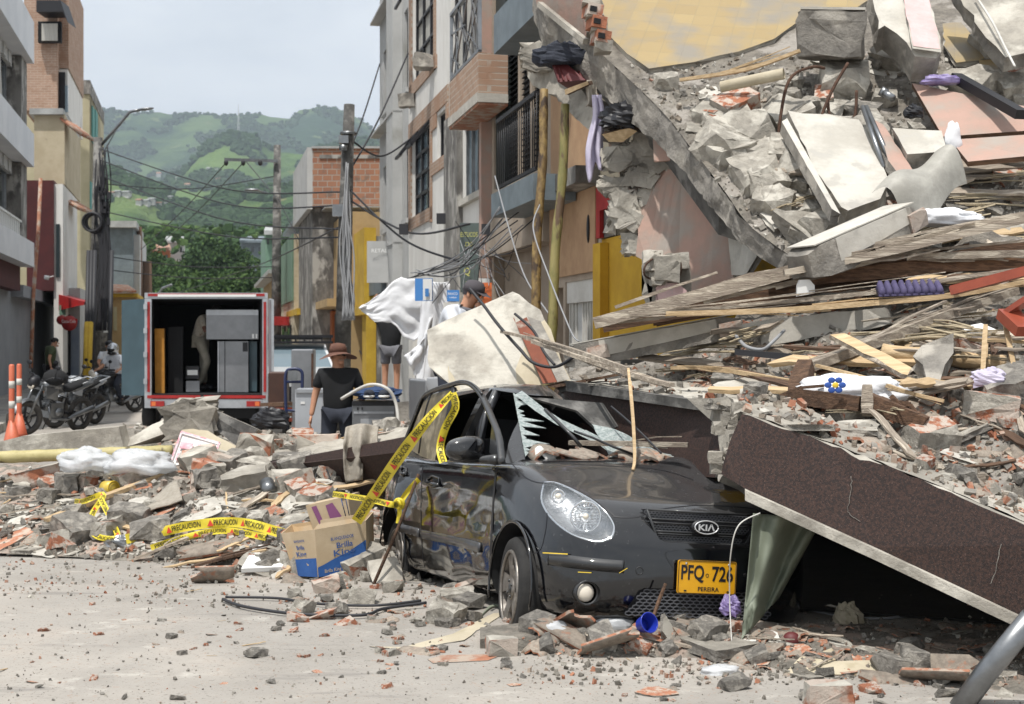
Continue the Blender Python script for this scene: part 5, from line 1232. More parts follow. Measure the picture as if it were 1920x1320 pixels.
# hanging plastered wall under the floor
hw = thing('broken_wall','big broken wall piece with brownish pink plaster hanging below the tilted floor','wall',P(1290,570,11.6))
mb = MB(); slab(mb,PV([(1140,268,12.4),(1200,262,12.2),(1290,345,11.6),(1365,440,11.2),(1372,520,11.1),(1330,560,11.2),(1270,572,11.5),(1236,540,11.6),(1212,500,11.7),(1190,482,11.8),(1198,440,11.8),(1158,402,12.1),(1162,330,12.3)]),.2,rg,.05,0,1,.1); mb.build('plaster',['plaster_pink','concrete_light'],hw)
mb = MB()
for (x,y,s_) in [(1175,415,.3),(1165,300,.3),(1200,330,.26),(1150,350,.2),(1170,380,.24),(1205,290,.3),(1250,310,.3),(1190,460,.2),(1225,270,.3),(1175,290,.2),(1240,345,.22),(1215,372,.16)]:
 for q in range(4): k_ = s_*rg.uniform(.3,.75); vs,fs = block(rg,(k_*1.3,k_,k_*.7),sub=3); mb.add([P(x+rg.uniform(-14,14),y+rg.uniform(-14,14),11.95)+v for v in vs],fs)
mb.build('broken_masonry','concrete_light',hw)
mb = MB(); slab(mb,PV([(1362,420,10.9),(1395,440,10.7),(1420,480,10.5),(1400,512,10.5),(1372,515,10.8)]),.05,rg,.02,0,1,.1); tag(mb.build('plaster_sheet',['plaster_white','concrete']),'cream plaster sheet stuck below the lower end of the tilted floor','plaster')
mb = MB(); slab(mb,PV([(1224,258,11.7),(1262,272,11.5),(1284,298,11.4),(1226,303,11.6)]),.02,rg,.0,0,0,9); tag(mb.build('board','plaster_pink'),'flat beige board sticking out under the tilted floor','board')
# dark backing masses (rest of the ruined building behind and below)
mb = MB();
mb.prism([P(1190,300,13.6),P(2300,200,13.2),P(2300,1100,13.2),P(1400,1010,13.6),P(1420,560,13.6)],(0,.4,0)); tag(mb.build('ruin_wall','concrete_dark'),'dark inner wall of the ruined building behind the heap','wall')
# column stub with pink patch
cs = thing('column_stub','broken concrete column stub with a dull pink patch and bent rods','column',P(1255,570,10.8))
mb = MB(); slab(mb,PV([(1208,480,10.8),(1240,474,10.8),(1285,478,10.8),(1298,500,10.8),(1292,566,10.8),(1222,576,10.8)]),.3,rg,.03,0,0,.06)
for (x,y,s_) in ((1225,490,.16),(1250,505,.2),(1275,490,.12),(1235,520,.14)): vs,fs = block(rg,(s_,s_,s_)); mb.add([P(x,y,10.72)+v for v in vs],fs)
mb.build('column','concrete_light',cs)
mb = MB(); slab(mb,PV([(1230,540,10.7),(1240,530,10.7),(1270,532,10.7),(1288,545,10.7),(1288,568,10.7),(1232,576,10.7)]),.05,rg,.01,0,0,.05); mb.build('pink_patch','paint_pink',cs)
mb = MB(); mb.tube(catmull(PV([(1272,476,10.7),(1276,500,10.66),(1274,518,10.66)]),4),.012,6); mb.tube(catmull(PV([(1238,476,10.7),(1212,495,10.6),(1208,515,10.6),(1222,524,10.7)]),4),.008,6); mb.build('bent_rod','rust',cs)
def piece(name,pts,th,mats,label,cat,jag=.02,seg=.1,skip=(),vec=None,uv=None,extra=None,group=None):
 mb = MB(); slab(mb,PV(pts),th,rg,jag,0,1 if isinstance(mats,list) else 0,seg,skip,vec)
 if extra: extra(mb)
 c = sum(mb.v,V((0,0,0)))/len(mb.v); return tag(mb.build(name,mats,origin=c,uv=uv),label,cat,group)
# cream slab with rust stripe behind the car
mat('brick_red_paint','7f4733','6f3d2c',s=5,bump=.2,bs=20,c3='978a7e',s3=5,t3=(.58,.7)); s1 = thing('wall_slab','large cream wall slab with a rust red stripe leaning behind the car','slab',P(930,730,10.4))
pl = [(818,634,10.4),(858,640,10.35),(858,600,10.4)]
mb = MB(); slab(mb,PV([(838,648,10.3),(852,640,10.3),(1000,575,10.4),(1012,582,10.3),(1072,716,9.9),(868,738,9.9),(842,720,9.9)]),.16,rg,.012,0,1,.1,vec=(-.16,.12,.12)); mb.build('face',['plaster_cream','concrete_light'],s1,)
qs = PV([(838,648,10.3),(1000,575,10.4),(1072,716,9.9),(868,738,9.9)]); ns = (qs[1]-qs[0]).cross(qs[3]-qs[0])+(qs[2]-qs[1]).cross(qs[3]-qs[2])*-1; ns = ((qs[2]-qs[0]).cross(qs[3]-qs[1])).normalized(); cs_ = sum(qs,V((0,0,0)))/4
def ons(px,py): d = P(px,py,1)-CAMP; return CAMP+d*((cs_-CAMP).dot(ns)/d.dot(ns))*.995
for nm_,m_,pts in (('stripe','brick_red_paint',[(962,596),(984,587),(1044,716),(1018,719)]),('bare_strip','concrete',[(985,586),(1003,581),(1068,711),(1045,716)])): mb = MB(); mb.prism([ons(*p)-V((0,.02,0)) for p in pts],(0,.006,0)); mb.build(nm_,m_,s1)
# white plastered beam with brick end
def wbeam(name,a,b_,w,t,label,brick_at=1,face=True,m='concrete',top='plaster_white',brick=True):
 o = thing(name,label,'beam',(a+b_)/2); mb = MB(); d = (b_-a); L_ = d.length; d.normalize(); sd_ = d.cross(V((0,0,1))).normalized(); u = sd_.cross(d)
 n = max(4,int(L_/.09)); rows = []
 for i in range(n+1):
  c = a.lerp(b_,i/n); e = .0 if 0 < i < n else .3
  for (x,y) in ((-1,-1),(0,-1),(1,-1),(1,0),(1,1),(0,1),(-1,1),(-1,0)):
   q = c+sd_*x*w/2*(1-e)+u*y*t/2*(1-e); q += V([noise.noise(q*13+V((k*9,0,0))) for k in range(3)])*.018*(1 if y < 1 or e else .2); rows.append(q)
 mb.v = rows
 for i in range(n):
  for k in range(8): mb.f.append((i*8+k,(i+1)*8+k,(i+1)*8+(k+1) % 8,i*8+(k+1) % 8)); mb.m.append(0); mb.sm.append(False)
 mb.f += [tuple(range(7,-1,-1)),tuple(n*8+k for k in range(8))]; mb.m += [0,0]; mb.sm += [False]*2
 mb.build('core',m,o)
 f = d if True else 0; ca_ = (CAMP-(a+b_)/2); s_ = 1 if sd_.dot(ca_) > 0 else -1
 mb = MB(); p0 = a.lerp(b_,.22); p1 = a.lerp(b_,.88); slab(mb,[p0+sd_*s_*(w/2+.006)+u*t*.5,p1+sd_*s_*(w/2+.006)+u*t*.5,p1+sd_*s_*(w/2+.006)-u*t*.0,a.lerp(b_,.6)+sd_*s_*(w/2+.006)-u*t*.1,p0+sd_*s_*(w/2+.006)-u*t*.2],.012,rg,.008,0,0,.07); mb.prism([a.lerp(b_,.05)+u*(t/2+.006)-sd_*w*.48,a.lerp(b_,.97)+u*(t/2+.006)-sd_*w*.48,a.lerp(b_,.97)+u*(t/2+.006)+sd_*w*.48,a.lerp(b_,.05)+u*(t/2+.006)+sd_*w*.48],u*.008)
 mb.build('plaster',top,o)
 if brick:
  for t0 in ((.955,) if brick_at == 1 else (.2,.955)):
   mb = MB(); c = a.lerp(b_,t0)+sd_*s_*(w/2); vs,fs = block(rg,(.16,.04,t*.55),sub=2); rr = d.to_track_quat('X','Z').to_matrix(); mb.add([c+rr@v for v in vs],fs); mb.build('brick','brick',o)
 return o
wbeam('plastered_beam',P(1060,672,9.6),P(1388,612,9.3),.14,.16,'long thin white plastered beam with an orange brick at its raised end',2)
piece('white_lintel',[(1392,608,9.2),(1440,598,9.1),(1660,576,8.8),(1672,606,8.8),(1655,612,8.8),(1500,640,9.0),(1420,652,9.1),(1394,640,9.2)],.2,['plaster_white','concrete'],'thick grey white lintel lying behind the crossed wooden beam','lintel',.02)
piece('concrete_slab',[(1330,720,8.0),(1440,700,8.5),(1500,735,8.0),(1560,775,7.3),(1440,770,7.2),(1380,755,7.4)],.12,['concrete_light','concrete'],'flat concrete plate on top of the joint of the brown parapet','slab',.04)
# upper debris
def onf(px,py,up): return fl(px,py,up)
def blockthing(name,px,py,up,sz,rot,m,label,cat,parts=None,jit=.02,sub=4,cutc=0):
 c = fl(px,py,up); o = thing(name,label,cat,c); vs,fs = block(rg,sz,jit,sub,cutc); rr = Euler([R(a) for a in rot]).to_matrix(); mb = MB(); mb.add([c+rr@v for v in vs],fs)
 mb.build('core',m,o)
 if parts: parts(o,c,rr,sz)
 return o
def bl_parts(o,c,rr,sz):
 mb = MB(); z = sz[2]/2+.012; mb.prism([c+rr@V((x*sz[0]*.5,y*sz[1]*.5,z)) for x,y in ((-1,-1),(1,-1),(1,1),(-1,1))],rr@V((0,0,.02))); mb.build('tiled_top','plaster_white',o)
 mb = MB()
 for pts in ([(1546,128),(1520,126),(1480,150),(1462,230),(1452,340)],[(1590,118),(1560,170),(1530,240),(1495,300),(1488,320)],[(1552,180),(1555,215),(1568,235),(1570,255)],[(1606,170),(1600,225),(1560,265),(1500,300),(1440,318)],[(1600,225),(1560,290),(1500,340),(1462,382)]):
  L_ = []
  for i,p in enumerate(pts): L_.append(P(p[0],p[1],c.y-.32-.05*i))
  mb.tube(catmull(L_,5),.013,6)
 mb.build('bent_rod','rust',o)
blockthing('concrete_block',1550,152,.42,(.52,.38,.36),(6,4,-14),'concrete','grey concrete block with a tiled top and long bent reinforcing rods','block',bl_parts)
piece('wall_slab',[(1478,208,10.6),(1530,214,10.6),(1610,225,10.5),(1640,270,10.3),(1668,345,9.7),(1650,372,9.6),(1590,395,9.5),(1578,388,9.5),(1530,320,9.9)],.16,['plaster_white','concrete_light'],'large sunlit white wall slab lying below the block with bent rods','slab',.02)
piece('wall_strip',[(1466,228,10.45),(1476,222,10.45),(1575,400,9.35),(1560,392,9.35)],.1,['plaster_white','concrete'],'narrow white edge strip along the left of the large white wall slab','slab',.01)
piece('wall_slab',[(1640,225,10.4),(1655,232,10.4),(1712,320,9.8),(1690,335,9.7),(1665,300,9.9)],.08,['plaster_pink','concrete'],'thin pink plaster strip beside the two grey pipes','slab',.02)
piece('broken_column',[(1632,-30,11.4),(1735,-30,11.4),(1768,98,10.8),(1758,112,10.8),(1716,108,10.8),(1700,80,10.9),(1660,48,11.1),(1648,55,11.1)],.25,['plaster_white','concrete'],'white and pink plastered column slanting down at the top of the heap','column',.025)
piece('pink_face',[(1690,-30,11.36),(1736,-30,11.36),(1764,94,10.76),(1712,88,10.76)],.012,['paint_pink','plaster_white'],'pink painted band along the slanting white column','paint')
piece('concrete_slab',[(1776,-40,11.6),(1960,-40,11.4),(1960,92,10.8),(1920,100,10.8),(1885,108,10.8),(1850,70,11)],.14,['concrete_light','concrete'],'broad rough concrete slab in the top right corner of the heap','slab',.03)
piece('door_panel',[(1710,156,11.0),(1925,200,10.4),(1925,245,10.2),(1768,256,10.3)],.04,['plaster_pink','wood_brown'],'large dusty pink wooden panel beneath the black metal bar','panel',.004,skip=(0,1,2,3))
piece('door_panel',[(1782,262,10.1),(1930,252,9.9),(1930,292,9.7),(1815,303,9.7)],.04,['plaster_pink','wood_brown'],'lower dusty pink panel leaning under the first one','panel',.004,skip=(0,1,2,3))
piece('masonry_piece',[(1674,240,10.2),(1765,245,10.1),(1774,282,9.9),(1700,290,9.9)],.15,['plaster_white','concrete'],'white tiled masonry piece between the grey pipes and the pink panel','masonry',.02)
def barthing(name,pts,w,t,m,label,cat,parts=None,group=None):
 mb = MB(); L_ = PV(pts)
 for a,b_ in zip(L_,L_[1:]): mb.beam(a,b_,w,t)
 return one(mb,name,m,label,cat,group)
barthing('metal_bar',[(1792,145,10.9),(1915,215,10.0)],.09,.07,'black','black square metal bar lying on the dusty pink panel','bar')
for i,(a,b_) in enumerate((((1617,200),(1658,315)),((1624,200),(1672,308)))): mb = MB(); mb.cyl(P(*a,10.45),P(*b_,9.95),.018,10); one(mb,'conduit_pipe','steel',('left','right')[i]+' one of the two thin grey pipes lying beside the white slab','pipe','thin grey pipes beside the white slab')
mat('roof_sheet','a5a299','8f8c84',s=5,rough=.55,bump=.3,bs=12)
mb = MB(); a0,b0_ = V((P(1652,385,9.3))),V(P(1775,300,9.6)); d = b0_-a0; sd_ = V((.25,-.1,-.35))
mb.grid(lambda u,v: a0+d*u+sd_*(v-.3)*.8+V((0,-.08*math.sin(v*3.0)-.05*math.sin(u*5),.10*math.sin(v*3.1)+.05*math.sin(u*6+v*3))),24,10); one(mb,'metal_sheet','roof_sheet','curled grey translucent roofing sheet in the middle of the heap','sheet')
wbeam('plastered_beam',P(1500,500,8.8),P(1700,412,9.2),.30,.22,'thick white plastered beam with broken brick end in the middle of the heap',1)
# ================= RUBBLE BEDS AND LOOSE PIECES =================
rg = random.Random(21)
def bed(name,cols,m,amp,label,nu=90,nv=46,seed=1,rough=1.0):
 "cols: px -> list of (py, Y) from the near foot to the far edge"
 ks = sorted(cols); mb = MB(); nrow = len(cols[ks[0]])
 def f(u,v):
  px = ks[0]+(ks[-1]-ks[0])*u; i = max(k for k in range(len(ks)-1) if ks[k] <= px+1e-6) if px < ks[-1] else len(ks)-2
  t = (px-ks[i])/(ks[i+1]-ks[i]); w_ = v*(nrow-1); j = min(int(w_),nrow-2); s_ = w_-j
  A = P(ks[i],*cols[ks[i]][j]).lerp(P(ks[i],*cols[ks[i]][j+1]),s_); B = P(ks[i+1],*cols[ks[i+1]][j]).lerp(P(ks[i+1],*cols[ks[i+1]][j+1]),s_)
  q = A.lerp(B,t); e = min(1,v*6)
  return q+V((0,0,(noise.fractal(V((q.x*2.2,q.y*2.2,seed)),1,2,5)*amp+noise.noise(V((q.x*9,q.y*9,seed)))*amp*.3*rough)*e))
 mb.grid(f,nu,nv,smooth=False)
 return tag(mb.build(name,m),label,'rubble',kind='stuff')
bed_r = bed('rubble_mound',{1060: [(726,9.5),(712,10.2),(704,11),(700,12.5)],1300: [(742,8.7),(718,9.3),(690,10),(645,11.5)],1400: [(762,7.9),(722,8.6),(665,9.3),(575,10.4)],1560: [(812,7.1),(725,7.9),(625,8.8),(520,9.9)],1760: [(893,6.65),(745,7.5),(605,8.6),(450,9.6)],2050: [(1000,6.2),(765,7.2),(595,8.4),(440,9.3)],2600: [(1255,5.3),(860,6.5),(640,7.8),(450,8.8)]},'dust',.13,'grey dust and crumbled plaster covering the heap above the brown parapet',seed=2)
bed_l = bed('rubble_mound',{-60: [(1034,10.4),(985,11.1),(935,12.4),(898,14.2),(880,16)],150: [(1045,10.2),(975,10.9),(915,12.0),(880,13.4),(862,15.5)],330: [(1062,10.0),(965,10.7),(900,11.6),(855,12.8),(832,15)],470: [(1092,9.3),(975,10.3),(905,11.3),(860,12.4),(828,14.5)],640: [(1108,8.9),(1010,9.7),(950,10.6),(905,11.4),(850,14)],790: [(1140,8.5),(1100,8.9),(1070,9.3),(1040,9.8),(1000,11)]},'fines',.07,'grey crumbled rubble bed of the heap left of the car',seed=6)
bed_m = bed('rubble_mound',{230: [(850,14.6),(812,16),(800,18),(800,21)],450: [(847,14.2),(826,15.2),(818,17),(815,20)],640: [(844,13.8),(830,14.8),(824,16),(818,19)],820: [(820,13),(800,14.5),(785,17),(775,20)],1000: [(800,11.5),(760,13),(730,15),(715,17)]},'fines',.10,'low bed of rubble between the car and the people in the street',seed=9,nv=30)
gq = lambda py,z: (py,FPX*(HC-z)/(py-HY))
bed_f = bed('rubble_mound',{900: [gq(1225,.13),gq(1200,.2),gq(1175,.22)],1040: [gq(1232,.15),gq(1195,.22),gq(1165,.24)],1400: [gq(1238,.15),gq(1195,.22),gq(1160,.24)],1500: [gq(1275,.15),gq(1215,.21),gq(1165,.2)],1760: [gq(1285,.15),gq(1235,.21),gq(1170,.15)],2000: [gq(1335,.15),gq(1230,.22),gq(1180,.15)]},'fines',.035,'thin layer of crumbled rubble in front of the bumper and under the parapet',seed=12,nv=20)
mat('hollow_shade','2a2825','1c1b19',s=4,bump=.5)  # near-black colour stands for the shade inside the hollow
# walls and floor added to shut light out of the hollow under the parapet
mb = MB(); mb.prism([V((.9,11,0)),V((5,11,0)),V((5,11,1.6)),V((.9,11,1.5))],(0,.2,0)); mb.prism([V((3.1,6.1,0)),V((3.9,11,0)),V((3.9,11,1.5)),V((3.1,6.1,.9))],(.2,0,0)); mb.prism([V((1.2,7.6,.165)),V((3.1,6.9,.165)),V((3.9,11,.05)),V((.9,11,.05))],(0,0,.01)); tag(mb.build('shade_closure','hollow_shade'),'added dark walls and floor that keep the hollow under the long brown parapet black','wall')
DG = bpy.context.evaluated_depsgraph_get(); DG.update()
def wbvh(o):
 mw = Matrix.Translation(o.location) if not o.parent else Matrix.Translation(V(o.location)+V(o.parent.location)); return BVHTree.FromPolygons([mw@v.co for v in o.data.vertices],[tuple(p.vertices) for p in o.data.polygons])
SURF = [wbvh(o) for o in (bed_r,bed_l,bed_m,bed_f,md0,mtb,road,[c for c in cf.children if c.name.startswith('screed')][0])]
def land(px,py,only=None):
 d = (P(px,py,10)-CAMP).normalized(); best = None
 for i,b_ in enumerate(SURF):
  if only is not None and i not in only: continue
  h = b_.ray_cast(CAMP,d)
  if h[0] and (best is None or h[3] < best[2]): best = (h[0],h[1] if h[1].z > 0 else -h[1],h[3])
 return best
# --- variants of each kind, shared mesh data ---
def var_mesh(name,fn,mats,n):
 L_ = []
 for i in range(n):
  mb = MB(); fn(mb,i); o = mb.build(name,mats); L_.append(o.data); bpy.data.objects.remove(o)
 return L_
def v_lump(mb,i): vs,fs = block(rg,(1,rg.uniform(.6,.95),rg.uniform(.4,.75)),.2,4,4); mb.add(vs,fs)
def v_brick(mb,i):
 vs,fs = block(rg,(1,rg.uniform(.5,.7),rg.uniform(.38,.55)),.1,4,2); mb.add(vs,fs);
 side = rg.choice(((1,0,0),(0,1,0),(0,0,1))); sd_ = V(side)
 for k,f in enumerate(mb.f):
  n_ = (mb.v[f[1]]-mb.v[f[0]]).cross(mb.v[f[2]]-mb.v[f[0]]).normalized()
  mb.m[k] = 1 if (abs(n_.dot(sd_)) > .6 or rg.random() < .06) else 0
def v_tile(mb,i):
 ra = .42; a0,a1 = -rg.uniform(.7,1.2),rg.uniform(.6,1.2); ln = rg.uniform(.7,1.2); tn = .05; j0 = [rg.uniform(0,.22) for _ in range(9)]; j1 = [rg.uniform(0,.22) for _ in range(9)]
 for out in (0,tn):
  for k in range(9):
   a = a0+(a1-a0)*k/8; r_ = ra+out
   for q in range(6): t = q/5; y = (-ln/2+j0[k])*(1-t)+(ln/2-j1[k])*t; mb.v.append(V((r_*math.sin(a),y,r_*math.cos(a)-ra)))
 def id_(o,k,q): return o*54+k*6+q
 for k in range(8):
  for q in range(5): mb.f += [(id_(1,k,q),id_(1,k+1,q),id_(1,k+1,q+1),id_(1,k,q+1)),(id_(0,k,q),id_(0,k,q+1),id_(0,k+1,q+1),id_(0,k+1,q))]; mb.m += [1,1]; mb.sm += [True]*2
  for q in (0,5): mb.f.append((id_(0,k,q),id_(0,k+1,q),id_(1,k+1,q),id_(1,k,q))); mb.m.append(0); mb.sm.append(False)
 for k in (0,8):
  for q in range(5): mb.f.append((id_(0,k,q),id_(1,k,q),id_(1,k,q+1),id_(0,k,q+1))); mb.m.append(0); mb.sm.append(False)
def v_plate(mb,i):
 n = rg.randint(4,6); pts = []
 for k in range(n): a = 2*math.pi*k/n+rg.uniform(-.3,.3); r_ = rg.uniform(.32,.62); pts.append(V((r_*math.cos(a)*1.2,r_*math.sin(a),0)))
 slab(mb,pts,rg.uniform(.07,.15),rg,.05,0,1,.15,vec=(0,0,-rg.uniform(.07,.14)))
def v_slat(mb,i):
 n = 8; w_ = rg.uniform(.04,.09); pts = [V((-.5+k/n,.02*math.sin(k*rg.uniform(.5,.9)),.01*rg.uniform(-1,1))) for k in range(n+1)]
 L0 = len(mb.v);
 for k,p in enumerate(pts):
  e = 1 if 0 < k < n else rg.uniform(.2,.8)
  for (y,z) in ((-1,-.3),(1,-.3),(1,.3),(-1,.3)): mb.v.append(p+V((rg.uniform(-.02,.02) if k in (0,n) else 0,y*w_/2*e,z*w_/2)))
 for k in range(n):
  for c in range(4): mb.f.append((L0+k*4+c,L0+(k+1)*4+c,L0+(k+1)*4+(c+1) % 4,L0+k*4+(c+1) % 4)); mb.m.append(0); mb.sm.append(False)
 mb.f += [(L0+3,L0+2,L0+1,L0),(L0+n*4,L0+n*4+1,L0+n*4+2,L0+n*4+3)]; mb.m += [0,0]; mb.sm += [False]*2
def v_cane(mb,i):
 for s_ in range(rg.randint(6,12)):
  y = rg.uniform(-.07,.07); z = rg.uniform(-.02,.02); a = rg.uniform(-.05,.05); x0,x1 = -.5+rg.uniform(0,.3),.5-rg.uniform(0,.3)
  mb.beam(V((x0,y,z)),V(((x0+x1)/2,y+a*.5+.01,z+.01)),.014,.006); mb.beam(V(((x0+x1)/2,y+a*.5+.01,z+.01)),V((x1,y+a,z-.01)),.014,.006)
def v_chip(mb,i): vs,fs = hull(rg,(1,.7,.45),12,.4); mb.add(vs,fs)
VAR = {}
def addkind(k,fn,ms,n=6): VAR[k] = var_mesh(k,fn,ms,n)
addkind('lump',v_lump,['concrete'],9); addkind('lump_light',v_lump,['concrete_light'],6); addkind('brick',v_brick,['concrete_light','brick'],9)
addkind('tile',v_tile,['terracotta','tile_old'],8); addkind('plate',v_plate,['plaster_white','concrete_light'],8); addkind('plate_grey',v_plate,['concrete_light','concrete'],8); addkind('plate_red',v_plate,['terracotta','concrete'],4)
addkind('slat',v_slat,['wood_grey'],6); addkind('slat_brown',v_slat,['wood_brown'],4); addkind('slat_pale',v_slat,['wood_pale'],4); addkind('cane',v_cane,['cane'],5); addkind('chip',v_chip,['brick'],5); addkind('chip_grey',v_chip,['concrete'],5)
NAMES = {'lump': ('concrete_lump','rough grey concrete lump','concrete'),'lump_light': ('concrete_lump','pale dusty concrete lump','concrete'),'brick': ('broken_brick','broken orange brick with mortar','brick'),'tile': ('roof_tile_fragment','curved old clay roof tile piece','roof tile'),'plate': ('plaster_shard','flat shard of white plaster','plaster'),'plate_grey': ('concrete_shard','flat shard of grey concrete','concrete'),'plate_red': ('tile_shard','flat reddish tile shard','tile'),'slat': ('wood_strip','weathered grey wooden slat','wood'),'slat_brown': ('wood_strip','dark brown broken slat','wood'),'slat_pale': ('wood_strip','pale split wooden slat','wood'),'cane': ('cane_bundle','torn strip of split cane','cane'),'chip': ('brick_chip','small orange brick chip','brick'),'chip_grey': ('stone_chip','small grey stone chip','stone')}
def drop(kind,px,py,size,where,yaw=None,sink=.3,tilt=.5,only=None,sc=(1,1,1),lift=0,pz=0):
 h = land(px,py,only)
 if not h: return
 nm,lb,cat = NAMES[kind]; me = rg.choice(VAR[kind]); o = bpy.data.objects.new(nm,me); COL.objects.link(o)
 sl_ = kind.startswith('slat') or kind == 'cane'; n = h[1]*3+V((rg.uniform(-1,1),rg.uniform(-1,1),1))*tilt if only == (7,) else (h[1]*(.7 if sl_ else .5)+V((rg.uniform(-1,1),rg.uniform(-1,1),0))*tilt*(.3 if sl_ else .5)+V((0,0,.5))).normalized()
 n.normalize(); a = yaw if yaw is not None else rg.uniform(0,6.28)
 o.rotation_mode = 'QUATERNION'; o.rotation_quaternion = n.to_track_quat('Z','Y') @ Euler((0,0,a)).to_quaternion()
 o.scale = (size*sc[0],size*sc[1],size*sc[2]); thick = {'lump': .3,'lump_light': .3,'brick': .22,'tile': .1,'plate': .05,'plate_grey': .05,'plate_red': .05}.get(kind,.1)
 o.location = h[0]+V((0,0,size*thick*(1-sink)+lift))
 sz_ = 'large ' if size > .34 else ('small ' if size < .13 and not kind.startswith('chip') else '')
 return tag(o,sz_+lb+' '+where,cat,(sz_+lb+'s '+where).replace('small small','small'))
def scatter(n,kinds,box,smin,smax,where,only=None,yaw=None,pw=2.2,poly=None,**k):
 c = 0; t_ = 0
 while c < n and t_ < n*6:
  t_ += 1; px = rg.uniform(box[0],box[2]); py = rg.uniform(box[1],box[3])
  w_ = where(px,py) if callable(where) else where
  if w_ is None: continue
  kd = rg.choice(kinds); s_ = smin+(smax-smin)*rg.random()**pw
  y = None if yaw is None else R(yaw+rg.uniform(-25,25))
  if kd.startswith('slat') or kd == 'cane': s_ *= 2.6
  if drop(kd,px,py,s_,w_,y,only=only,**k): c += 1
# left heap
def wl_(px,py):
 if py > 1040+max(0,(px-250))*.16: return None
 if py < 905 and px > 430: return 'against the brown parapet behind the heap'
 return 'below the white plastic bags' if px < 330 and py < 960 else ('near the yellow tape on the heap' if px < 520 else 'between the cardboard box and the car')
HK = ['lump','lump_light','brick','brick','tile','plate_grey','plate','plate_red','slat_pale','lump','tile','slat']
scatter(150,HK,(0,880,700,1100),.10,.33,wl_,only=(1,),pw=1.7)
scatter(46,['plate','plate_grey','plate','plate_red'],(0,880,640,1090),.2,.46,wl_,only=(1,),tilt=.35,sink=.1)
scatter(120,HK,(0,900,780,1115),.06,.15,wl_,only=(1,))
scatter(26,['lump_light','brick','lump','plate_grey'],(440,830,700,905),.14,.34,'heaped on top of the low brown parapet',only=(1,2),pw=1.2)
scatter(46,['lump_light','brick','brick','lump','plate','slat_pale'],(250,815,780,850),.10,.26,'in the low heap before the people',only=(2,),pw=1.4)
scatter(34,['lump_light','brick','lump','plate','tile'],(690,745,840,815),.12,.4,'around the appliances behind the car',only=(2,),pw=1.4)
# beside the car and in front of it
scatter(46,['lump','plate_grey','tile','brick','chip','lump_light'],(540,1085,900,1175),.05,.2,'on the road beside the car doors',only=(1,6),pw=2)
scatter(76,['tile','tile','plate_grey','lump','tile','plate_red','tile','chip','slat'],(1000,1160,1440,1226),.05,.19,'right under the front bumper',only=(3,6),pw=1.5)
scatter(90,['tile','plate_grey','tile','tile','plate_red','plate','lump','slat','tile','plate_red'],(1380,1175,1920,1275),.05,.19,'before the dark hollow under the parapet',only=(3,6),pw=1.6)
scatter(40,['chip','chip_grey','plate_red','plate_grey','lump','tile'],(1230,1240,1920,1320),.03,.12,'on the road at the lower right',only=(6,3),pw=2)
scatter(30,['chip','chip_grey','tile','lump','brick'],(700,1160,1010,1260),.04,.12,'on the road near the front wheel',only=(6,),pw=2)
# loose chips on the open road
def wr_(px,py): return 'lying loose on the '+('left' if px < 480 else 'middle')+' of the open road' if py > 1100+max(0,px-300)*.12 or px < 300 and py > 1060 else None
scatter(60,['chip','chip','chip_grey','chip_grey','plate_red','slat_pale'],(0,1060,1250,1316),.018,.07,wr_,only=(6,),pw=1.6)
scatter(16,['chip','chip','tile','lump'],(270,1170,620,1240),.04,.09,'in the chip cluster on the road',only=(6,))
# right heap
def wm_(px,py):
 if 1400 < px < 1935 and py > 760+(px-1392)*.385: return None
 if py < 640: return 'among the long timbers of the right heap'
 return 'above the broken joint of the brown parapet' if px < 1560 else ('on the slope above the long brown parapet' if py > 740 else 'in the middle of the right heap')
scatter(110,['tile','tile','tile','plate_grey','lump','plate','slat_brown','plate_red','slat','brick'],(1400,640,1930,930),.10,.34,wm_,only=(0,4),pw=1.5)
scatter(90,['tile','plate_red','lump','chip','plate_grey','plate'],(1380,700,1930,960),.05,.13,wm_,only=(0,4))
scatter(24,['plate_red','lump','plate_grey','tile'],(1090,706,1400,765),.06,.2,'on the parapet top behind the bonnet',only=(0,5))
scatter(60,['slat','slat','cane','slat_brown','slat_pale','cane'],(1280,560,1930,800),.14,.42,wm_,only=(0,),pw=1.2,yaw=8,lift=.06)
scatter(50,['tile','plate_grey','lump','brick','slat'],(1935,600,2400,1000),.14,.4,'beyond the right end of the heap',only=(0,))
# tilted floor debris
def wf_(px,py):
 d = (px-1145)*.83+95
 if px < 1480 and py < 150 or px < 1250+(py-187)*.918: return None
 if py < (px-1145)*.95+110 and px < 1480: return 'on the rough edge of the tilted floor' if py > (px-1145)*.8+90-400 and py > 150 else None
 return 'high on the tilted floor near the rods' if px < 1700 else 'high on the right of the tilted floor'
scatter(110,['lump_light','lump','plate','plate_grey','brick','lump_light','tile','plate'],(1240,100,1930,500),.10,.42,wf_,only=(7,),pw=1.4)
scatter(130,['lump_light','chip','plate','plate_grey','lump'],(1200,130,1930,500),.05,.16,wf_,only=(7,))
scatter(44,['slat','cane','slat_pale','slat'],(1500,300,1930,480),.14,.4,wf_,only=(7,),yaw=10,lift=.05,pw=1.2)
scatter(95,['plate_grey','plate_grey','plate','lump_light','lump_light'],(1280,210,1560,470),.12,.42,lambda x,y: 'on the lower edge of the tilted floor' if x > 1262+(y-187)*.918 else None,only=(7,),pw=1.0,sink=.75,tilt=.4)
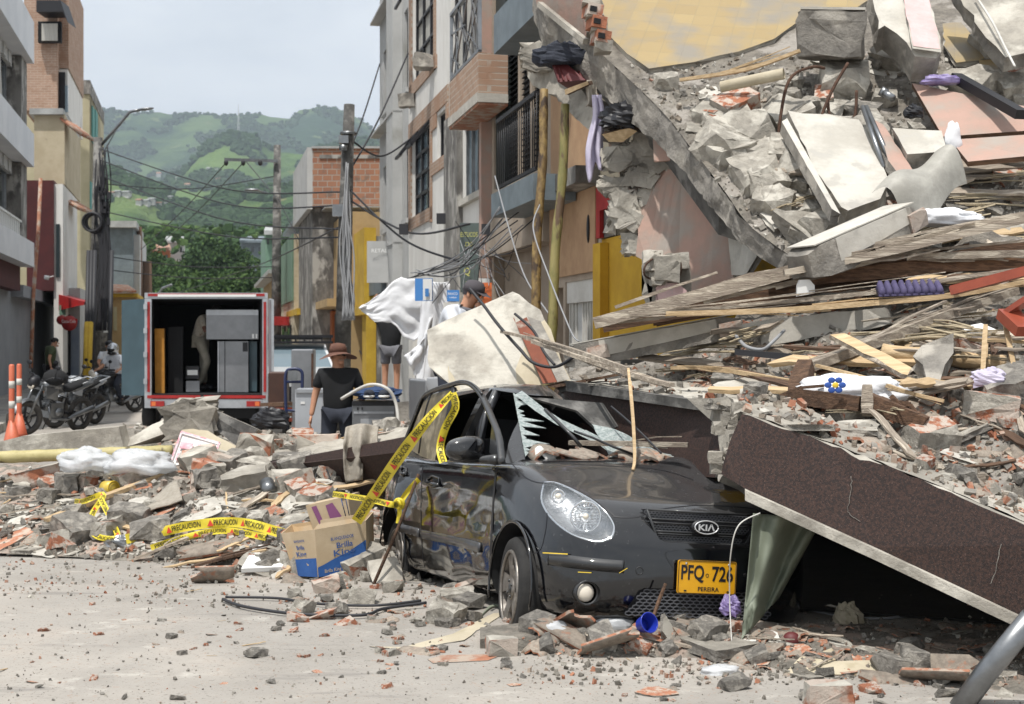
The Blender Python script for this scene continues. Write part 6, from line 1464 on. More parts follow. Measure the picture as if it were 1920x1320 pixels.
# countless tiny fragments
mb = MB()
def fine(n,box,only,smin,smax,mats_,cond=None):
 k = 0
 for _ in range(n):
  px = rg.uniform(box[0],box[2]); py = rg.uniform(box[1],box[3])
  if cond and not cond(px,py): continue
  h = land(px,py,only)
  if not h: continue
  s_ = smin+(smax-smin)*rg.random()**3; c = h[0]+V((0,0,s_*.2)); mi = rg.choice(mats_)
  r_ = Euler((rg.uniform(0,6),rg.uniform(0,6),rg.uniform(0,6))).to_matrix()
  a,b_,d = s_*.5,s_*rg.uniform(.25,.45),s_*rg.uniform(.1,.3)
  pts = [c+r_@V((x*a*rg.uniform(.6,1),y*b_*rg.uniform(.6,1),z*d)) for z in (-1,1) for x,y in ((-1,-1),(1,-1),(1,1),(-1,1))]
  mb.add(pts,[(3,2,1,0),(4,5,6,7),(0,1,5,4),(1,2,6,5),(2,3,7,6),(3,0,4,7)],mi)
fine(1700,(0,1040,1920,1320),(6,),.004,.022,(0,1,6,6,6,0,3)); fine(1800,(0,1040,900,1180),(6,),.006,.035,(0,1,2,6,6,3),lambda x,y: y < 1120+x*.05)
fine(2600,(0,880,800,1120),(1,),.02,.08,(0,1,6,6,3,4,1)); fine(1900,(980,1160,1920,1285),(3,6),.006,.036,(0,1,6,6,3,6)); fine(1200,(250,770,1000,850),(2,),.02,.1,(0,1,6,4))
fine(3800,(1060,560,1930,980),(0,4,5),.015,.07,(0,1,2,3,5,5)); fine(3400,(1180,100,1930,500),(7,),.015,.07,(0,1,4,1,5))
fine(500,(1930,560,2500,1100),(0,4),.03,.12,(0,1,2,3,5))
tag(mb.build('rubble',['concrete','concrete_light','brick','terracotta','plaster_white','wood_grey','fines']),'countless tiny crumbs of brick, concrete and plaster','rubble',kind='stuff')
# ================= SINGLE PIECES OF THE HEAPS =================
rg = random.Random(33)
mat('cardboard','bba98e','ad9a7e',s=3,bump=.15,bs=14,c3='b79c77',s3=2); mat('card_blue','24508f','2d5a99',s=5,bump=.1); mat('card_mark','3c5688',rough=.8,bump=0); mat('purple_mark','7d4a72',rough=.8,bump=0)
mat('tape_yellow','d8c63a','cdb92e',s=6,rough=.45,bump=.1); mat('tape_ink','1c1b16',rough=.6,bump=0); mat('tape_red','c9402a',rough=.5,bump=0)
mat('tarp','6f7566','636a5b',s=3,rough=.6,bump=.1,c3='868c7c',s3=2); mat('plastic_clear','e6e8ea','d3d6d9',s=8,rough=.2,bump=.5,bs=14,alpha=.75,trans=.2)
mat('lilac','c0bacb','ada6bb',s=5,rough=.9,bump=.2); mat('purple','4f4869','453f5e',s=8,rough=.8,bump=.2); mat('violet_bag','6f6090','8a7ea8',s=9,rough=.3,bump=.4)
mat('red_metal','9a4b36','86402e',s=4,rough=.4,bump=.05); mat('pink_towel','c98a94','d9c3c6',s=14,rough=1,bump=.4); mat('can_yellow','c9ae4c',rough=.4,bump=0); mat('crate_red','5b2526',rough=.6,bump=0); mat('blue_cup','23349c',rough=.3,bump=0)
_P = P; GROUNDED = False
def P(px,py,Y=None):
 if py > 1135 and px > 640 and 6.55 < (Y or 7) < 8.6 and 'land' in globals():
  h = land(px,py,(3,6))
  if h: return _P(px,py,min(Y or 99,h[0].y)-.02)
 return _P(px,py,Y)
def timber(label,pts,w,t,m='wood_grey',splits=4,group=None,name='timber'):
 "long split timber: a main shaft and splinters running along it"
 mb = MB(); L_ = catmull(PV(pts),5); n = len(L_)-1
 for i in range(n):
  a,b_ = L_[i],L_[i+1]; k = 1-.35*abs(i/n-.4); mb.beam(a,b_,w*k*.8,t*k,w2=w*(1-.35*abs((i+1)/n-.4))*.8)
 d = (L_[-1]-L_[0]);
 for k in range(splits):
  s0 = rg.uniform(0,.6); s1 = min(1,s0+rg.uniform(.25,.55)); o = V((rg.uniform(-w,w)*.5,0,rg.uniform(-t,t)*.8)); o2 = o+V((0,0,rg.uniform(-t,t)*1.2))
  a = L_[int(s0*n)]+o; b_ = L_[int(s1*n)]+o2; mid = (a+b_)/2+V((0,0,rg.uniform(-.5,.5)*t)); mb.beam(a,mid,w*.22,t*.25); mb.beam(mid,b_,w*.2,t*.18)
 return one(mb,name,m,label,'timber',group)
TM = [('very long split timber running from the yellow wall up to the right edge',[(1115,606,9.2),(1290,560,9.1),(1480,510,9.0),(1700,452,8.9),(1960,400,8.8)],.14,.09,'wood_grey',12),
 ('dark underside timber directly below the longest split timber',[(1130,612,9.35),(1300,580,9.3),(1500,545,9.2),(1700,500,9.1),(1950,455,9.0)],.16,.1,'wood_brown',8),
 ('long pale lath crossing just above the egg tray',[(1180,590,9.0),(1400,572,8.9),(1640,548,8.7),(1800,520,8.6),(1960,500,8.5)],.05,.03,'wood_grey',8),
 ('long pale lath passing right under the egg tray',[(1250,588,8.9),(1450,582,8.7),(1640,568,8.5),(1800,552,8.4),(1960,520,8.3)],.06,.035,'wood_pale',9),
 ('thick dark timber under the top of the timber fan',[(1440,530,9.1),(1650,510,9.0),(1800,496,8.9),(1960,498,8.8)],.14,.1,'wood_brown',6),
 ('grey timber at the top of the fan ending by the white beam',[(1470,512,8.8),(1640,478,8.8),(1800,440,8.8),(1960,404,8.8)],.09,.05,'wood_grey',8),
 ('straight split timber below the pink panels',[(1700,482,8.9),(1830,478,8.8),(1960,474,8.7)],.07,.05,'wood_grey',6),
 ('broad weathered grey plank crossing diagonally under the egg tray',[(1495,695,7.9),(1640,640,8.1),(1770,590,8.3),(1900,545,8.5)],.17,.06,'wood_grey',3),
 ('thin bent pale stick standing on the bonnet',[(1187,882,7.45),(1190,860,7.5),(1187,790,7.6),(1182,735,7.7),(1178,692,7.9)],.022,.02,'wood_pale',1),
 ('pale lath leaning from the top of the bonnet stick to the left',[(1178,692,7.9),(1100,665,8.4),(1020,640,9.2),(940,622,10)],.03,.025,'wood_grey',3),
 ('rough lath running over the parapet behind the bonnet',[(1000,640,9.3),(1120,680,8.7),(1220,712,8.3),(1260,722,8.1)],.06,.03,'wood_grey',6),
 ('flat board lying along the left end of the grey coping',[(985,738,9.9),(1060,722,9.0),(1160,702,8.8)],.10,.02,'wood_brown',2),
 ('pale board lying across the broken windscreen',[(1068,830,7.9),(1180,832,7.75),(1290,834,7.65)],.055,.03,'wood_grey',2),
 ('white splintered lath from the parapet top to the middle of the heap',[(1260,690,8.6),(1330,690,8.4),(1420,704,8.0),(1490,716,7.7)],.05,.025,'wood_pale',5),
 ('thin dark timber lying below the white lintel',[(1380,660,8.7),(1470,668,8.4),(1545,672,8.2)],.04,.04,'cable',0),
 ('long thin lath falling to the right past the flowered cloth',[(1530,685,7.6),(1620,708,7.4),(1700,735,7.2),(1770,752,7.1)],.03,.02,'wood_pale',2),
 ('short dark red brown beam in front of the flowered cloth',[(1480,742,7.35),(1612,757,7.2)],.10,.09,'wood_brown',1),
 ('dark charred beam below the grey wooden post',[(1628,750,7.2),(1735,795,7.05)],.14,.09,'wood_brown',2),
 ('short upright pale stick near the right edge',[(1848,610,7.6),(1842,715,7.3)],.035,.02,'wood_pale',1),('thin leaning pale stick at the far right',[(1885,610,7.6),(1905,710,7.3)],.035,.02,'wood_pale',1),
 ('brown broken stump sticking up at the left of the flowered cloth',[(1493,758,7.4),(1500,720,7.5),(1512,684,7.6)],.13,.1,'wood_brown',4),
 ('round grey wooden post standing in front of the flowered cloth',[(1626,778,7.15),(1626,724,7.2)],.08,.08,'wood_grey',0),
 ('light plank lying in the left heap under the yellow can',[(85,975,10.9),(200,930,11.3),(315,888,11.9)],.10,.035,'wood_pale',1),
 ('long dark bark-like board in front of the yellow tape',[(362,1062,9.7),(440,1040,9.7),(560,1015,9.8)],.16,.02,'wood_brown',2),
 ('thin grey board below the yellow tape',[(245,1052,10.1),(310,1025,10.1),(352,1008,10.2)],.07,.02,'wood_grey',2),
 ('thin wooden batten lying below the blue cup',[(1245,1203,7.25),(1400,1232,7.0)],.035,.015,'wood_grey',0),
 ('slanted brown stick stuck in the lower grille',[(1224,1160,6.55),(1236,1125,6.6),(1248,1094,6.62)],.018,.012,'wood_brown',2),
 ('narrow wooden board at the lower end of the tilted floor',[(1275,150,11.2),(1400,130,11.0),(1500,95,10.8)],.05,.03,'wood_pale',3)]
for lb_,pts,w_,t_,m_,sp_ in TM: timber(lb_,pts,w_,t_,m_,sp_)
piece('split_board',[(1555,627,7.95),(1580,622,7.95),(1712,690,7.5),(1700,702,7.45),(1690,700,7.45)],.03,['wood_pale','wood_grey'],'wide pale splintered board lying across the grey plank','board',.02)
piece('mortar_chunk',[(1712,668,7.6),(1732,650,7.6),(1790,622,7.6),(1794,640,7.6),(1762,708,7.4),(1740,706,7.4)],.1,['concrete','concrete'],'dark grey triangular mortar chunk right of the splintered board','mortar',.03)
mb = MB(); a = P(1655,660,7.9); b_ = P(1885,682,7.6)
L_ = [a.lerp(b_,k/12) for k in range(13)]; mb.tube(L_,[.045+(.006 if k % 4 == 0 else 0) for k in range(13)],12); one(mb,'bamboo_pole','wood_pale','short pale bamboo pole lying in the right heap','pole')
# bamboo props
for i,(lb_,x0,x1,y1,m_,Y0,Y1) in enumerate((('brown speckled bamboo prop, the left one of the two holding up the pale beam',984,1022,168,'bamboo_brown',12.4,12.9),('greenish bamboo prop, the right one of the two holding up the pale beam',1008,1062,196,'bamboo',12.2,12.5))):
 mb = MB(); a = P(x0,640+(1.65)*FPX/Y0,Y0); b_ = P(x1,y1,Y1); n = 34
 mb.tube([a.lerp(b_,k/n)+V((.01*math.sin(k*.5),0,0)) for k in range(n+1)],[(.052-.012*k/n)*(1.10 if k % 4 == 0 else 1) for k in range(n+1)],14); one(mb,'bamboo_prop',m_,lb_,'bamboo pole')
mb = MB(); n = 30; a = P(-20,858,12.3); b_ = P(322,846,12.3)
mb.tube([a.lerp(b_,k/n) for k in range(n+1)],[.055*(1.08 if k % 4 == 0 else 1) for k in range(n+1)],12); one(mb,'bamboo_pole','bamboo_pale' if 'bamboo_pale' in M else mat('bamboo_pale','b3a878','9c915f',s=5,bump=.3,c3='5d5237',s3=5,t3=(.56,.62),rough=.6).name,'long pale speckled bamboo pole lying at the back of the left heap','pole')
# left heap: big pieces
piece('kerb_block',[(-40,850,12.9),(0,828,12.9),(40,818,12.9),(222,800,12.9),(232,840,12.9),(60,850,12.9)],.25,['concrete_light','concrete_light'],'long light grey concrete barrier lying behind the pale bamboo pole','barrier',.006,skip=(0,1,2,3,4,5))
piece('concrete_slab',[(230,828,13.2),(322,776,13.3),(335,786,13.2),(334,806,13.1),(238,838,13)],.5,['concrete_light','concrete'],'thick flat concrete slab leaning to the left of the peak of the low heap','slab',.02,vec=(.2,.5,0))
piece('concrete_slab',[(385,770,13.1),(398,766,13.1),(483,805,12.9),(470,822,12.9),(444,836,12.9),(392,800,13.1)],.12,['concrete_dark','concrete'],'dark painted concrete beam sloping right from the peak of the low heap','slab',.012)
mb = MB()
for k in range(14): vs,fs = block(rg,(rg.uniform(.14,.3),)*3,sub=2); mb.add([P(rg.uniform(330,392),rg.uniform(768,800),13.1)+v for v in vs],fs)
one(mb,'mortar_lump','concrete_light','rough lump of pale mortar at the peak of the low heap','mortar')
piece('wall_piece',[(338,800,13.0),(390,808,12.9),(446,838,12.8),(440,855,12.7),(352,848,12.7)],.12,['plaster_cream','concrete'],'beige wall piece in the shade under the dark painted beam','wall piece',.02)
def rockat(name,px,py,Y,sz,rot,m,label,cat,brick=False):
 vs,fs = block(rg,sz,.12,3,2); rr = Euler([R(a) for a in rot]).to_matrix(); mb = MB(); Y = land(px,py+12,(3,6))[0].y-.05 if py > 1090 else Y; c = P(px,py,Y); mb.add([c+rr@v for v in vs],fs)
 if brick: mb.m = [1 if (mb.v[f[1]]-mb.v[f[0]]).cross(mb.v[f[2]]-mb.v[f[0]]).normalized().z > .35 or rg.random() < .12 else 0 for f in mb.f]
 return one(mb,name,[m,'concrete_light'],label,cat)
for a in [('broken_brick',390,897,11.4,(.26,.2,.3),(8,6,18),'brick','big mortared brick block standing below the pink paper','brick',True),('broken_brick',372,862,12.0,(.3,.2,.2),(10,-20,30),'brick','jagged orange brick piece beside the pink paper','brick',True),('broken_brick',412,868,12.0,(.28,.2,.2),(0,14,-20),'brick','orange and black stained brick piece right of the pink paper','brick',True),
 ('concrete_block',460,905,11.2,(.36,.25,.22),(14,-8,10),'concrete_light','pale grey concrete block in front of the low brown parapet','block',False),('concrete_block',545,898,11.2,(.3,.2,.1),(30,10,24),'concrete_light','ribbed pale concrete plate leaning by the low brown parapet','block',False),('concrete_block',232,938,11.4,(.22,.15,.11),(0,4,10),'concrete','neat grey block below the yellow can','block',False),('broken_brick',222,962,11.1,(.2,.14,.12),(0,-4,-12),'brick','orange grey brick under the neat grey block','brick',True),
 ('broken_brick',75,893,12.4,(.42,.2,.16),(0,-14,10),'brick','long mortared brick piece at the left edge of the heap','brick',True),('broken_brick',128,905,12.2,(.2,.18,.16),(0,4,10),'brick','hollow orange brick in front of the first plastic bag','brick',True),('broken_brick',165,908,12,(.14,.14,.16),(0,4,40),'brick','small orange brick left of the yellow can','brick',True),('broken_brick',395,962,10.9,(.24,.16,.14),(0,6,-12),'brick','orange brick half buried above the yellow tape','brick',True),('broken_brick',515,935,10.9,(.13,.1,.1),(0,0,20),'brick','small cube of brick near the grey cups','brick',True),
 ('concrete_block',360,955,10.9,(.3,.2,.12),(5,-20,24),'concrete_light','grey concrete wedge in the middle of the left heap','block',False),('broken_brick',613,1097,8.95,(.16,.12,.09),(0,-14,20),'brick','orange brick wedge below the cardboard box','brick',True),('broken_brick',942,1211,7.35,(.14,.09,.08),(0,3,12),'brick','single mortared brick on the road before the front wheel','brick',True),('broken_brick',1552,1304,6.3,(.19,.10,.10),(0,0,4),'brick','hollow brick with a black core at the bottom edge of the picture','brick',True),('broken_brick',865,1108,8.4,(.12,.09,.07),(0,-10,30),'brick','clay lump beside the rear door','brick',True),
 ('broken_brick',480,832,12.9,(.34,.22,.2),(0,5,0),'brick','long brick masonry piece before the appliances','brick',True),('broken_brick',600,830,12.9,(.4,.22,.16),(0,-3,0),'brick','masonry piece with black stain in front of the man in black','brick',True),('masonry_piece',720,828,12.2,(.5,.2,.17),(0,-9,6),'brick','orange masonry piece between the hanging cloth and the car','masonry',True)]: rockat(*a)
piece('concrete_chunk',[(690,1052,8.9),(742,1044,8.9),(758,1096,8.75),(752,1104,8.7),(700,1090,8.8),(688,1066,8.9)],.18,['concrete_light','concrete'],'pale curved concrete chunk leaning on the rear wheel','concrete',.02)
piece('white_board',[(268,1082,9.75),(330,1060,9.9),(372,1078,9.6),(345,1100,9.4),(316,1092,9.5)],.03,['white','white'],'broken sheet of white foam board at the foot of the left heap','board',.02)
piece('paper_leaflet',[(340,808,12.5),(414,830,12.4),(400,862,12.2),(316,874,12.1)],.012,['paper','paper'],'large pink and white printed leaflet propped on the left heap','leaflet',.003,uv=None)
mb = MB(); q0,q1,q2,q3 = PV([(340,808,12.47),(414,830,12.37),(400,862,12.17),(316,874,12.07)]);
def bil(u,v): return q0.lerp(q1,u).lerp(q3.lerp(q2,u),v)+V((0,-.01,.004))
for (u0,u1,v0,v1) in ((0,1,0,.06),(0,.04,0,1),(.96,1,0,1),(.1,.4,.3,.5),(.5,.7,.28,.48),(.1,.35,.62,.85),(.45,.9,.55,.6)): mb.quad(bil(u0,v0),bil(u1,v0),bil(u1,v1),bil(u0,v1))
one(mb,'leaflet_print','pink_towel','pink printed boxes of the large leaflet','print')
piece('towel',[(346,1090,9.35),(380,1082,9.45),(430,1080,9.5),(425,1098,9.2),(352,1104,9.1)],.03,['pink_towel','pink_towel'],'pink and white checked towel on the road by the heap','towel',.02)
piece('long_board',[(690,1212,7.5),(760,1212,7.5),(850,1188,7.7),(920,1152,7.9),(952,1130,8.0),(945,1150,7.85),(870,1200,7.5),(770,1218,7.4)],.012,['plaster_cream','concrete'],'long torn strip of cream wallboard in front of the car','board',.02)
piece('red_board',[(802,1236,7.2),(830,1228,7.25),(944,1226,7.25),(915,1238,7.15),(812,1243,7.1)],.015,['plate_red_m' if 0 else 'terracotta','concrete'],'flat reddish brown board on the road left of the single brick','board',.002,skip=(0,1,2,3,4))
piece('torn_cardboard',[(1475,1262,6.75),(1500,1232,7.0),(1560,1215,7.1),(1570,1240,6.95),(1680,1238,6.9),(1798,1232,6.9),(1803,1248,6.75),(1720,1258,6.7),(1580,1266,6.65)],.02,['plaster_cream','cardboard'],'long torn piece of beige cardboard on the rubble in the foreground','cardboard',.02)
piece('white_paper',[(1392,1200,7.1),(1430,1176,7.2),(1458,1185,7.2),(1470,1215,7.0),(1410,1222,6.95)],.006,['paper','paper'],'crumpled white paper beside the green tarpaulin','paper',.01)
piece('white_sheet',[(1826,1215,6.6),(1850,1215,6.6),(1900,1250,6.3),(1940,1240,6.2),(1940,1320,6.0),(1880,1316,6.1),(1876,1262,6.3)],.02,['plaster_white','plaster_white'],'white broken panel in the lower right corner beside the metal pipe','panel',.01)
piece('oval_plate',[(1805,612,7.9),(1840,606,7.9),(1868,618,7.8),(1855,628,7.8),(1812,628,7.8)],.02,['white','white'],'oval white ceramic plate near the right edge','plate',.003)
piece('ceramic_piece',[(1495,535,8.8),(1500,525,8.8),(1518,524,8.8),(1528,535,8.8),(1528,550,8.8),(1494,556,8.8)],.03,['white','white'],'rounded white ceramic piece under the dark timber','ceramic',.002)
mb = MB(); mb.tube([P(1795,1335,5.55),P(1850,1260,5.5),P(1935,1158,5.4)],.046,18); one(mb,'metal_pipe','steel','thick blue grey metal pipe crossing the lower right corner','pipe')
# foreground tiles and cup
def put(kind,px,py,Y,size,rot,label,cat=None,nm=None,vi=0):
 Y = land(px,py,(1,3,6))[0].y-.04
 o = bpy.data.objects.new(nm or NAMES[kind][0],VAR[kind][vi % len(VAR[kind])]); COL.objects.link(o); o.location = P(px,py,Y); o.rotation_euler = [R(a) for a in rot]; o.scale = (size,)*3; return tag(o,label,cat or NAMES[kind][2])
for a in [('tile',1085,1188,7.25,.34,(20,10,60),'curved orange tile lying open left of the plastic under the bumper'),('tile',1060,1170,7.4,.3,(-30,20,20),'curved tile bent like an arch below the left fog lamp'),('tile',1140,1208,7.1,.3,(160,10,80),'flat broad roof tile fragment left of the blue cup'),('tile',1300,1172,7.3,.34,(10,0,85),'big upright roof tile fragment below the number plate'),('plate_red',1232,1190,7.15,.24,(14,8,30),'flat orange tile right under the blue cup'),('plate_grey',1258,1188,7.15,.18,(70,10,60),'small grey cement block beside the blue cup'),('plate_grey',1330,1200,7.1,.36,(4,0,0),'flat grey cement plate left of the green tarpaulin'),('tile',1435,1172,7.2,.3,(10,4,70),'curved tile on the rubble right of the tarpaulin'),('plate_red',1232,1295,6.4,.15,(2,0,20),'lone flat tile on the road at the bottom'),('tile',400,1090,9.4,.4,(180,10,100),'curved grey roof tile on the pink towel'),('tile',405,1020,9.9,.5,(-10,0,80),'round grey roof tile in front of the yellow tape'),('tile',560,1092,9.1,.3,(20,0,50),'grey tile fragment left of the box'),('tile',790,1225-6,7.3,.2,(0,0,60),'small dark tile left of the cream wallboard'),('tile',1395,1225,6.9,.2,(10,0,20),'orange tile before the white paper'),('tile',1680,1270,6.6,.3,(5,0,80),'curved grey tile in front of the torn cardboard'),('tile',1760,1268,6.6,.3,(175,0,60),'curved tile right of the torn cardboard')]: put(*a[:6],a[6],vi=rg.randint(0,7))
cu = thing('plastic_cup','small blue plastic cup lying on its side under the bumper','cup',P(1208,1185,6.5)); mb = MB(); c0 = P(1210,1170,6.48); ax_ = V((.45,-.75,.35)).normalized(); mb.tube([c0-ax_*.03,c0+ax_*.035],[.036,.048],24,cap=False); mb.tube([c0+ax_*.034,c0-ax_*.026],[.045,.033],24,cap=False); mb.torus(c0+ax_*.035,ax_,.0475,.003,24,6); mb.cyl(c0-ax_*.03,c0-ax_*.027,.035,20); mb.build('cup_body','blue_cup',cu)
# yellow can in the left heap
yc = thing('tin_can','round yellow tin can lying on the left heap','can',P(210,925,11.7)); mb = MB(); c0 = P(205,915,11.7); ax_ = V((.8,-.6,.05)).normalized(); mb.cyl(c0-ax_*.06,c0+ax_*.06,.062,24); mb.build('can_body','can_yellow',yc); mb = MB(); mb.torus(c0+ax_*.06,ax_,.06,.005,24,6); mb.torus(c0+ax_*.062,ax_,.04,.002,24,5); mb.build('rim','yellow',yc)
def crumple(name,c,sz,m,label,cat,seed,fold=7,n=30,par=None):
 mb = MB(); c = V(c)
 for j in range(n+1):
  for k in range(n):
   th = math.pi*j/n; a = 2*math.pi*k/n; d = V((math.sin(th)*math.cos(a),math.sin(th)*math.sin(a),math.cos(th))); r_ = 1+.30*noise.noise(d*1.8+V((seed,0,0)))+(.42 if 'plastic' not in m and 'cloth' not in m else .2)*abs(noise.noise(d*fold*.7+V((seed,3,0))))+.10*abs(noise.noise(d*fold*2.2+V((seed,3,9))))
   mb.v.append(c+V((d.x*sz[0]*r_,d.y*sz[1]*r_,max(d.z,-.5)*sz[2]*r_)))
 for j in range(n):
  for k in range(n): mb.f.append((j*n+k,j*n+(k+1) % n,(j+1)*n+(k+1) % n,(j+1)*n+k)); mb.m.append(0); mb.sm.append('plastic' in m or 'cloth' in m)
 return one(mb,name,m,label,cat)
crumple('plastic_bag',P(162,868,11.9),(.24,.16,.12),'plastic_clear','clear white plastic bag, the left one of the two on the left heap','bag',1); crumple('plastic_bag',P(262,872,11.8),(.28,.18,.13),'plastic_clear','clear white plastic bag, the right one of the two on the left heap','bag',2)
crumple('plastic_bag',P(1040,1186,7.3),(.07,.05,.05),'plastic_clear','small clear plastic bag under the front left of the bumper','bag',3,n=18); crumple('plastic_bag',P(1150,1172,7.3),(.10,.06,.05),'plastic_clear','clear plastic wrap left of the blue cup','bag',4,n=18); crumple('plastic_bag',P(1370,1140,6.75),(.045,.04,.055),'violet_bag','crumpled violet plastic bag below the number plate','bag',5,n=20); crumple('plastic_bag',P(1350,1270-10,6.7),(.09,.05,.03),'plastic_clear','flattened clear plastic on the road at the lower right','bag',6,n=18)
crumple('trash_pouch',P(228,1028,10.4),(.13,.08,.09),'steel','silvery crumpled pouch beside the yellow tape loop','pouch',7,n=16); crumple('paper_bag',P(1590,1165,7.2),(.07,.06,.09),'plaster_cream','crumpled brown paper bag in the mouth of the hollow','bag',8,n=16); crumple('flowered_cloth',P(1600,735,7.4),(.30,.14,.09),'cloth_white','white cloth with a blue flower lying behind the wooden post','cloth',9); crumple('purple_cloth',P(1855,712,7.3),(.08,.07,.06),'lilac','lilac crumpled bag near the upright pale sticks','cloth',10,n=18); crumple('striped_towel',P(1760,412,9.3),(.28,.14,.07),'cloth_white','white and navy striped towel on the heap beside the metal sheet','towel',11); crumple('white_cloth',P(1787,265,10.0),(.06,.05,.13),'cloth_white','white rag hanging on the corner of the pink panel','rag',12,n=18); crumple('dark_bag',P(1052,108,12.4),(.22,.14,.12),'trouser_navy','dark blue grey sack squeezed under the tilted floor','sack',13,n=20); crumple('dark_bag',P(1165,225,11.8),(.17,.14,.13),'black','shiny black bag wedged under the tilted floor','bag',14,n=20); crumple('dark_bag',P(1712,212,10.4),(.07,.06,.06),'black','small black plastic scrap near the pink panel','bag',15,n=16); crumple('purple_packet',P(1765,152,10.8),(.14,.06,.05),'violet_bag','torn purple and white packet above the pink panel','packet',16,n=16)
# blue flower on the cloth
mb = MB(); c0 = P(1566,722,7.16)
for k in range(6): a = k*math.pi/3; mb.ellip(c0+V((.038*math.cos(a),0,.03*math.sin(a))),(.02,.004,.016))
mb.ellip(c0+V((0,-.004,0)),(.018,.004,.015),mi=1); one(mb,'flower_print',['blue','yellow'],'blue flower printed on the white cloth','print')
# egg tray, red channel and bracket, crate, boards, pipe
mb = MB(); a = P(1648,556,8.45); ux = (P(1770,552,8.4)-a); uy = V((.05,.25,.06))
for i in range(9):
 for j in range(5): c = a+ux*((i+.5)/9)+uy*((j+.5)/5); mb.tube([c,c+V((0,0,.035)),c+V((0,0,.055))],[.03,.02,.010],6)
mb.prism([a,a+ux,a+ux+uy,a+uy],(0,0,.01)); one(mb,'egg_tray','purple','purple moulded egg tray lying on the pale laths','egg tray')
mb = MB(); mb.beam(P(1785,546,8.3),P(1960,500,8.0),.10,.05); mb.beam(P(1785,538,8.33),P(1960,492,8.03),.10,.012); one(mb,'metal_channel','red_metal','reddish brown metal channel pointing in from the right edge','metal channel')
mb = MB(); mb.beam(P(1888,588,7.6),P(1925,622,7.4),.12,.06); mb.beam(P(1888,588,7.6),P(1930,560,7.5),.10,.03); one(mb,'metal_bracket','red_metal','reddish brown metal frame corner at the right edge','metal frame')
ct = thing('plastic_crate','dark red plastic crate squeezed under the tilted floor','crate',P(1065,150,12.4)); mb = MB(); mb.prism(PV([(1034,120,12.4),(1060,118,12.4),(1098,150,12.2),(1046,154,12.3)]),(.1,.3,0)); bd_ = mb.build('crate_body','crate_red',ct); mb = MB()
for k in range(6): mb.beam(P(1040+k*9,124+k*2,12.36),P(1048+k*9,151,12.26),.015,.015)
mb.build('rib','crate_red',bd_)
for (pts,lb_) in (([(1058,168,12.2),(1102,152,12.0),(1104,158,12),(1060,178,12.2)],'short brown board between the crate and the lilac cloth'),([(1128,252,11.9),(1180,240,11.7),(1195,246,11.7),(1168,266,11.8),(1142,266,11.9)],'stack of brown board ends below the black bag')): piece('board_end',pts,.06,['wood_pale','wood_brown'],lb_,'board',.003)
mb = MB(); a = P(1352,163,10.9); b_ = P(1470,138,10.7); mb.tube([a,b_],.045,14,cap=False); mb.tube([a+V((.01,0,0)),b_],.038,14,cap=False); one(mb,'plastic_pipe','plaster_cream','cream plastic pipe lying on the tilted floor','pipe')
mb = MB(); mb.cyl(P(1655,172,10.8),P(1674,184,10.7),.03,12); mb.cyl(P(1651,170,10.8),P(1662,176,10.8),.04,12); one(mb,'pipe_stub','steel','short grey pipe stub on the white tiles near the rods','pipe')
# cloths
def cloth(name,f,nu,nv,m,label,cat,th=.008):
 mb = MB(); mb.grid(f,nu,nv); o = one(mb,name,m,label,cat); md = o.modifiers.new('s','SOLIDIFY'); md.thickness = th; applymods(o); return o
def hang(px0,px1,py0,py1,Y,fold,amp,edge,seed,gather=.3):
 def f(u,v):
  g = 1-gather*(1-v); px = (px0+px1)/2+(px1-px0)*(u-.5)*g+8*noise.noise(V((v*2,seed,0))); py = py0+(py1-py0)*v*(1+edge*noise.noise(V((u*3,seed,4))))
  return P(px,py,Y+amp*math.sin(u*fold+seed+v*1.4)*(.4+v*.6)+.02*noise.noise(V((u*5,v*5,seed))))
 return f
cloth('lilac_garment',hang(1100,1136,178,318,12.0,12,.05,.25,1,.55),26,22,'lilac','pale lilac garment hanging from the edge of the tilted floor','garment')
cloth('beige_cloth',hang(1098,1120,150,200,12.1,8,.04,.1,2,.2),14,10,'cloth_beige','cream cloth bunched above the lilac garment','cloth')
cloth('hanging_cloth',lambda u,v: (P(650+58*u-(4*math.sin(v*3)),800-6*math.sin(u*3.1)+ (38*v/.35 if v < .35 else 38+(68 if u < .55 else 14+20*u)*(v-.35)/.65),11.2-.16*math.sin(min(v/.35,1)*1.57)+.07*math.sin(u*9+v)+.02*noise.noise(V((u*6,v*6,1))))),30,26,'cloth_beige','beige grey towel draped over the low brown parapet','towel',.015)
cloth('brown_cloth',lambda u,v: P(236+96*u+10*v,968-44*u*(1-v*.3)-24*(1-v)*u,11.2-.5*v+.05*noise.noise(V((u*4,v*4,2))))+V((0,0,.04*noise.noise(V((u*3,v*3,7))))),16,10,'cloth_beige','coarse brown cloth spread on the middle of the left heap','cloth',.01)
cloth('green_tarpaulin',lambda u,v: P(1412+128*u*(1-v*.62)-(22*v*(1-u)),962+14*u+v*(238-95*u),6.52+.06*math.sin(u*11+v*2)*(1-.3*v)+.35*u+.03*noise.noise(V((u*4,v*4,3)))),36,26,'tarp','grey green tarpaulin hanging under the parapet beside the number plate','tarpaulin',.004)
cloth('green_cloth',lambda u,v: P(900+62*u,1160-22*math.sin(u*3.14)-16*v*u,8.1-.35*v+.05*math.sin(u*12)),16,10,'tarp','grey green cloth tucked under the front wheel','cloth',.01)
cloth('blue_paper',lambda u,v: toW((-.55+.13*u,1.07+.02*v,.985+.05*v+.02*math.sin(u*7)))+V((0,-.02,0)),10,6,'paper','blue and white crumpled paper at the foot of the windscreen','paper',.003)
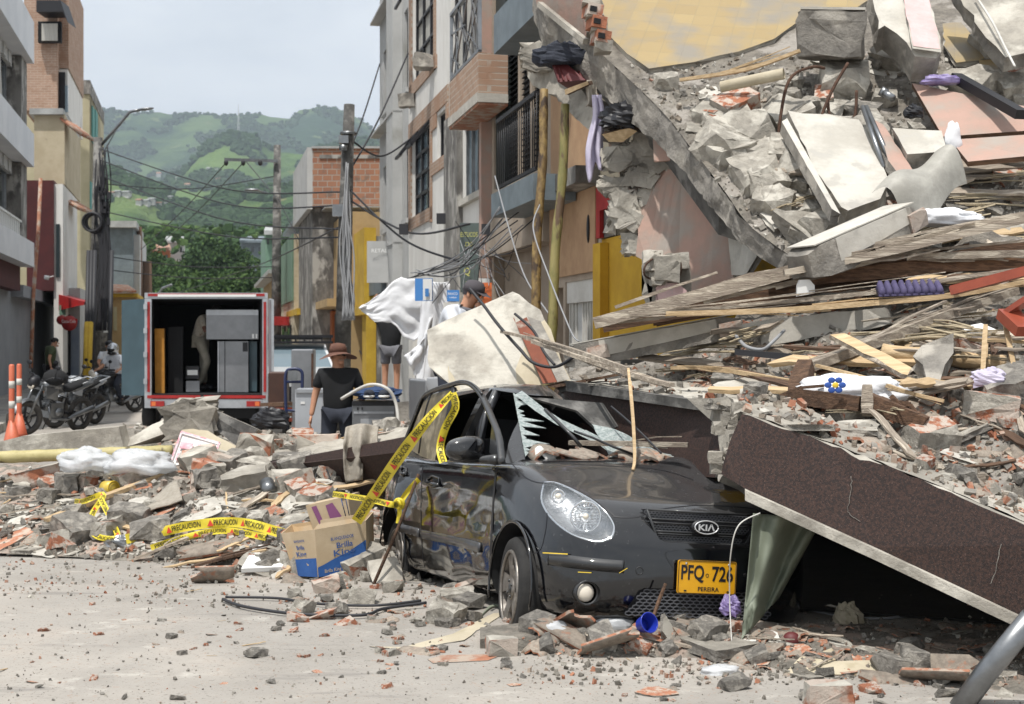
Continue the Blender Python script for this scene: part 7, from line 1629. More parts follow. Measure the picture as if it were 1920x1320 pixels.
for (x,y,z,s_,rz) in ((-.46,1.10,1.035,.26,20),(-.22,1.06,1.035,.26,60),(.0,1.04,1.05,.28,-30),(-.34,1.03,1.02,.2,80),(.12,1.0,1.04,.2,10),(.24,1.1,1.05,.3,50)):
 o = bpy.data.objects.new('roof_tile_fragment',rg.choice(VAR['tile'])); COL.objects.link(o); o.location = toW((x,y,z)); o.rotation_euler = (R(14),R(10),R(rz)); o.scale = (s_,)*3; tag(o,'piece of clay roof tile lying at the foot of the windscreen','roof tile','roof tile pieces under the windscreen')
# cardboard boxes with print
bxs = thing('cardboard_box','open brown and blue bleach carton with printed lettering beside the rear wheel','box',P(600,1082,9.0))
A0,A1,A2,A3 = PV([(527,1000,9.35),(590,993,9.0),(597,1082,9.0),(553,1080,9.25)]); B1,B2 = PV([(686,976,9.2),(688,1070,9.2)]); bk = V((.02,.3,.02))
mb = MB();
for q in ((A0,A1,A2,A3),(A1,B1,B2,A2)):
 n_ = (q[1]-q[0]).cross(q[3]-q[0]).normalized(); mb.prism(list(q),(n_ if n_.y > 0 else -n_)*.006)
mb.prism([A0,A0+bk,A3+bk,A3],(.006,0,0)); mb.prism([B1,B1+bk,B2+bk,B2],(-.006,0,0)); mb.prism([A0+bk,B1+bk,B2+bk,A3+bk],(0,.006,0)); mb.prism([A3,A2,B2,B2+bk,A3+bk],(0,0,.006)); cbx = mb.build('carton','cardboard',bxs)
nb = ((B1-A1).cross(A2-A1)).normalized(); nb = nb if nb.y < 0 else -nb; na = ((A1-A0).cross(A3-A0)).normalized(); na = na if na.y < 0 else -na
def fb(u,v): return A1.lerp(B1,u).lerp(A2.lerp(B2,u),v)
def fa(u,v): return A0.lerp(A1,u).lerp(A3.lerp(A2,u),v)
mb = MB(); mb.add([fb(u,v)+nb*.002 for u,v in ((0,1),(.99,1),(.99,.38),(.6,.58),(.35,.66),(.12,.76),(0,.8))],[tuple(range(7))]); mb.add([fa(u,v)+na*.002 for u,v in ((.04,1),(.98,1),(.98,.6),(.1,.62))],[(0,1,2,3)]); mb.build('blue_print','card_blue',cbx)
mb = MB(); ub = (B1-A1).normalized(); vb = (A1-A2).normalized(); ua = (A1-A0).normalized(); va = (A0-A3).normalized()
for (tx_,u,v,hgt,wid,f_,uu,vv_,n_) in (('BLANQUEADOR',.52,.26,.026,.17,fb,ub,vb,nb),('Brilla',.56,.40,.038,.12,fb,ub,vb,nb),('King',.55,.57,.055,.16,fb,ub,vb,nb),('BLANQUEADOR',.5,.22,.02,.14,fa,ua,va,na),('Brilla',.5,.36,.03,.1,fa,ua,va,na),('King',.5,.52,.045,.13,fa,ua,va,na)): put_text(mb,tx_,f_(u,v)+n_*.004,uu,vv_,hgt,wid,off=.0,bold=.02)
mb.build('lettering','card_mark',cbx)
mb = MB(); put_text(mb,'3.800',fb(.88,.82)+nb*.004,ub,vb,.016,off=0); put_text(mb,'Brilla King',fb(.3,.9)+nb*.004,ub,vb,.03,.12,off=0,bold=.01); mb.build('pale_lettering','cardboard',cbx)
b2 = thing('cardboard_box','smaller brown carton with purple print behind the bleach carton','box',P(615,985,9.6)); C0,C1,C2,C3 = PV([(573,948,9.6),(652,930,9.6),(660,985,9.6),(588,996,9.6)]); mb = MB(); mb.prism([C0,C1,C2,C3],(.05,.28,.0)); k_ = mb.build('carton','cardboard',b2)
def fc(u,v): return C0.lerp(C1,u).lerp(C3.lerp(C2,u),v)+V((0,-.004,0))
mb = MB(); mb.add([fc(*p) for p in ((.12,.1),(.24,.08),(.34,.95),(.22,.97))],[(0,1,2,3)]); mb.add([fc(*p) for p in ((.45,.15),(.62,.1),(.78,.62),(.66,.86),(.5,.8))],[(0,1,2,3,4)]); mb.build('purple_print','purple_mark',k_)
mb = MB(); mb.tube([fc(.84,.04),fc(.94,.02),fc(.97,.66),fc(.88,.68),fc(.84,.04)],.003,4); mb.build('blue_frame','card_mark',k_)
# white appliance lid
lid = thing('appliance_lid','white plastic appliance panel with a small window lying left of the carton','panel',P(500,1070,9.4)); q = PV([(478,1022,9.8),(540,1020,9.75),(548,1062,9.35),(452,1066,9.35)]); mb = MB(); mb.prism(q,(0,.01,-.03)); mb.build('panel','white',lid); mb = MB(); e = [q[0].lerp(q[1],u).lerp(q[3].lerp(q[2],u),v)+V((0,-.003,.006)) for u,v in ((.35,.4),(.65,.4),(.66,.6),(.34,.6))]; mb.add(e,[(0,1,2,3)]); mb.build('small_window','glass_sky',lid)
mb = MB(); mb.cyl(P(500,905,11),P(506,925,10.9),.06,16); one(mb,'plastic_beaker','steel','dull grey plastic beaker in the left heap','beaker'); mb = MB(); mb.tube([P(1765,1236,6.9),P(1808,1232,6.9),P(1815,1231,6.9),P(1822,1230,6.9)],[.035,.035,.015,.017],14); one(mb,'glass_bottle','lamp_glass','dusty glass bottle at the edge of the dark hollow','bottle')
mb = MB(); mb.ellip(P(1484,1200,7.0),(.045,.04,.04)); one(mb,'round_fruit','crate_red','round dark red object right of the white paper','ball')
mb = MB(); mb.box(P(88,1132,8.5)+V((0,0,.01)),(.04,.03,.02),(0,0,.4)); mb.cyl(P(92,1131,8.5)+V((0,0,.01)),P(98,1131,8.5)+V((0,0,.01)),.01,8); one(mb,'bottle_cap','blue','tiny blue plastic cap on the open road','cap')
# warning tape
def tape(name,pts,width,label,side=None,txt=True,flip=1,knot=False,parent=None,step=.34,phase=.1):
 Lp = catmull([V(p) for p in pts],8); acc = [0]
 for a,b_ in zip(Lp,Lp[1:]): acc.append(acc[-1]+(b_-a).length)
 T = acc[-1]
 def fr_(s_):
  s_ = max(0,min(T-1e-6,s_)); i = max(k for k in range(len(acc)-1) if acc[k] <= s_); t = (s_-acc[i])/(acc[i+1]-acc[i]); p = Lp[i].lerp(Lp[i+1],t); d = (Lp[i+1]-Lp[i]).normalized(); u = s_/T
  n = (CAMP-p).normalized(); sd_ = d.cross(n).normalized(); w_ = width(u) if callable(width) else width; return p,sd_,n,w_
 o = thing(name,label,'warning tape',Lp[-1]); mb = MB(); n_ = max(12,int(T/.03))
 for i in range(n_+1): p,sd_,n,w_ = fr_(T*i/n_); tw = n*(.012*math.sin(i*.45)); mb.v += [p-sd_*w_/2+tw,p-tw*.3,p+sd_*w_/2+tw]
 for i in range(n_):
  for k in (0,1): mb.f.append((3*i+k,3*i+k+1,3*i+4+k,3*i+3+k)); mb.m.append(0); mb.sm.append(True)
 if knot: mb.torus(Lp[0],(.3,1,.2),.03,.014,12,6); mb.torus(Lp[0],(1,.3,.4),.024,.012,12,6)
 tp = mb.build('tape_strip','tape_yellow',o)
 if txt:
  mb = MB(); m2 = MB(); s_ = phase; vs,fs = text_mb('PRECAUCIÓN',1,.01); x0 = min(v.x for v in vs); x1 = max(v.x for v in vs); hh = .075*.5
  while s_ < T-.1:
   pts_ = []
   for v in vs:
    a = s_+(v.x-x0)/(x1-x0)*.24; p,sd_,n,w_ = fr_(a); pts_.append(p+sd_*(-flip*v.y*w_*.78)+n*.006)
   mb.add(pts_,fs); a = s_+.29; p,sd_,n,w_ = fr_(a); p2 = fr_(a+.025)[0]; p3 = fr_(a+.05)[0]; m2.add([p+sd_*w_*.3+n*.006,p2-sd_*w_*.35+n*.006,p3+sd_*w_*.3+n*.006],[(0,1,2)]); s_ += step
  mb.build('lettering','tape_ink',tp,fix=False); m2.build('red_mark','tape_red',tp,fix=False)
 return o
t0 = toW(fr(852,736))+V((-.01,-.06,0))
tape('warning_tape',[P(668,978,9.0),P(705,922,8.75),P(748,858,8.45),P(800,790,8.2),t0],lambda u: .075 if u < .6 else .075-.1*(u-.6),'broad yellow warning tape stretched from the car door frame down to the left',flip=1,phase=.04)
tape('warning_tape',[t0,t0+V((.02,-.01,-.09)),toW(fr(836,800))+V((0,-.05,0)),toW(fr(826,838))+V((0,-.05,0)),toW(fr(832,866))+V((0,-.04,0))],.05,'short yellow warning tape twisted round the door pillar of the car',phase=.02,step=.3)
kn = toW(hit(766,940)[0])+V((-.05,-.14,0))
tape('warning_tape',[kn,P(735,946,8.6),P(690,936,8.9),P(624,926,9.4)],.04,'narrow yellow warning tape running left from the knot on the rod',knot=True)
tape('warning_tape',[kn,kn+V((.06,0,.09)),toW(hit(795,897)[0])+V((-.03,-.06,0))],.035,'short yellow warning tape rising from the knot to the rear door',txt=False)
tape('warning_tape',[kn,kn+V((0,0,-.07)),kn+V((-.01,0,-.13))],.03,'loose yellow tape end hanging below the knot',txt=False)
def onb(px,py,up=.05): h = land(px,py,(1,6)); return h[0]+V((0,-.03,up))
tape('warning_tape',[onb(238,1022),onb(300,1014,.07),onb(360,1004,.08),onb(420,998,.08),onb(470,1002,.08),onb(540,1020,.07)],.075,'yellow warning tape lying across the left heap',phase=.03)
tape('warning_tape',[onb(285,1034,.03),onb(345,1020,.05),onb(420,1006,.05),onb(500,1022,.06)],.05,'second yellow tape strand below the one across the left heap',phase=.03)
tape('warning_tape',[onb(142,950),onb(160,966,.12),onb(196,958,.14),onb(176,985,.1),onb(172,1005,.06),onb(190,1016,.04),onb(222,1016,.04),onb(210,992,.08),onb(190,965,.14)],.045,'looped yellow warning tape in the left part of the heap',phase=.03)
mb = MB(); hr = toW(hit(792,893)[0])+V((-.02,-.06,.02)); mb.tube([hr,hr.lerp(P(697,1103,8.75),.5)+V((.01,0,0)),P(697,1104,8.75)],.011,8); one(mb,'wooden_rod','wood_brown','thin brown rod leaning on the rear door with tape knotted to it','rod')
# wires and cables of the heaps
def wire(pts,r,label,m='cable',name='cable',k=8,group=None):
 mb = MB(); mb.tube(catmull([p if isinstance(p,Vector) else P(*p) for p in pts],k),r,6); return one(mb,name,m,label,'cable',group)
wire([(1372,1206,6.7),(1368,1120,6.5),(1370,1040,6.42),(1385,985,6.4),(1425,962,6.45)],.0032,'thin white cord hanging in front of the number plate','offwhite')
wire([onb(420,1128,.02),onb(460,1142,.02),onb(560,1156,.02),onb(680,1158,.02),onb(720,1146,.02),onb(800,1138,.03)],.009,'black cable loop lying on the road below the carton')
wire([onb(425,1124,.02),onb(520,1126,.02),onb(590,1136,.02),onb(700,1140,.02),onb(790,1134,.03)],.008,'second black cable on the road just above the cable loop')
wire([(880,540,10.3),(905,570,10.2),(935,610,10.0),(975,655,9.8),(1000,680,9.7),(1040,688,9.6),(1075,670,9.5)],.012,'grey cable looping over the cream slab')
wire([(965,588,9.9),(1000,620,9.8),(1020,660,9.7),(1040,684,9.6)],.010,'black cable hanging across the rust red stripe')
wire([(1146,762,8.0),(1190,800,7.8),(1240,850,7.6)],.006,'thin black aerial leaning over the windscreen')
wire([(1380,470+160,8.9),(1400,650,8.7),(1430,655,8.6),(1450,640,8.6),(1470,620,8.8)],.012,'tangled grey cable end right of the brick ended beam','cable_grey')
wire([(1828,-10,11.3),(1860,40,11.0),(1885,90,10.8),(1903,125,10.6)],.010,'thin white cable on the upper right concrete slab','offwhite')
wire([(1500,1140,7.9),(1600,1158,8.0),(1700,1155,8.0),(1800,1130,8.0)],.008,'pale hose lying in the dark hollow under the parapet','cable_grey')
wire([(600,935,11.2),(590,900,11.3),(605,872,11.4),(620,900,11.2),(618,930,11.1)],.006,'thin black wire tangle hanging on the low brown parapet')
# ================= PEOPLE, VEHICLES, APPLIANCES IN THE STREET =================
P = _P; rg = random.Random(44)
mat('helmet','b9bcc0',rough=.15,metal=.6,bump=0); mat('hat_brown','5b3d33','6a4a3c',s=12,rough=.9,bump=.3); mat('sunglass','08080a',rough=.15,bump=0); mat('cap_grey','4a464a',rough=.9,bump=.2,bs=40)
mat('truck_door','3f555e','384c54',s=2,rough=.4,bump=.05); mat('alu','b0b3b7','a0a3a7',s=5,rough=.35,metal=.5,bump=.05); mat('foam','b57f33','a6722b',s=8,rough=.9,bump=.4); mat('appliance','85878a','77797c',s=2,rough=.3,metal=.5,bump=.03); mat('appliance_white','a9adb2','9fa3a8',s=2,rough=.3,bump=.02)
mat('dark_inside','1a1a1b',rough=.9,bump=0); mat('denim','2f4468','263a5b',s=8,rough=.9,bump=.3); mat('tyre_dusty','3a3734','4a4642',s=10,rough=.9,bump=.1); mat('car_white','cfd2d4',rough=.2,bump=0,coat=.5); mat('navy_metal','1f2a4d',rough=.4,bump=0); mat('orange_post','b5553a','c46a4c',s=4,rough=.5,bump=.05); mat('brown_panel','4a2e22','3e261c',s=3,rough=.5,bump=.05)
def skin_mesh(name,verts,edges,radii,m,parent,root=0,extra=None,lv=2):
 me = bpy.data.meshes.new(name); me.from_pydata([tuple(v) for v in verts],edges,[]); o = bpy.data.objects.new(name,me); COL.objects.link(o)
 md = o.modifiers.new('k','SKIN'); md.use_smooth_shade = True
 for i,sv in enumerate(me.skin_vertices[0].data): sv.radius = radii[i] if isinstance(radii[i],tuple) else (radii[i],)*2; sv.use_root = (i == root)
 m2 = o.modifiers.new('s','SUBSURF'); m2.levels = lv; applymods(o); me = o.data
 if extra:
  b = bmesh.new(); b.from_mesh(me); tm = bpy.data.meshes.new('x'); tm.from_pydata([tuple(v) for v in extra.v],[],extra.f); b.from_mesh(tm); b.to_mesh(me); b.free(); me.polygons.foreach_set('use_smooth',[True]*len(me.polygons))
 me.materials.clear(); me.materials.append(M[m]); me.polygons.foreach_set('material_index',[0]*len(me.polygons)); o.parent = parent; return o
STD = dict(pel=(0,0,.93),wst=(0,0,1.10),chest=(0,.0,1.32),neck=(0,.01,1.47),head=(0,-.01,1.60),top=(0,0,1.70),ls=(-.18,0,1.40),le=(-.25,.03,1.13),lw=(-.27,-.04,.88),rs=(.18,0,1.40),re=(.25,.03,1.13),rw=(.27,-.04,.88),lh=(-.09,0,.90),lk=(-.11,-.01,.50),la=(-.12,.03,.09),rh=(.09,0,.90),rk=(.11,-.01,.50),ra=(.12,.03,.09))
def person(label,base,yaw,sc=1,pose=None,top='shirt_black',bot='trouser_navy',shorts=False,skin='skin',hair='hair',head=True,shoes='black',group=None):
 J = {k: V(v) for k,v in {**STD,**(pose or {})}.items()}
 o = thing('person',label,'person',base,group); LOCAL.add(o.name); o.rotation_euler = (0,0,yaw); o.scale = (sc,)*3
 ks = list(STD); ix = {k: i for i,k in enumerate(ks)}; E = [('pel','wst'),('wst','chest'),('chest','neck'),('neck','head'),('head','top'),('chest','ls'),('ls','le'),('le','lw'),('chest','rs'),('rs','re'),('re','rw'),('pel','lh'),('lh','lk'),('lk','la'),('pel','rh'),('rh','rk'),('rk','ra')]
 rad = dict(pel=(.14,.10),wst=(.13,.09),chest=(.15,.10),neck=.055,head=(.078,.095),top=(.062,.075),ls=.055,le=.042,lw=.027,rs=.055,re=.042,rw=.027,lh=.085,lk=.056,la=.038,rh=.085,rk=.056,ra=.038)
 hd = J['head']; fwd = V((0,-1,0)); up = (J['top']-J['head']).normalized(); ex = MB(); hw = V((1,0,0)); fwd = up.cross(hw)*-1; fwd = fwd if fwd.y < 0 else -fwd
 if 'yawh' in (pose or {}): q_h = Matrix.Rotation(pose['yawh'][0],3,'Z'); fwd = q_h@fwd; hw = q_h@hw
 if head:
  ex.ellip(hd+fwd*.105-up*.005,(.013,.018,.022),mi=0,n=8,m=6)
  for s_ in (-1,1): ex.ellip(hd+hw*s_*.082,(.012,.018,.03),n=8,m=6)
  ex.ellip(hd+fwd*.085-up*.075,(.035,.03,.03),n=8,m=6)
 for s_,e_,w_ in (('l','le','lw'),('r','re','rw')):
  d = (J[w_]-J[e_]).normalized(); sd_ = d.cross(V((0,1,0))); sd_ = sd_.normalized() if sd_.length > .2 else V((0,0,1)); fr_ = sd_.cross(d); c = J[w_]
  ex.tube([c,c+d*.04,c+d*.085,c+d*.10],[.026,.030,.034,.02],8,flat=.55)
  for k,(ln,of) in enumerate(((.062,-.027),(.075,-.009),(.070,.009),(.055,.026))):
   a = c+d*.085+fr_*of; b_ = a+d*ln*.5+sd_*.006*(1 if s_ == 'l' else -1); ex.tube([a,b_,b_+d*ln*.45+sd_*.02*(1 if s_ == 'l' else -1)],[.0095,.009,.006],6)
  a = c+d*.03-fr_*.025; ex.tube([a,a+d*.03-fr_*.022,a+d*.06-fr_*.024],[.011,.010,.007],6)
 body = skin_mesh('body',[J[k] for k in ks],[(ix[a],ix[b_]) for a,b_ in E],[rad[k] for k in ks],skin,o,0,ex)
 # shirt
 tk = ['pel','wst','chest','nk','ls','lm','rs','rm']; T = {'nk': J['chest'].lerp(J['neck'],.86),'lm': J['ls'].lerp(J['le'],.72),'rm': J['rs'].lerp(J['re'],.72)}; T.update({k: J[k] for k in ('pel','wst','chest','ls','rs')}); T['pel'] = J['pel']-V((0,0,.07))
 tr = dict(pel=(.175,.125),wst=(.175,.125),chest=(.178,.125),nk=.088,ls=.078,lm=.068,rs=.082,rm=.068); ti = {k: i for i,k in enumerate(tk)}
 skin_mesh('shirt',[T[k] for k in tk],[(ti[a],ti[b_]) for a,b_ in (('pel','wst'),('wst','chest'),('chest','nk'),('chest','ls'),('ls','lm'),('chest','rs'),('rs','rm'))],[tr[k] for k in tk],top,o,0)
 le_ = .35 if shorts else .97; bk_ = ['pel','lh','lk','le','rh','rk','re']
 def leg(s_):
  h_,k_,a_ = J[s_+'h'],J[s_+'k'],J[s_+'a']
  return (h_.lerp(k_,.5),h_.lerp(k_,.9) if not shorts else h_.lerp(k_,.62)) if shorts else (k_,k_.lerp(a_,.95))
 l1,l2 = leg('l'); r1_,r2_ = leg('r')
 skin_mesh('shorts' if shorts else 'trousers',[J['pel']+V((0,0,.02)),J['lh'],l1,l2,J['rh'],r1_,r2_],[(0,1),(1,2),(2,3),(0,4),(4,5),(5,6)],[(.155,.118),.112,.092 if shorts else .075,.085 if shorts else .062,.112,.092 if shorts else .075,.085 if shorts else .062],bot,o,0)
 mb = MB()
 for a_ in ('la','ra'): c = J[a_]; mb.ellip(c+V((0,-.05,-.045)),(.05,.13,.05),n=10,m=6)
 mb.build('shoes',shoes,o)
 if hair: mb = MB(); mb.ellip(hd+up*.045-fwd*.012,(.088,.1,.085),n=14,m=8); mb.v = [v if (v-hd).dot(up) > -.01+(v-hd).dot(fwd)*.55 else v+(hd-v)*.25 for v in mb.v]; mb.build('hair',hair,o)
 return o,J,hd,fwd,up,hw
def glasses(o,hd,fwd,up,hw):
 mb = MB()
 for s_ in (-1,1): mb.ellip(hd+fwd*.092+hw*s_*.034+up*.028,(.03,.012,.02),n=10,m=6); mb.beam(hd+fwd*.085+hw*s_*.06+up*.03,hd+hw*s_*.09+up*.025,.008,.008)
 mb.beam(hd+fwd*.1-hw*.02+up*.03,hd+fwd*.1+hw*.02+up*.03,.008,.006); mb.build('sunglasses','sunglass',o)
# man in black with the hat
o,J,hd,fwd,up,hw = person('man in black t-shirt, bucket hat and sunglasses standing behind the low rubble',P(633,0,16.2)*1+V((0,0,0)) if 0 else V(((634-960)/FPX*16.2,16.2,-.09)),R(6),.97,dict(yawh=(R(22),0,0),lw=(-.29,-.02,.87),rw=(.28,.0,.86)))
mb = MB(); c = hd+up*.06
mb.tube([c-up*.01,c+up*.06,c+up*.10,c+up*.115],[.10,.092,.075,.02],20)
mb.grid(lambda u,v: c-up*.005+(hw*math.cos(u*6.283)*(.09+.115*v)+fwd*math.sin(u*6.283)*(.095+.12*v))-up*(.06*v+.025*v*math.cos(u*12.566)),32,4); mb.build('hat','hat_brown',o); glasses(o,hd,fwd,up,hw)
mb = MB(); mb.ellip(hd+fwd*.092-up*.045,(.028,.01,.006),n=10,m=5); mb.build('mouth','brick',o)
o.scale = (1.1,1.05,.97)
# man with cap behind the cream slab
o,J,hd,fwd,up,hw = person('man in a grey cap and sunglasses bending behind the cream slab',V(((848-960)/FPX*12.6,12.6,.54)),R(62),1,dict(chest=(0,-.1,1.30),neck=(0,-.16,1.43),head=(0,-.22,1.54),top=(0,-.25,1.64),ls=(-.18,-.08,1.38),rs=(.18,-.08,1.38),le=(-.25,-.25,1.12),lw=(-.15,-.45,1.05),re=(.25,-.25,1.12),rw=(.15,-.45,1.05)),top='shirt_white',hair='cap_grey')
mb = MB(); c = hd+up*.035; mb.tube([c,c+up*.05,c+up*.09,c+up*.105],[.104,.10,.075,.02],18); mb.grid(lambda u,v: c+up*(.012-.02*v)+fwd*(.08+.11*v*math.sin(.6+u*1.94))+hw*(u-.5)*.17*(1-.25*v),10,4); mb.build('cap','cap_grey',o); glasses(o,hd,fwd,up,hw)
mb = MB(); mb.torus(J['neck']-V((0,0,.02)),(0,-.3,1),.072,.022,18,8); mb.build('collar','shorts_grey',o)
# woman under the white sheet
o,*_ = person('woman in black top and grey shorts seen from behind, reaching up under the white sheet',V(((733-960)/FPX*21,21,.68)),R(176),.93,dict(le=(.36,0,1.45),lw=(.30,-.04,1.70),ls=(.18,0,1.40),rs=(-.18,0,1.40),re=(-.30,-.1,1.5),rw=(-.24,-.15,1.75),lh=(.09,0,.9),lk=(.10,-.01,.5),la=(.10,.03,.09),rh=(-.09,0,.9),rk=(-.10,-.01,.5),ra=(-.10,.03,.09)),bot='shorts_grey',shorts=True,shoes='denim')
mb = MB(); mb.box((-2.0,21.2,.32),(1.6,1.2,.66)); vs,fs = block(rg,(1.5,1.0,.7),sub=3); mb = MB(); mb.add([V((-1.9,21.2,.34))+v for v in vs],fs); one(mb,'masonry_block','concrete','block of masonry the woman stands on','masonry')
# man in green walking on the left pavement
o,*_ = person('man in green t-shirt and black shorts walking on the left pavement',V(((94-960)/FPX*34,34,.14)),R(128),.95,dict(lw=(-.30,.08,.90),le=(-.27,.12,1.13),re=(.24,-.06,1.13),rw=(.22,-.18,.92),lk=(-.10,-.12,.5),la=(-.11,-.02,.09),rk=(.10,.05,.5),ra=(.11,.22,.12),chest=(0,-.04,1.31),neck=(0,-.08,1.45),head=(0,-.13,1.56),top=(0,-.15,1.66)),top='shirt_green',bot='black',shorts=True,hair='hair')
# ---------------- motorcycles ----------------
def moto(label,base,yaw,lean=0,tank='steel',round_lamp=False,steer=0,scale=1,bag=False):
 o = thing('motorcycle',label,'motorcycle',base); LOCAL.add(o.name); o.rotation_euler = (0,lean,yaw); o.scale = (scale,)*3; r = .30
 for y in (-.66,.66):
  w_ = bpy.data.objects.new('wheel',None); COL.objects.link(w_); w_.parent = o; w_.location = (0,y,r); w_.rotation_euler = (0,0,steer if y < 0 else 0)
  mb = MB(); mb.torus((0,0,0),(1,0,0),r-.045,.05,32,10); mb.build('tyre','tyre_dusty',w_)
  mb = MB(); mb.torus((0,0,0),(1,0,0),r-.09,.014,32,6); mb.cyl((-.06,0,0),(.06,0,0),.035,10)
  for k in range(5): a = k*2*math.pi/5; mb.beam((0,0,0),(0,(r-.09)*math.sin(a),(r-.09)*math.cos(a)),.025,.035)
  mb.torus((.05,0,0),(1,0,0),.10,.01,20,5); mb.build('rim','black',w_)
 mb = MB()
 for s_ in (-.085,.085): mb.cyl((s_,-.66,r),(s_*1.0,-.42,.86),.02,8); mb.cyl((s_,-.58,.5),(s_,-.42,.86),.026,8)
 mb.beam((-.1,-.45,.8),(.1,-.45,.8),.06,.03); mb.build('fork','steel',o)
 mb = MB(); mb.tube([(-.34,-.28,1.00),(-.2,-.34,1.0),(-.08,-.40,.93),(.08,-.40,.93),(.2,-.34,1.0),(.34,-.28,1.0)],.013,6)
 for s_ in (-1,1): mb.cyl((s_*.24,-.32,1.0),(s_*.36,-.27,1.0),.02,8)
 hb_ = mb.build('handlebar','black',o)
 for s_ in (-1,1): mb = MB(); mb.cyl((s_*.24,-.33,1.0),(s_*.30,-.36,1.16),.007,5); mb.ellip((s_*.31,-.36,1.19),(.06,.015,.04),n=10,m=6); mb.build('mirror','black',hb_)
 mb = MB(); mb.grid(lambda u,v: V(((v-.5)*.16,-.66-(r+.04)*math.cos(.3+u*2.0),r+(r+.04)*math.sin(.3+u*2.0)-.03*(2*v-1)**2)),12,4); mb.build('front_mudguard',tank,o)
 if round_lamp: mb = MB(); mb.ellip((0,-.52,.86),(.10,.08,.10)); l_ = mb.build('headlight','chrome',o); mb = MB(); mb.ellip((0,-.565,.86),(.085,.045,.085)); mb.build('lens','bulb',l_)
 else:
  mb = MB(); mb.tube([(0,-.60,.82),(0,-.54,.90),(0,-.46,.98)],[.05,.10,.06],10,flat=1.1); l_ = mb.build('headlight','black',o); mb = MB(); mb.ellip((0,-.60,.84),(.07,.03,.05)); mb.build('lens','bulb',l_)
 mb = MB(); mb.tube([(0,-.36,.80),(0,-.22,.86),(0,-.05,.85),(0,.08,.74)],[.07,.15,.15,.09],14,flat=.8); mb.build('fuel_tank',tank,o)
 for s_ in (-1,1): mb = MB(); mb.prism([V((s_*.15,-.42,.84)),V((s_*.17,-.15,.80)),V((s_*.14,-.12,.6)),V((s_*.15,-.40,.66))],(s_*.03,0,0)); mb.build('side_fairing',tank,o)
 mb = MB(); mb.tube([(0,.02,.78),(0,.25,.77),(0,.5,.83),(0,.72,.90)],[.10,.13,.11,.06],12,flat=.5); mb.build('seat','black_matte',o)
 mb = MB(); mb.tube([(0,.4,.76),(0,.68,.82),(0,.86,.86)],[.10,.09,.05],10,flat=.6); mb.tube([(-.12,.5,.86),(-.11,.85,.94),(.11,.85,.94),(.12,.5,.86)],.014,6); mb.build('tail',tank,o)
 mb = MB(); mb.box((0,-.05,.42),(.24,.30,.26)); mb.cyl((0,-.22,.42),(0,-.06,.66),.085,12)
 for k in range(6): mb.cyl((0,-.2+k*.022,.45+k*.033),(0,-.195+k*.022,.457+k*.033),.11,12)
 mb.cyl((-.16,0,.38),(.16,0,.38),.08,14); mb.build('engine','steel',o)
 mb = MB(); mb.tube([(0,-.42,.82),(0,-.3,.45),(0,.2,.33),(0,.28,.6),(0,-.1,.72),(0,.7,.78)],.022,6); mb.beam((-.07,.2,.36),(-.07,.66,r),.03,.04); mb.beam((.07,.2,.36),(.07,.66,r),.03,.04); mb.cyl((-.28,.1,.3),(.28,.1,.3),.012,6); mb.cyl((-.1,.05,.35),(-.26,.08,.02),.012,6); mb.build('frame','black',o)
 mb = MB(); mb.tube([(.1,-.24,.5),(.14,-.2,.28),(.15,.2,.26),(.16,.4,.34),(.17,.78,.44)],[.02,.02,.025,.045,.045],10); mb.build('exhaust','steel',o)
 if bag: mb = MB(); mb.ellip((.05,-.12,.98),(.2,.22,.13),(.3,0,.4)); mb.build('jacket','black_matte',o)
 return o
moto('silver and black motorcycle parked leaning at the kerb, its front wheel turned',V(((95-960)/FPX*24.2,24.2,0)),R(-24),R(9),'steel',steer=R(-28),bag=True,scale=1.05)
moto('dark motorcycle with a white tail parked behind the silver and black one',V(((140-960)/FPX*26.3,26.3,0)),R(-16),R(7),'appliance_white',steer=R(-10),scale=1.02)
moto('black motorcycle with a round headlamp ridden towards the camera',V(((212-960)/FPX*31,31,0)),R(-32),0,'black',True)
moto('second motorcycle partly hidden behind the ridden one',V(((198-960)/FPX*34,34,0)),R(-20),0,'black',True)
SIT = dict(pel=(0,.12,.82),wst=(0,.10,.98),chest=(0,.02,1.2),neck=(0,-.02,1.34),head=(0,-.05,1.46),top=(0,-.05,1.56),ls=(-.18,0,1.27),rs=(.18,0,1.27),le=(-.27,-.08,1.05),re=(.27,-.08,1.05),lw=(-.28,-.26,1.0),rw=(.28,-.26,1.0),lh=(-.1,.08,.80),rh=(.1,.08,.80),lk=(-.2,-.25,.66),rk=(.2,-.25,.66),la=(-.18,.05,.32),ra=(.18,.05,.32))
o,J,hd,fwd,up,hw = person('motorcyclist in a silver helmet and white jersey riding the black motorcycle',V(((214-960)/FPX*31,31,0)),R(-14),1,SIT,top='shirt_white',bot='trouser_navy',hair='hair')
mb = MB(); mb.ellip(hd+up*.02,(.13,.145,.14),n=18,m=12); hm = mb.build('helmet','helmet',o); mb = MB(); mb.ellip(hd+fwd*.06-up*.005,(.105,.1,.06),n=14,m=8); mb.ellip(hd+fwd*.06-up*.08,(.10,.10,.05),n=14,m=8); mb.build('visor','sunglass',hm)
o,J,hd,fwd,up,hw = person('man in white t-shirt and black cap on the motorcycle behind the helmeted rider',V(((204-960)/FPX*34,34,.04)),R(30),1.02,SIT,top='shirt_white',bot='khaki',hair='hair')
mb = MB(); c = hd+up*.04; mb.tube([c,c+up*.06,c+up*.10],[.105,.095,.03],14); mb.ellip(c+fwd*.12,(.08,.08,.012)); mb.build('cap','black',o)
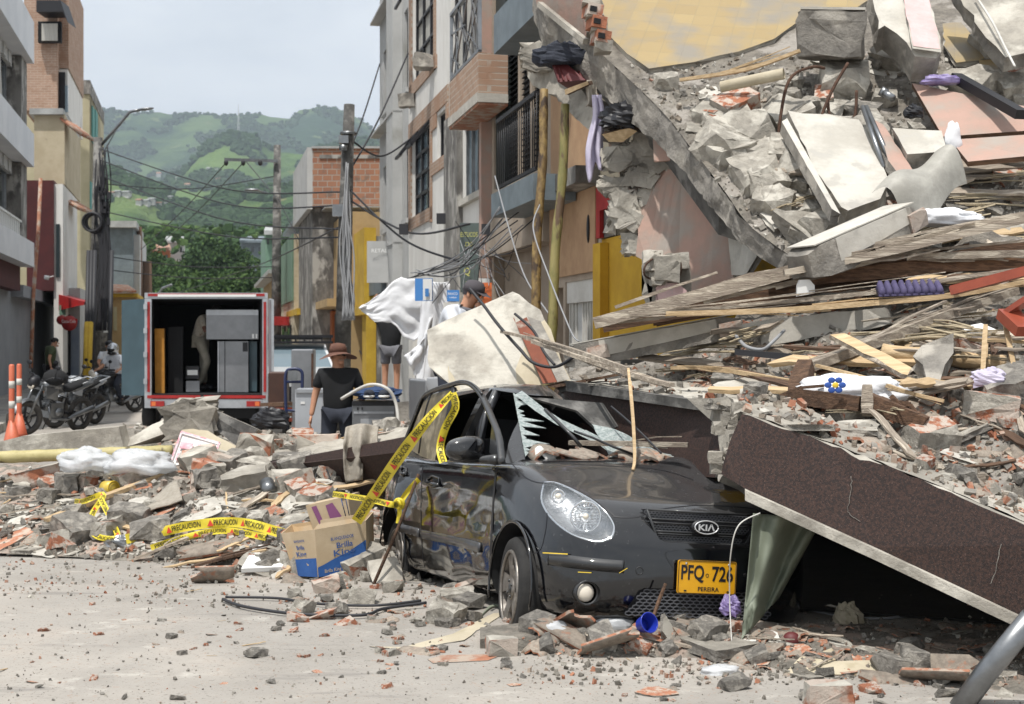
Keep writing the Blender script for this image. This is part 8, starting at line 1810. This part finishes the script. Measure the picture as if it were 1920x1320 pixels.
# ---------------- removals truck ----------------
YT = 23.0; tk = thing('box_truck','small removals truck with a red edged open box, seen from behind','truck',V(((386-960)/FPX*YT,YT,0)))
def tq(x,y,d=0): return P(x,y,YT)+V((SL*d,d,0))
dep = 3.6
def slabq(nm,m,x0,y0,x1,y1,d0,d1,par=tk): mb = MB(); a = [tq(x0,y1,d0),tq(x1,y1,d0),tq(x1,y0,d0),tq(x0,y0,d0)]; mb.prism(a,V((SL*(d1-d0),d1-d0,0))); return mb.build(nm,m,par)
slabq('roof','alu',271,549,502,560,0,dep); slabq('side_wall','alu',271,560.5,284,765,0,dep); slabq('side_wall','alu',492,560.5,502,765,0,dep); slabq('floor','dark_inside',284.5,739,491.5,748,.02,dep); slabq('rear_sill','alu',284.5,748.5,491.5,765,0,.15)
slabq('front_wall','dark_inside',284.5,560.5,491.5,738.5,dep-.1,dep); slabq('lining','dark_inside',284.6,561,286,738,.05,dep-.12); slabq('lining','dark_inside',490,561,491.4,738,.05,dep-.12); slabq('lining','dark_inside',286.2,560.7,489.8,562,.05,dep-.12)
for (x0,y0,x1,y1) in ((277,550.5,496,555.5),(276,566,281,735),(494,566,499,735),(276,741,376,747),(382,741,498,747)): slabq('red_strip','red',x0,y0,x1,y1,-.012,-.002)
slabq('white_rail','white',296,552,480,556.5,-.035,-.014)
for x0 in (282,462):
 lt = slabq('tail_light','red',x0,752,x0+26,762,-.03,-.002); slabq('amber_lens','orange',x0+(2 if x0 < 300 else 16),753,x0+(10 if x0 < 300 else 24),761,-.036,-.031,lt)
slabq('chassis','black_matte',300,766,480,785,.1,dep+1.4); slabq('mudflap','black_matte',445,770,486,812,.7,.74)
mb = MB(); mb.cyl(tq(375,766),tq(375,790),.04,8); mb.build('tow_bar','alu',tk)
mb = MB(); a = tq(276,730,dep+.1); mb.prism([tq(280,765,dep+.1),tq(492,765,dep+.1),tq(492,600,dep+.1),tq(280,600,dep+.1)],(SL*1.4,1.4,0)); mb.build('cab','car_white',tk)
for (x,d) in ((276,.75),(276,dep+.8),(482,.75),(482,dep+.8)): mb = MB(); c = tq(x,0,d); c.z = .34; mb.torus(c,(1,-SL,0),.24,.11,26,10); mb.cyl(c-V((.08,0,0)),c+V((.08,0,0)),.18,16); mb.build('wheel','rubber',tk)
mb = MB(); a,b_ = P(271,560,YT),P(228,563,YT+.35); c,d = P(228,741,YT+.35),P(271,742,YT); mb.prism([a,b_,c,d],(.0,.05,0)); mb.build('door','truck_door',tk)
mb = MB(); a,b_ = P(503,560,YT),P(509,562,YT-.9); mb.prism([a,b_,P(509,742,YT-.9),P(503,741,YT)],(.04,0,0)); mb.build('door','alu',tk)
mb = MB()
for y in (575,620,665,715): mb.box(P(273,y,YT-.03),(.06,.05,.09))
mb.build('hinge','alu',tk)
def cargo(nm,m,x0,y0,x1,y1,d0,dd,label,cat,tilt=0,parts=()):
 o = thing(nm,label,cat,tq((x0+x1)/2,y1,d0)); mb = MB(); a = [tq(x0,y1,d0),tq(x1,y1,d0),tq(x1+tilt,y0,d0),tq(x0+tilt,y0,d0)]; mb.prism(a,V((SL*dd,dd,0))); b0_ = mb.build('panel' if 0 else 'shell',m,o)
 for (pn_,pm,u0,v0,u1,v1,pr) in parts: mb = MB(); f_ = lambda u,v: a[3].lerp(a[2],u).lerp(a[0].lerp(a[1],u),v)+V((0,-.004,0)); mb.prism([f_(u0,v0),f_(u1,v0),f_(u1,v1),f_(u0,v1)],(0,-pr,0)); mb.build(pn_,pm,b0_)
 return o
cargo('foam_mattress','foam',290,616,308,738,.25,1.2,'ochre foam mattress standing upright at the left inside the truck','mattress',-1)
cargo('fridge','black_matte',314,612,342,738,.5,.7,'tall black fridge standing inside the truck next to the mattress','fridge')
cargo('stove','appliance',387,580,486,636,.35,.7,'wide grey steel appliance lying on top of the fridge in the truck','appliance',0,(('edge','alu',0,0,1,.18,.006),('sticker','white',.88,.82,.92,.97,.004),('sticker','white',.95,.82,.98,.97,.004)))
cargo('fridge','appliance',409,640,467,737,.4,.7,'grey steel fridge with a black label standing at the right inside the truck','fridge',0,(('trim','alu',0,0,.04,1,.01),('trim','black',.22,0,.24,1,.006),('label_plate','black',.82,.02,.98,.2,.005)))
cargo('cabinet','truck_door',469,640,484,736,.5,.6,'narrow dark blue board beside the steel fridge in the truck','board')
cargo('microwave','black',348,688,373,712,.6,.4,'small black microwave with a white panel inside the truck','microwave',0,(('panel_light','white',.1,.3,.9,.7,.004),))
cargo('carton','appliance',348,716,374,737,.55,.4,'low dark box under the microwave in the truck','box')
person('man in khaki trousers bending inside the truck box behind the steel fridge',tq(380,735,1.0),R(72),.96,dict(pel=(0,.12,.90),wst=(0,.06,1.05),chest=(0,-.10,1.24),neck=(0,-.2,1.36),head=(0,-.28,1.45),top=(0,-.32,1.54),ls=(-.18,-.1,1.32),rs=(.18,-.1,1.32),le=(-.25,-.2,1.08),lw=(-.2,-.42,1.12),re=(.25,-.2,1.08),rw=(.2,-.42,1.12),lk=(-.1,-.16,.52),rk=(.1,.05,.5)),top='cloth_beige',bot='khaki',skin='skin_dark')
# white pickup with roof rack
pk = thing('pickup','white pickup with a black roof rack parked facing the camera beside the truck','pickup',V(((580-960)/FPX*26.5,26.5,0))); YP = 26.5
def pq(x,y,d=0): return P(x,y,YP)+V((SL*d,d,0))
mb = MB(); mb.prism([pq(500,790),pq(640,790),pq(642,705),pq(634,700),pq(508,700),pq(499,705)],(SL*1.2,1.2,0)); mb.prism([pq(503,790,1.2),pq(640,790,1.2),pq(640,690,1.2),pq(503,690,1.2)],(SL*3.4,3.4,0)); bo = mb.build('body','car_white',pk)
mb = MB(); mb.prism([pq(508,692,1.25),pq(638,692,1.25),pq(626,646,1.9),pq(521,646,1.9)],(SL*1.6,1.6,0)); mb.build('cabin','car_white',pk)
mb = MB(); mb.prism([pq(513,690,1.22),pq(633,690,1.22),pq(622,650,1.86),pq(525,650,1.86)],(0,-.02,.0)); mb.build('windscreen','glass_sky',pk)
mb = MB(); mb.box(pq(574,634,2.4),(1.25,1.4,.05));
for k in range(8): mb.beam(pq(513+k*17.5,631,1.7),pq(513+k*17.5,644,1.7),.03,.03)
mb.beam(pq(505,630,1.7),pq(640,630,1.7),.05,.06); mb.beam(pq(508,642,1.7),pq(640,642,1.7),.04,.05); mb.build('roof_rack','black',pk)
mb = MB(); mb.prism([pq(535,760,-.01),pq(605,760,-.01),pq(605,725,-.01),pq(535,725,-.01)],(0,-.02,0)); mb.build('grille','black',pk)
for x in (518,622): mb = MB(); mb.ellip(pq(x,742,-.02),(.12,.04,.08)); mb.build('headlight','bulb',pk)
for x in (512,628): mb = MB(); c = pq(x,0,.7); c.z = .33; mb.torus(c,(1,0,0),.24,.1,22,8); mb.build('wheel','rubber',pk)
# appliances and furniture standing in the street
def boxthing(nm,m,x0,y0,x1,y1,Y,dd,label,cat,parts=(),side=.0,base=None,bev=.02):
 "upright box: picture rectangle of its front at distance Y"
 a = P(x0,y1,Y); b_ = P(x1,y1+0,Y+side); h = P(x0,y0,Y).z-a.z; o = thing(nm,label,cat,(a+b_)/2); bk = V((SL*dd*.4,dd,0)); mb = MB()
 mb.prism([V((a.x,a.y,a.z)),V((b_.x,b_.y,a.z)),V((b_.x,b_.y,a.z+h)),V((a.x,a.y,a.z+h))],bk); s_ = mb.build('shell',m,o); md = s_.modifiers.new('b','BEVEL'); md.width = bev; md.segments = 3; applymods(s_)
 f_ = lambda u,v: V((a.x+(b_.x-a.x)*u,a.y+(b_.y-a.y)*u,a.z+h*(1-v)))
 for (pn_,pm,u0,v0,u1,v1,pr) in parts: mb = MB(); mb.prism([f_(u0,v0)+V((0,-.003,0)),f_(u1,v0)+V((0,-.003,0)),f_(u1,v1)+V((0,-.003,0)),f_(u0,v1)+V((0,-.003,0))],(0,-pr,0)); mb.build(pn_,pm,s_)
 return o
boxthing('fridge','appliance',546,655,588,812,19.2,.6,'grey fridge standing behind the hand truck and the man in black','fridge',(('side_edge','rust',.9,.05,1,1,.02),))
boxthing('freezer','appliance_white',553,730,607,822,17.4,.55,'silver top loading washing machine beside the man in black','washing machine',(('sticker','white',.2,.25,.35,.3,.004),('lid','alu',.02,.0,.98,.07,.02)))
boxthing('cabinet','brown_panel',503,698,538,775,20.5,.5,'dark brown cabinet standing beside the truck door','cabinet')
boxthing('stove','appliance',660,752,742,850,16.0,.6,'grey steel cooker on its back carrying the shoes and jeans','cooker',(('top_edge','black',0,0,1,.09,.01),('panel_line','alu',.04,.2,.96,.24,.008),('oven_door','alu',.2,.34,.8,.95,.012),('knob','black',.12,.12,.15,.17,.02),('knob','black',.22,.12,.25,.17,.02)))
boxthing('fridge','appliance',768,711,800,790,14.8,.6,'grey fridge lying between the white sheet and the car','fridge',(('side','alu',.92,0,1.0,1,.01),),side=-.5)
fs_ = bpy.data.objects['fridge.004'] if 'fridge.004' in bpy.data.objects else None
mb = MB(); mb.box(P(823,750,14.5)+V((0,.3,0)),(.27,.5,.46)); fr5 = [x for x in COL.objects if x.get('label','').startswith('grey fridge lying between')][0]; mb.build('side_panel','appliance_white',fr5)
for i in range(4): barthing('board',[(505,758+i*10,19.5),(548,757+i*10,19.2)],.35,.05,'red_metal' if i % 2 else 'wood_brown',('topmost','second','third','lowest')[i]+' of the reddish boards stacked beside the truck','board',group='reddish boards stacked beside the truck')
crumple('black_bag',P(505,790,17.5),(.22,.18,.15),'black','shiny black rubbish bag lying before the truck','bag',21,n=20)
ht = thing('hand_truck','dark blue two wheeled hand truck standing before the grey fridge','hand truck',P(550,815,18)); mb = MB(); mb.tube(catmull(PV([(538,805,18),(536,760,18),(535,712,18),(538,696,18),(546,692,18),(558,692,18),(566,698,18),(567,712,18),(566,760,18),(566,808,18)]),4),.022,8); mb.tube(PV([(537,716,18),(566,716,18)]),.018,8); mb.tube(PV([(537,770,18),(566,770,18)]),.018,8); mb.build('frame','navy_metal',ht); mb = MB(); mb.box(P(549,704,17.95),(.13,.02,.13)); mb.build('plate','steel',ht)
for x in (536,567): mb = MB(); mb.torus(P(x,803,18.1),(1,0,0),.1,.035,16,6); mb.build('wheel','rubber',ht)
crumple('jeans',P(708,740,16.1),(.26,.2,.08),'denim','blue jeans lying crumpled on the grey cooker','jeans',22,n=22)
for i,x in enumerate((692,720)): mb = MB(); c = P(x,743,15.85); mb.ellip(c+V((0,.02,.03)),(.065,.12,.05)); mb.ellip(c,(.07,.13,.022),mi=1); one(mb,'shoe',['trouser_navy','white'],('left','right')[i]+' one of the two navy sneakers with white soles on the cooker','shoe','navy sneakers on the grey cooker')
wire([(640,748,15.9),(690,722,15.7),(725,728,15.6),(742,755,15.6),(748,800,15.5)],.02,'pale flexible hose arching over the jeans and the cooker','offwhite','hose')
mb = MB();
for x0,x1 in ((778,792),(790,803)): mb.beam(P(x0,770,18.5),P(x1,600,18.8),.05,.04)
for k in range(6): t = k/6+.08; mb.beam(P(778,770,18.5).lerp(P(792,600,18.8),t),P(790,770,18.5).lerp(P(803,600,18.8),t),.03,.03)
one(mb,'ladder','alu','aluminium ladder leaning beside the white sheet','ladder')
# white sheets
def lerp_(L_,u): k = min(int(u*(len(L_)-1)),len(L_)-2); t = u*(len(L_)-1)-k; return V((*L_[k],0)).lerp(V((*L_[k+1],0)),t)
def sheet(T_,B_,Y,amp,seed,fo):
 def f(u,v):
  p = lerp_(T_,u).lerp(lerp_(B_,u),v); e = noise.noise(V((u*4,v*4,seed))); return P(p.x+5*noise.noise(V((v*3,u*2,seed+3))),p.y+4*noise.noise(V((u*7,1,seed))),Y+amp*e+amp*.35*math.sin((u*.8+v*.4)*fo+4*e)+.012*noise.noise(V((u*9,v*9,seed))))
 return f
cloth('white_sheet',sheet([(673,578),(690,566),(720,545),(752,518),(790,526),(842,528)],[(680,584),(700,603),(732,604),(756,628),(778,642),(812,606)],19.4,.06,2,7),40,26,'cloth_white','bright white sheet billowing over the head of the woman','sheet',.01)
cloth('white_sheet',sheet([(792,534),(808,532),(826,530),(844,532)],[(778,732),(800,736),(824,738),(850,738)],18.5,.05,5,11),26,34,'cloth_white','tall white sheet hanging down beside the signs','sheet',.01)
cloth('white_sheet',sheet([(800,640),(806,600),(812,590)],[(757,668),(776,700),(790,730)],18.2,.08,9,9),16,14,'cloth_white','pointed lower flap of the white sheets near the ladder','sheet',.01)
# signs
def sign(x0,y0,x1,y1,m,label,texts=(),Y=18.5,extra=None,nm='shop_sign'):
 o = thing(nm,label,'sign',P((x0+x1)/2,y1,Y)); mb = MB(); mb.prism([P(x0,y1,Y),P(x1,y1,Y-.15),P(x1,y0,Y-.15),P(x0,y0,Y)],(0,.07,0)); pl = mb.build('sign_plate',m,o); k = FPX/Y
 for (t_,cx,cy,h_,w_,mm) in texts: mb = MB(); put_text(mb,t_,P(cx,cy,Y-.1),(1,-.1,0),(0,0,1),h_/k,w_/k,off=.03,bold=.01); mb.build('lettering',mm,pl)
 if extra: extra(pl,Y)
 return o
mat('sign_green','55605c','4a5450',s=5,rough=.4,bump=.05); mat('sign_letter','b9b76a',rough=.6,bump=0); mat('sign_blue','3f7ab8',rough=.5,bump=0)
sign(862,418,898,520,'sign_green','tall grey green shop sign with yellow letters on the white building',[('ESTUCOS',880,440,9,32,'sign_letter'),('DE',880,458,8,14,'sign_letter')],19.5); sign(863,486,897,548,'sign_green','lower grey sign panel with yellow writing below the tall green sign',[('Q',876,510,16,12,'sign_letter'),('aquí',884,530,9,20,'sign_letter')],19.3)
sign(778,522,811,564,'sign_blue','blue and white price board hanging in front of the white sheet',[],17.8,lambda pl,Y: [MB().prism([P(793,563,Y-.2),P(810,563,Y-.2),P(810,523,Y-.2),P(793,523,Y-.2)],(0,.02,0)).build('white_half','white',pl),MB().prism([P(797,556,Y-.23),P(804,556,Y-.23),P(804,541,Y-.23),P(797,541,Y-.23)],(0,.01,0)).build('blue_print','sign_blue',pl)])
sign(838,544,861,565,'sign_blue','small blue sign with white capitals left of the man with the cap',[('PAVCO',849.5,551,5,18,'white'),('TUBERIAS',849.5,558,2.5,14,'white')],17.6)
sign(831,567,861,597,'offwhite','cream sign with an orange triangle below the small blue sign',[('ESTUCO',846,585,4,22,'orange'),('LISTO',846,590,3,16,'sign_blue')],17.5,lambda pl,Y: MB().prism([P(835,582,Y-.19),P(857,582,Y-.19),P(851,578,Y-.19),P(846,572,Y-.19),P(840,578,Y-.19)],(0,.01,0)).build('triangle_mark','orange',pl))
sign(899,530,922,572,'orange','orange poster reading AQUI behind the man with the cap',[('AQUI',909,540,6,16,'black')],17.6)
sign(688,452,735,530,'grey_wall','grey shop sign board with a small blue notice on the grey block',[('RETAL',712,470,7,30,'white')],30)
# traffic posts
for i,(x,yt,yb,Y) in enumerate(((22,683,833,17.0),(36,682,815,18.6))):
 o = thing('traffic_post',('pale orange plastic traffic post, the nearer of the two on the left','brighter orange plastic traffic post, the farther of the two on the left')[i],'traffic post',P(x,yb,Y)); mb = MB(); a,b_ = P(x,yb,Y),P(x,yt,Y); mb.tube([a,a.lerp(b_,.25),a.lerp(b_,.98),b_],[.055,.035,.035,.025],12); mb.tube([a-V((0,0,.03)),a+V((0,0,.02)),a.lerp(b_,.3)],[.12,.11,.04],4); p_ = mb.build('post','orange_post',o)
 for t in (.45,.7): mb = MB(); mb.cyl(a.lerp(b_,t),a.lerp(b_,t+.09),.0365,12); mb.build('reflective_band','offwhite',p_)
# tangle of wires along the facades
rg = random.Random(77)
for k in range(30):
 x0 = rg.uniform(762,800); y0_ = rg.uniform(505,525); x1 = rg.uniform(930,1010); y1_ = rg.uniform(330,430); mx_,my_ = (x0+x1)/2+rg.uniform(-10,10),(y0_+y1_)/2+rg.uniform(0,50)
 if k > 9: x0,y0_ = rg.uniform(830,930),rg.uniform(430,520); x1,y1_ = x0+rg.uniform(-40,110),y0_+rg.uniform(-60,160); mx_,my_ = (x0+x1)/2+rg.uniform(-30,30),(y0_+y1_)/2+rg.uniform(-10,50)
 wire([(x0,y0_,18.8),(mx_,my_,17.6),(x1,y1_,16.8)],.005 if k > 9 else .008,'loose wire of the tangle hanging before the white building and the boarded house',rg.choice(('cable','cable','cable_grey')),group='tangle of loose wires before the facades')
for (x,y) in ((757,430),(827,410),(911,430)): mb = MB(); mb.box(P(x,y,18.4),(.12,.1,.14)); mb.cyl(P(x,y-5,18.4),P(x,y+6,18.4),.03,8); one(mb,'wire_clamp','cable',('wire clamp on the edge of the grey block','wire clamp on the stained concrete column','wire clamp below the blue grey balcony slab')[(757,827,911).index(x)],'clamp')
wire([(1012,384,12.2),(1000,430,12),(1030,520,11.6),(1070,620,11),(1085,640,10.8)],.007,'grey conduit hanging behind the two bamboo props','cable_grey')
wire([(928,330,17),(955,430,16),(985,520,15),(1030,590,14)],.009,'thick grey cable running down to the cream slab','cable_grey')
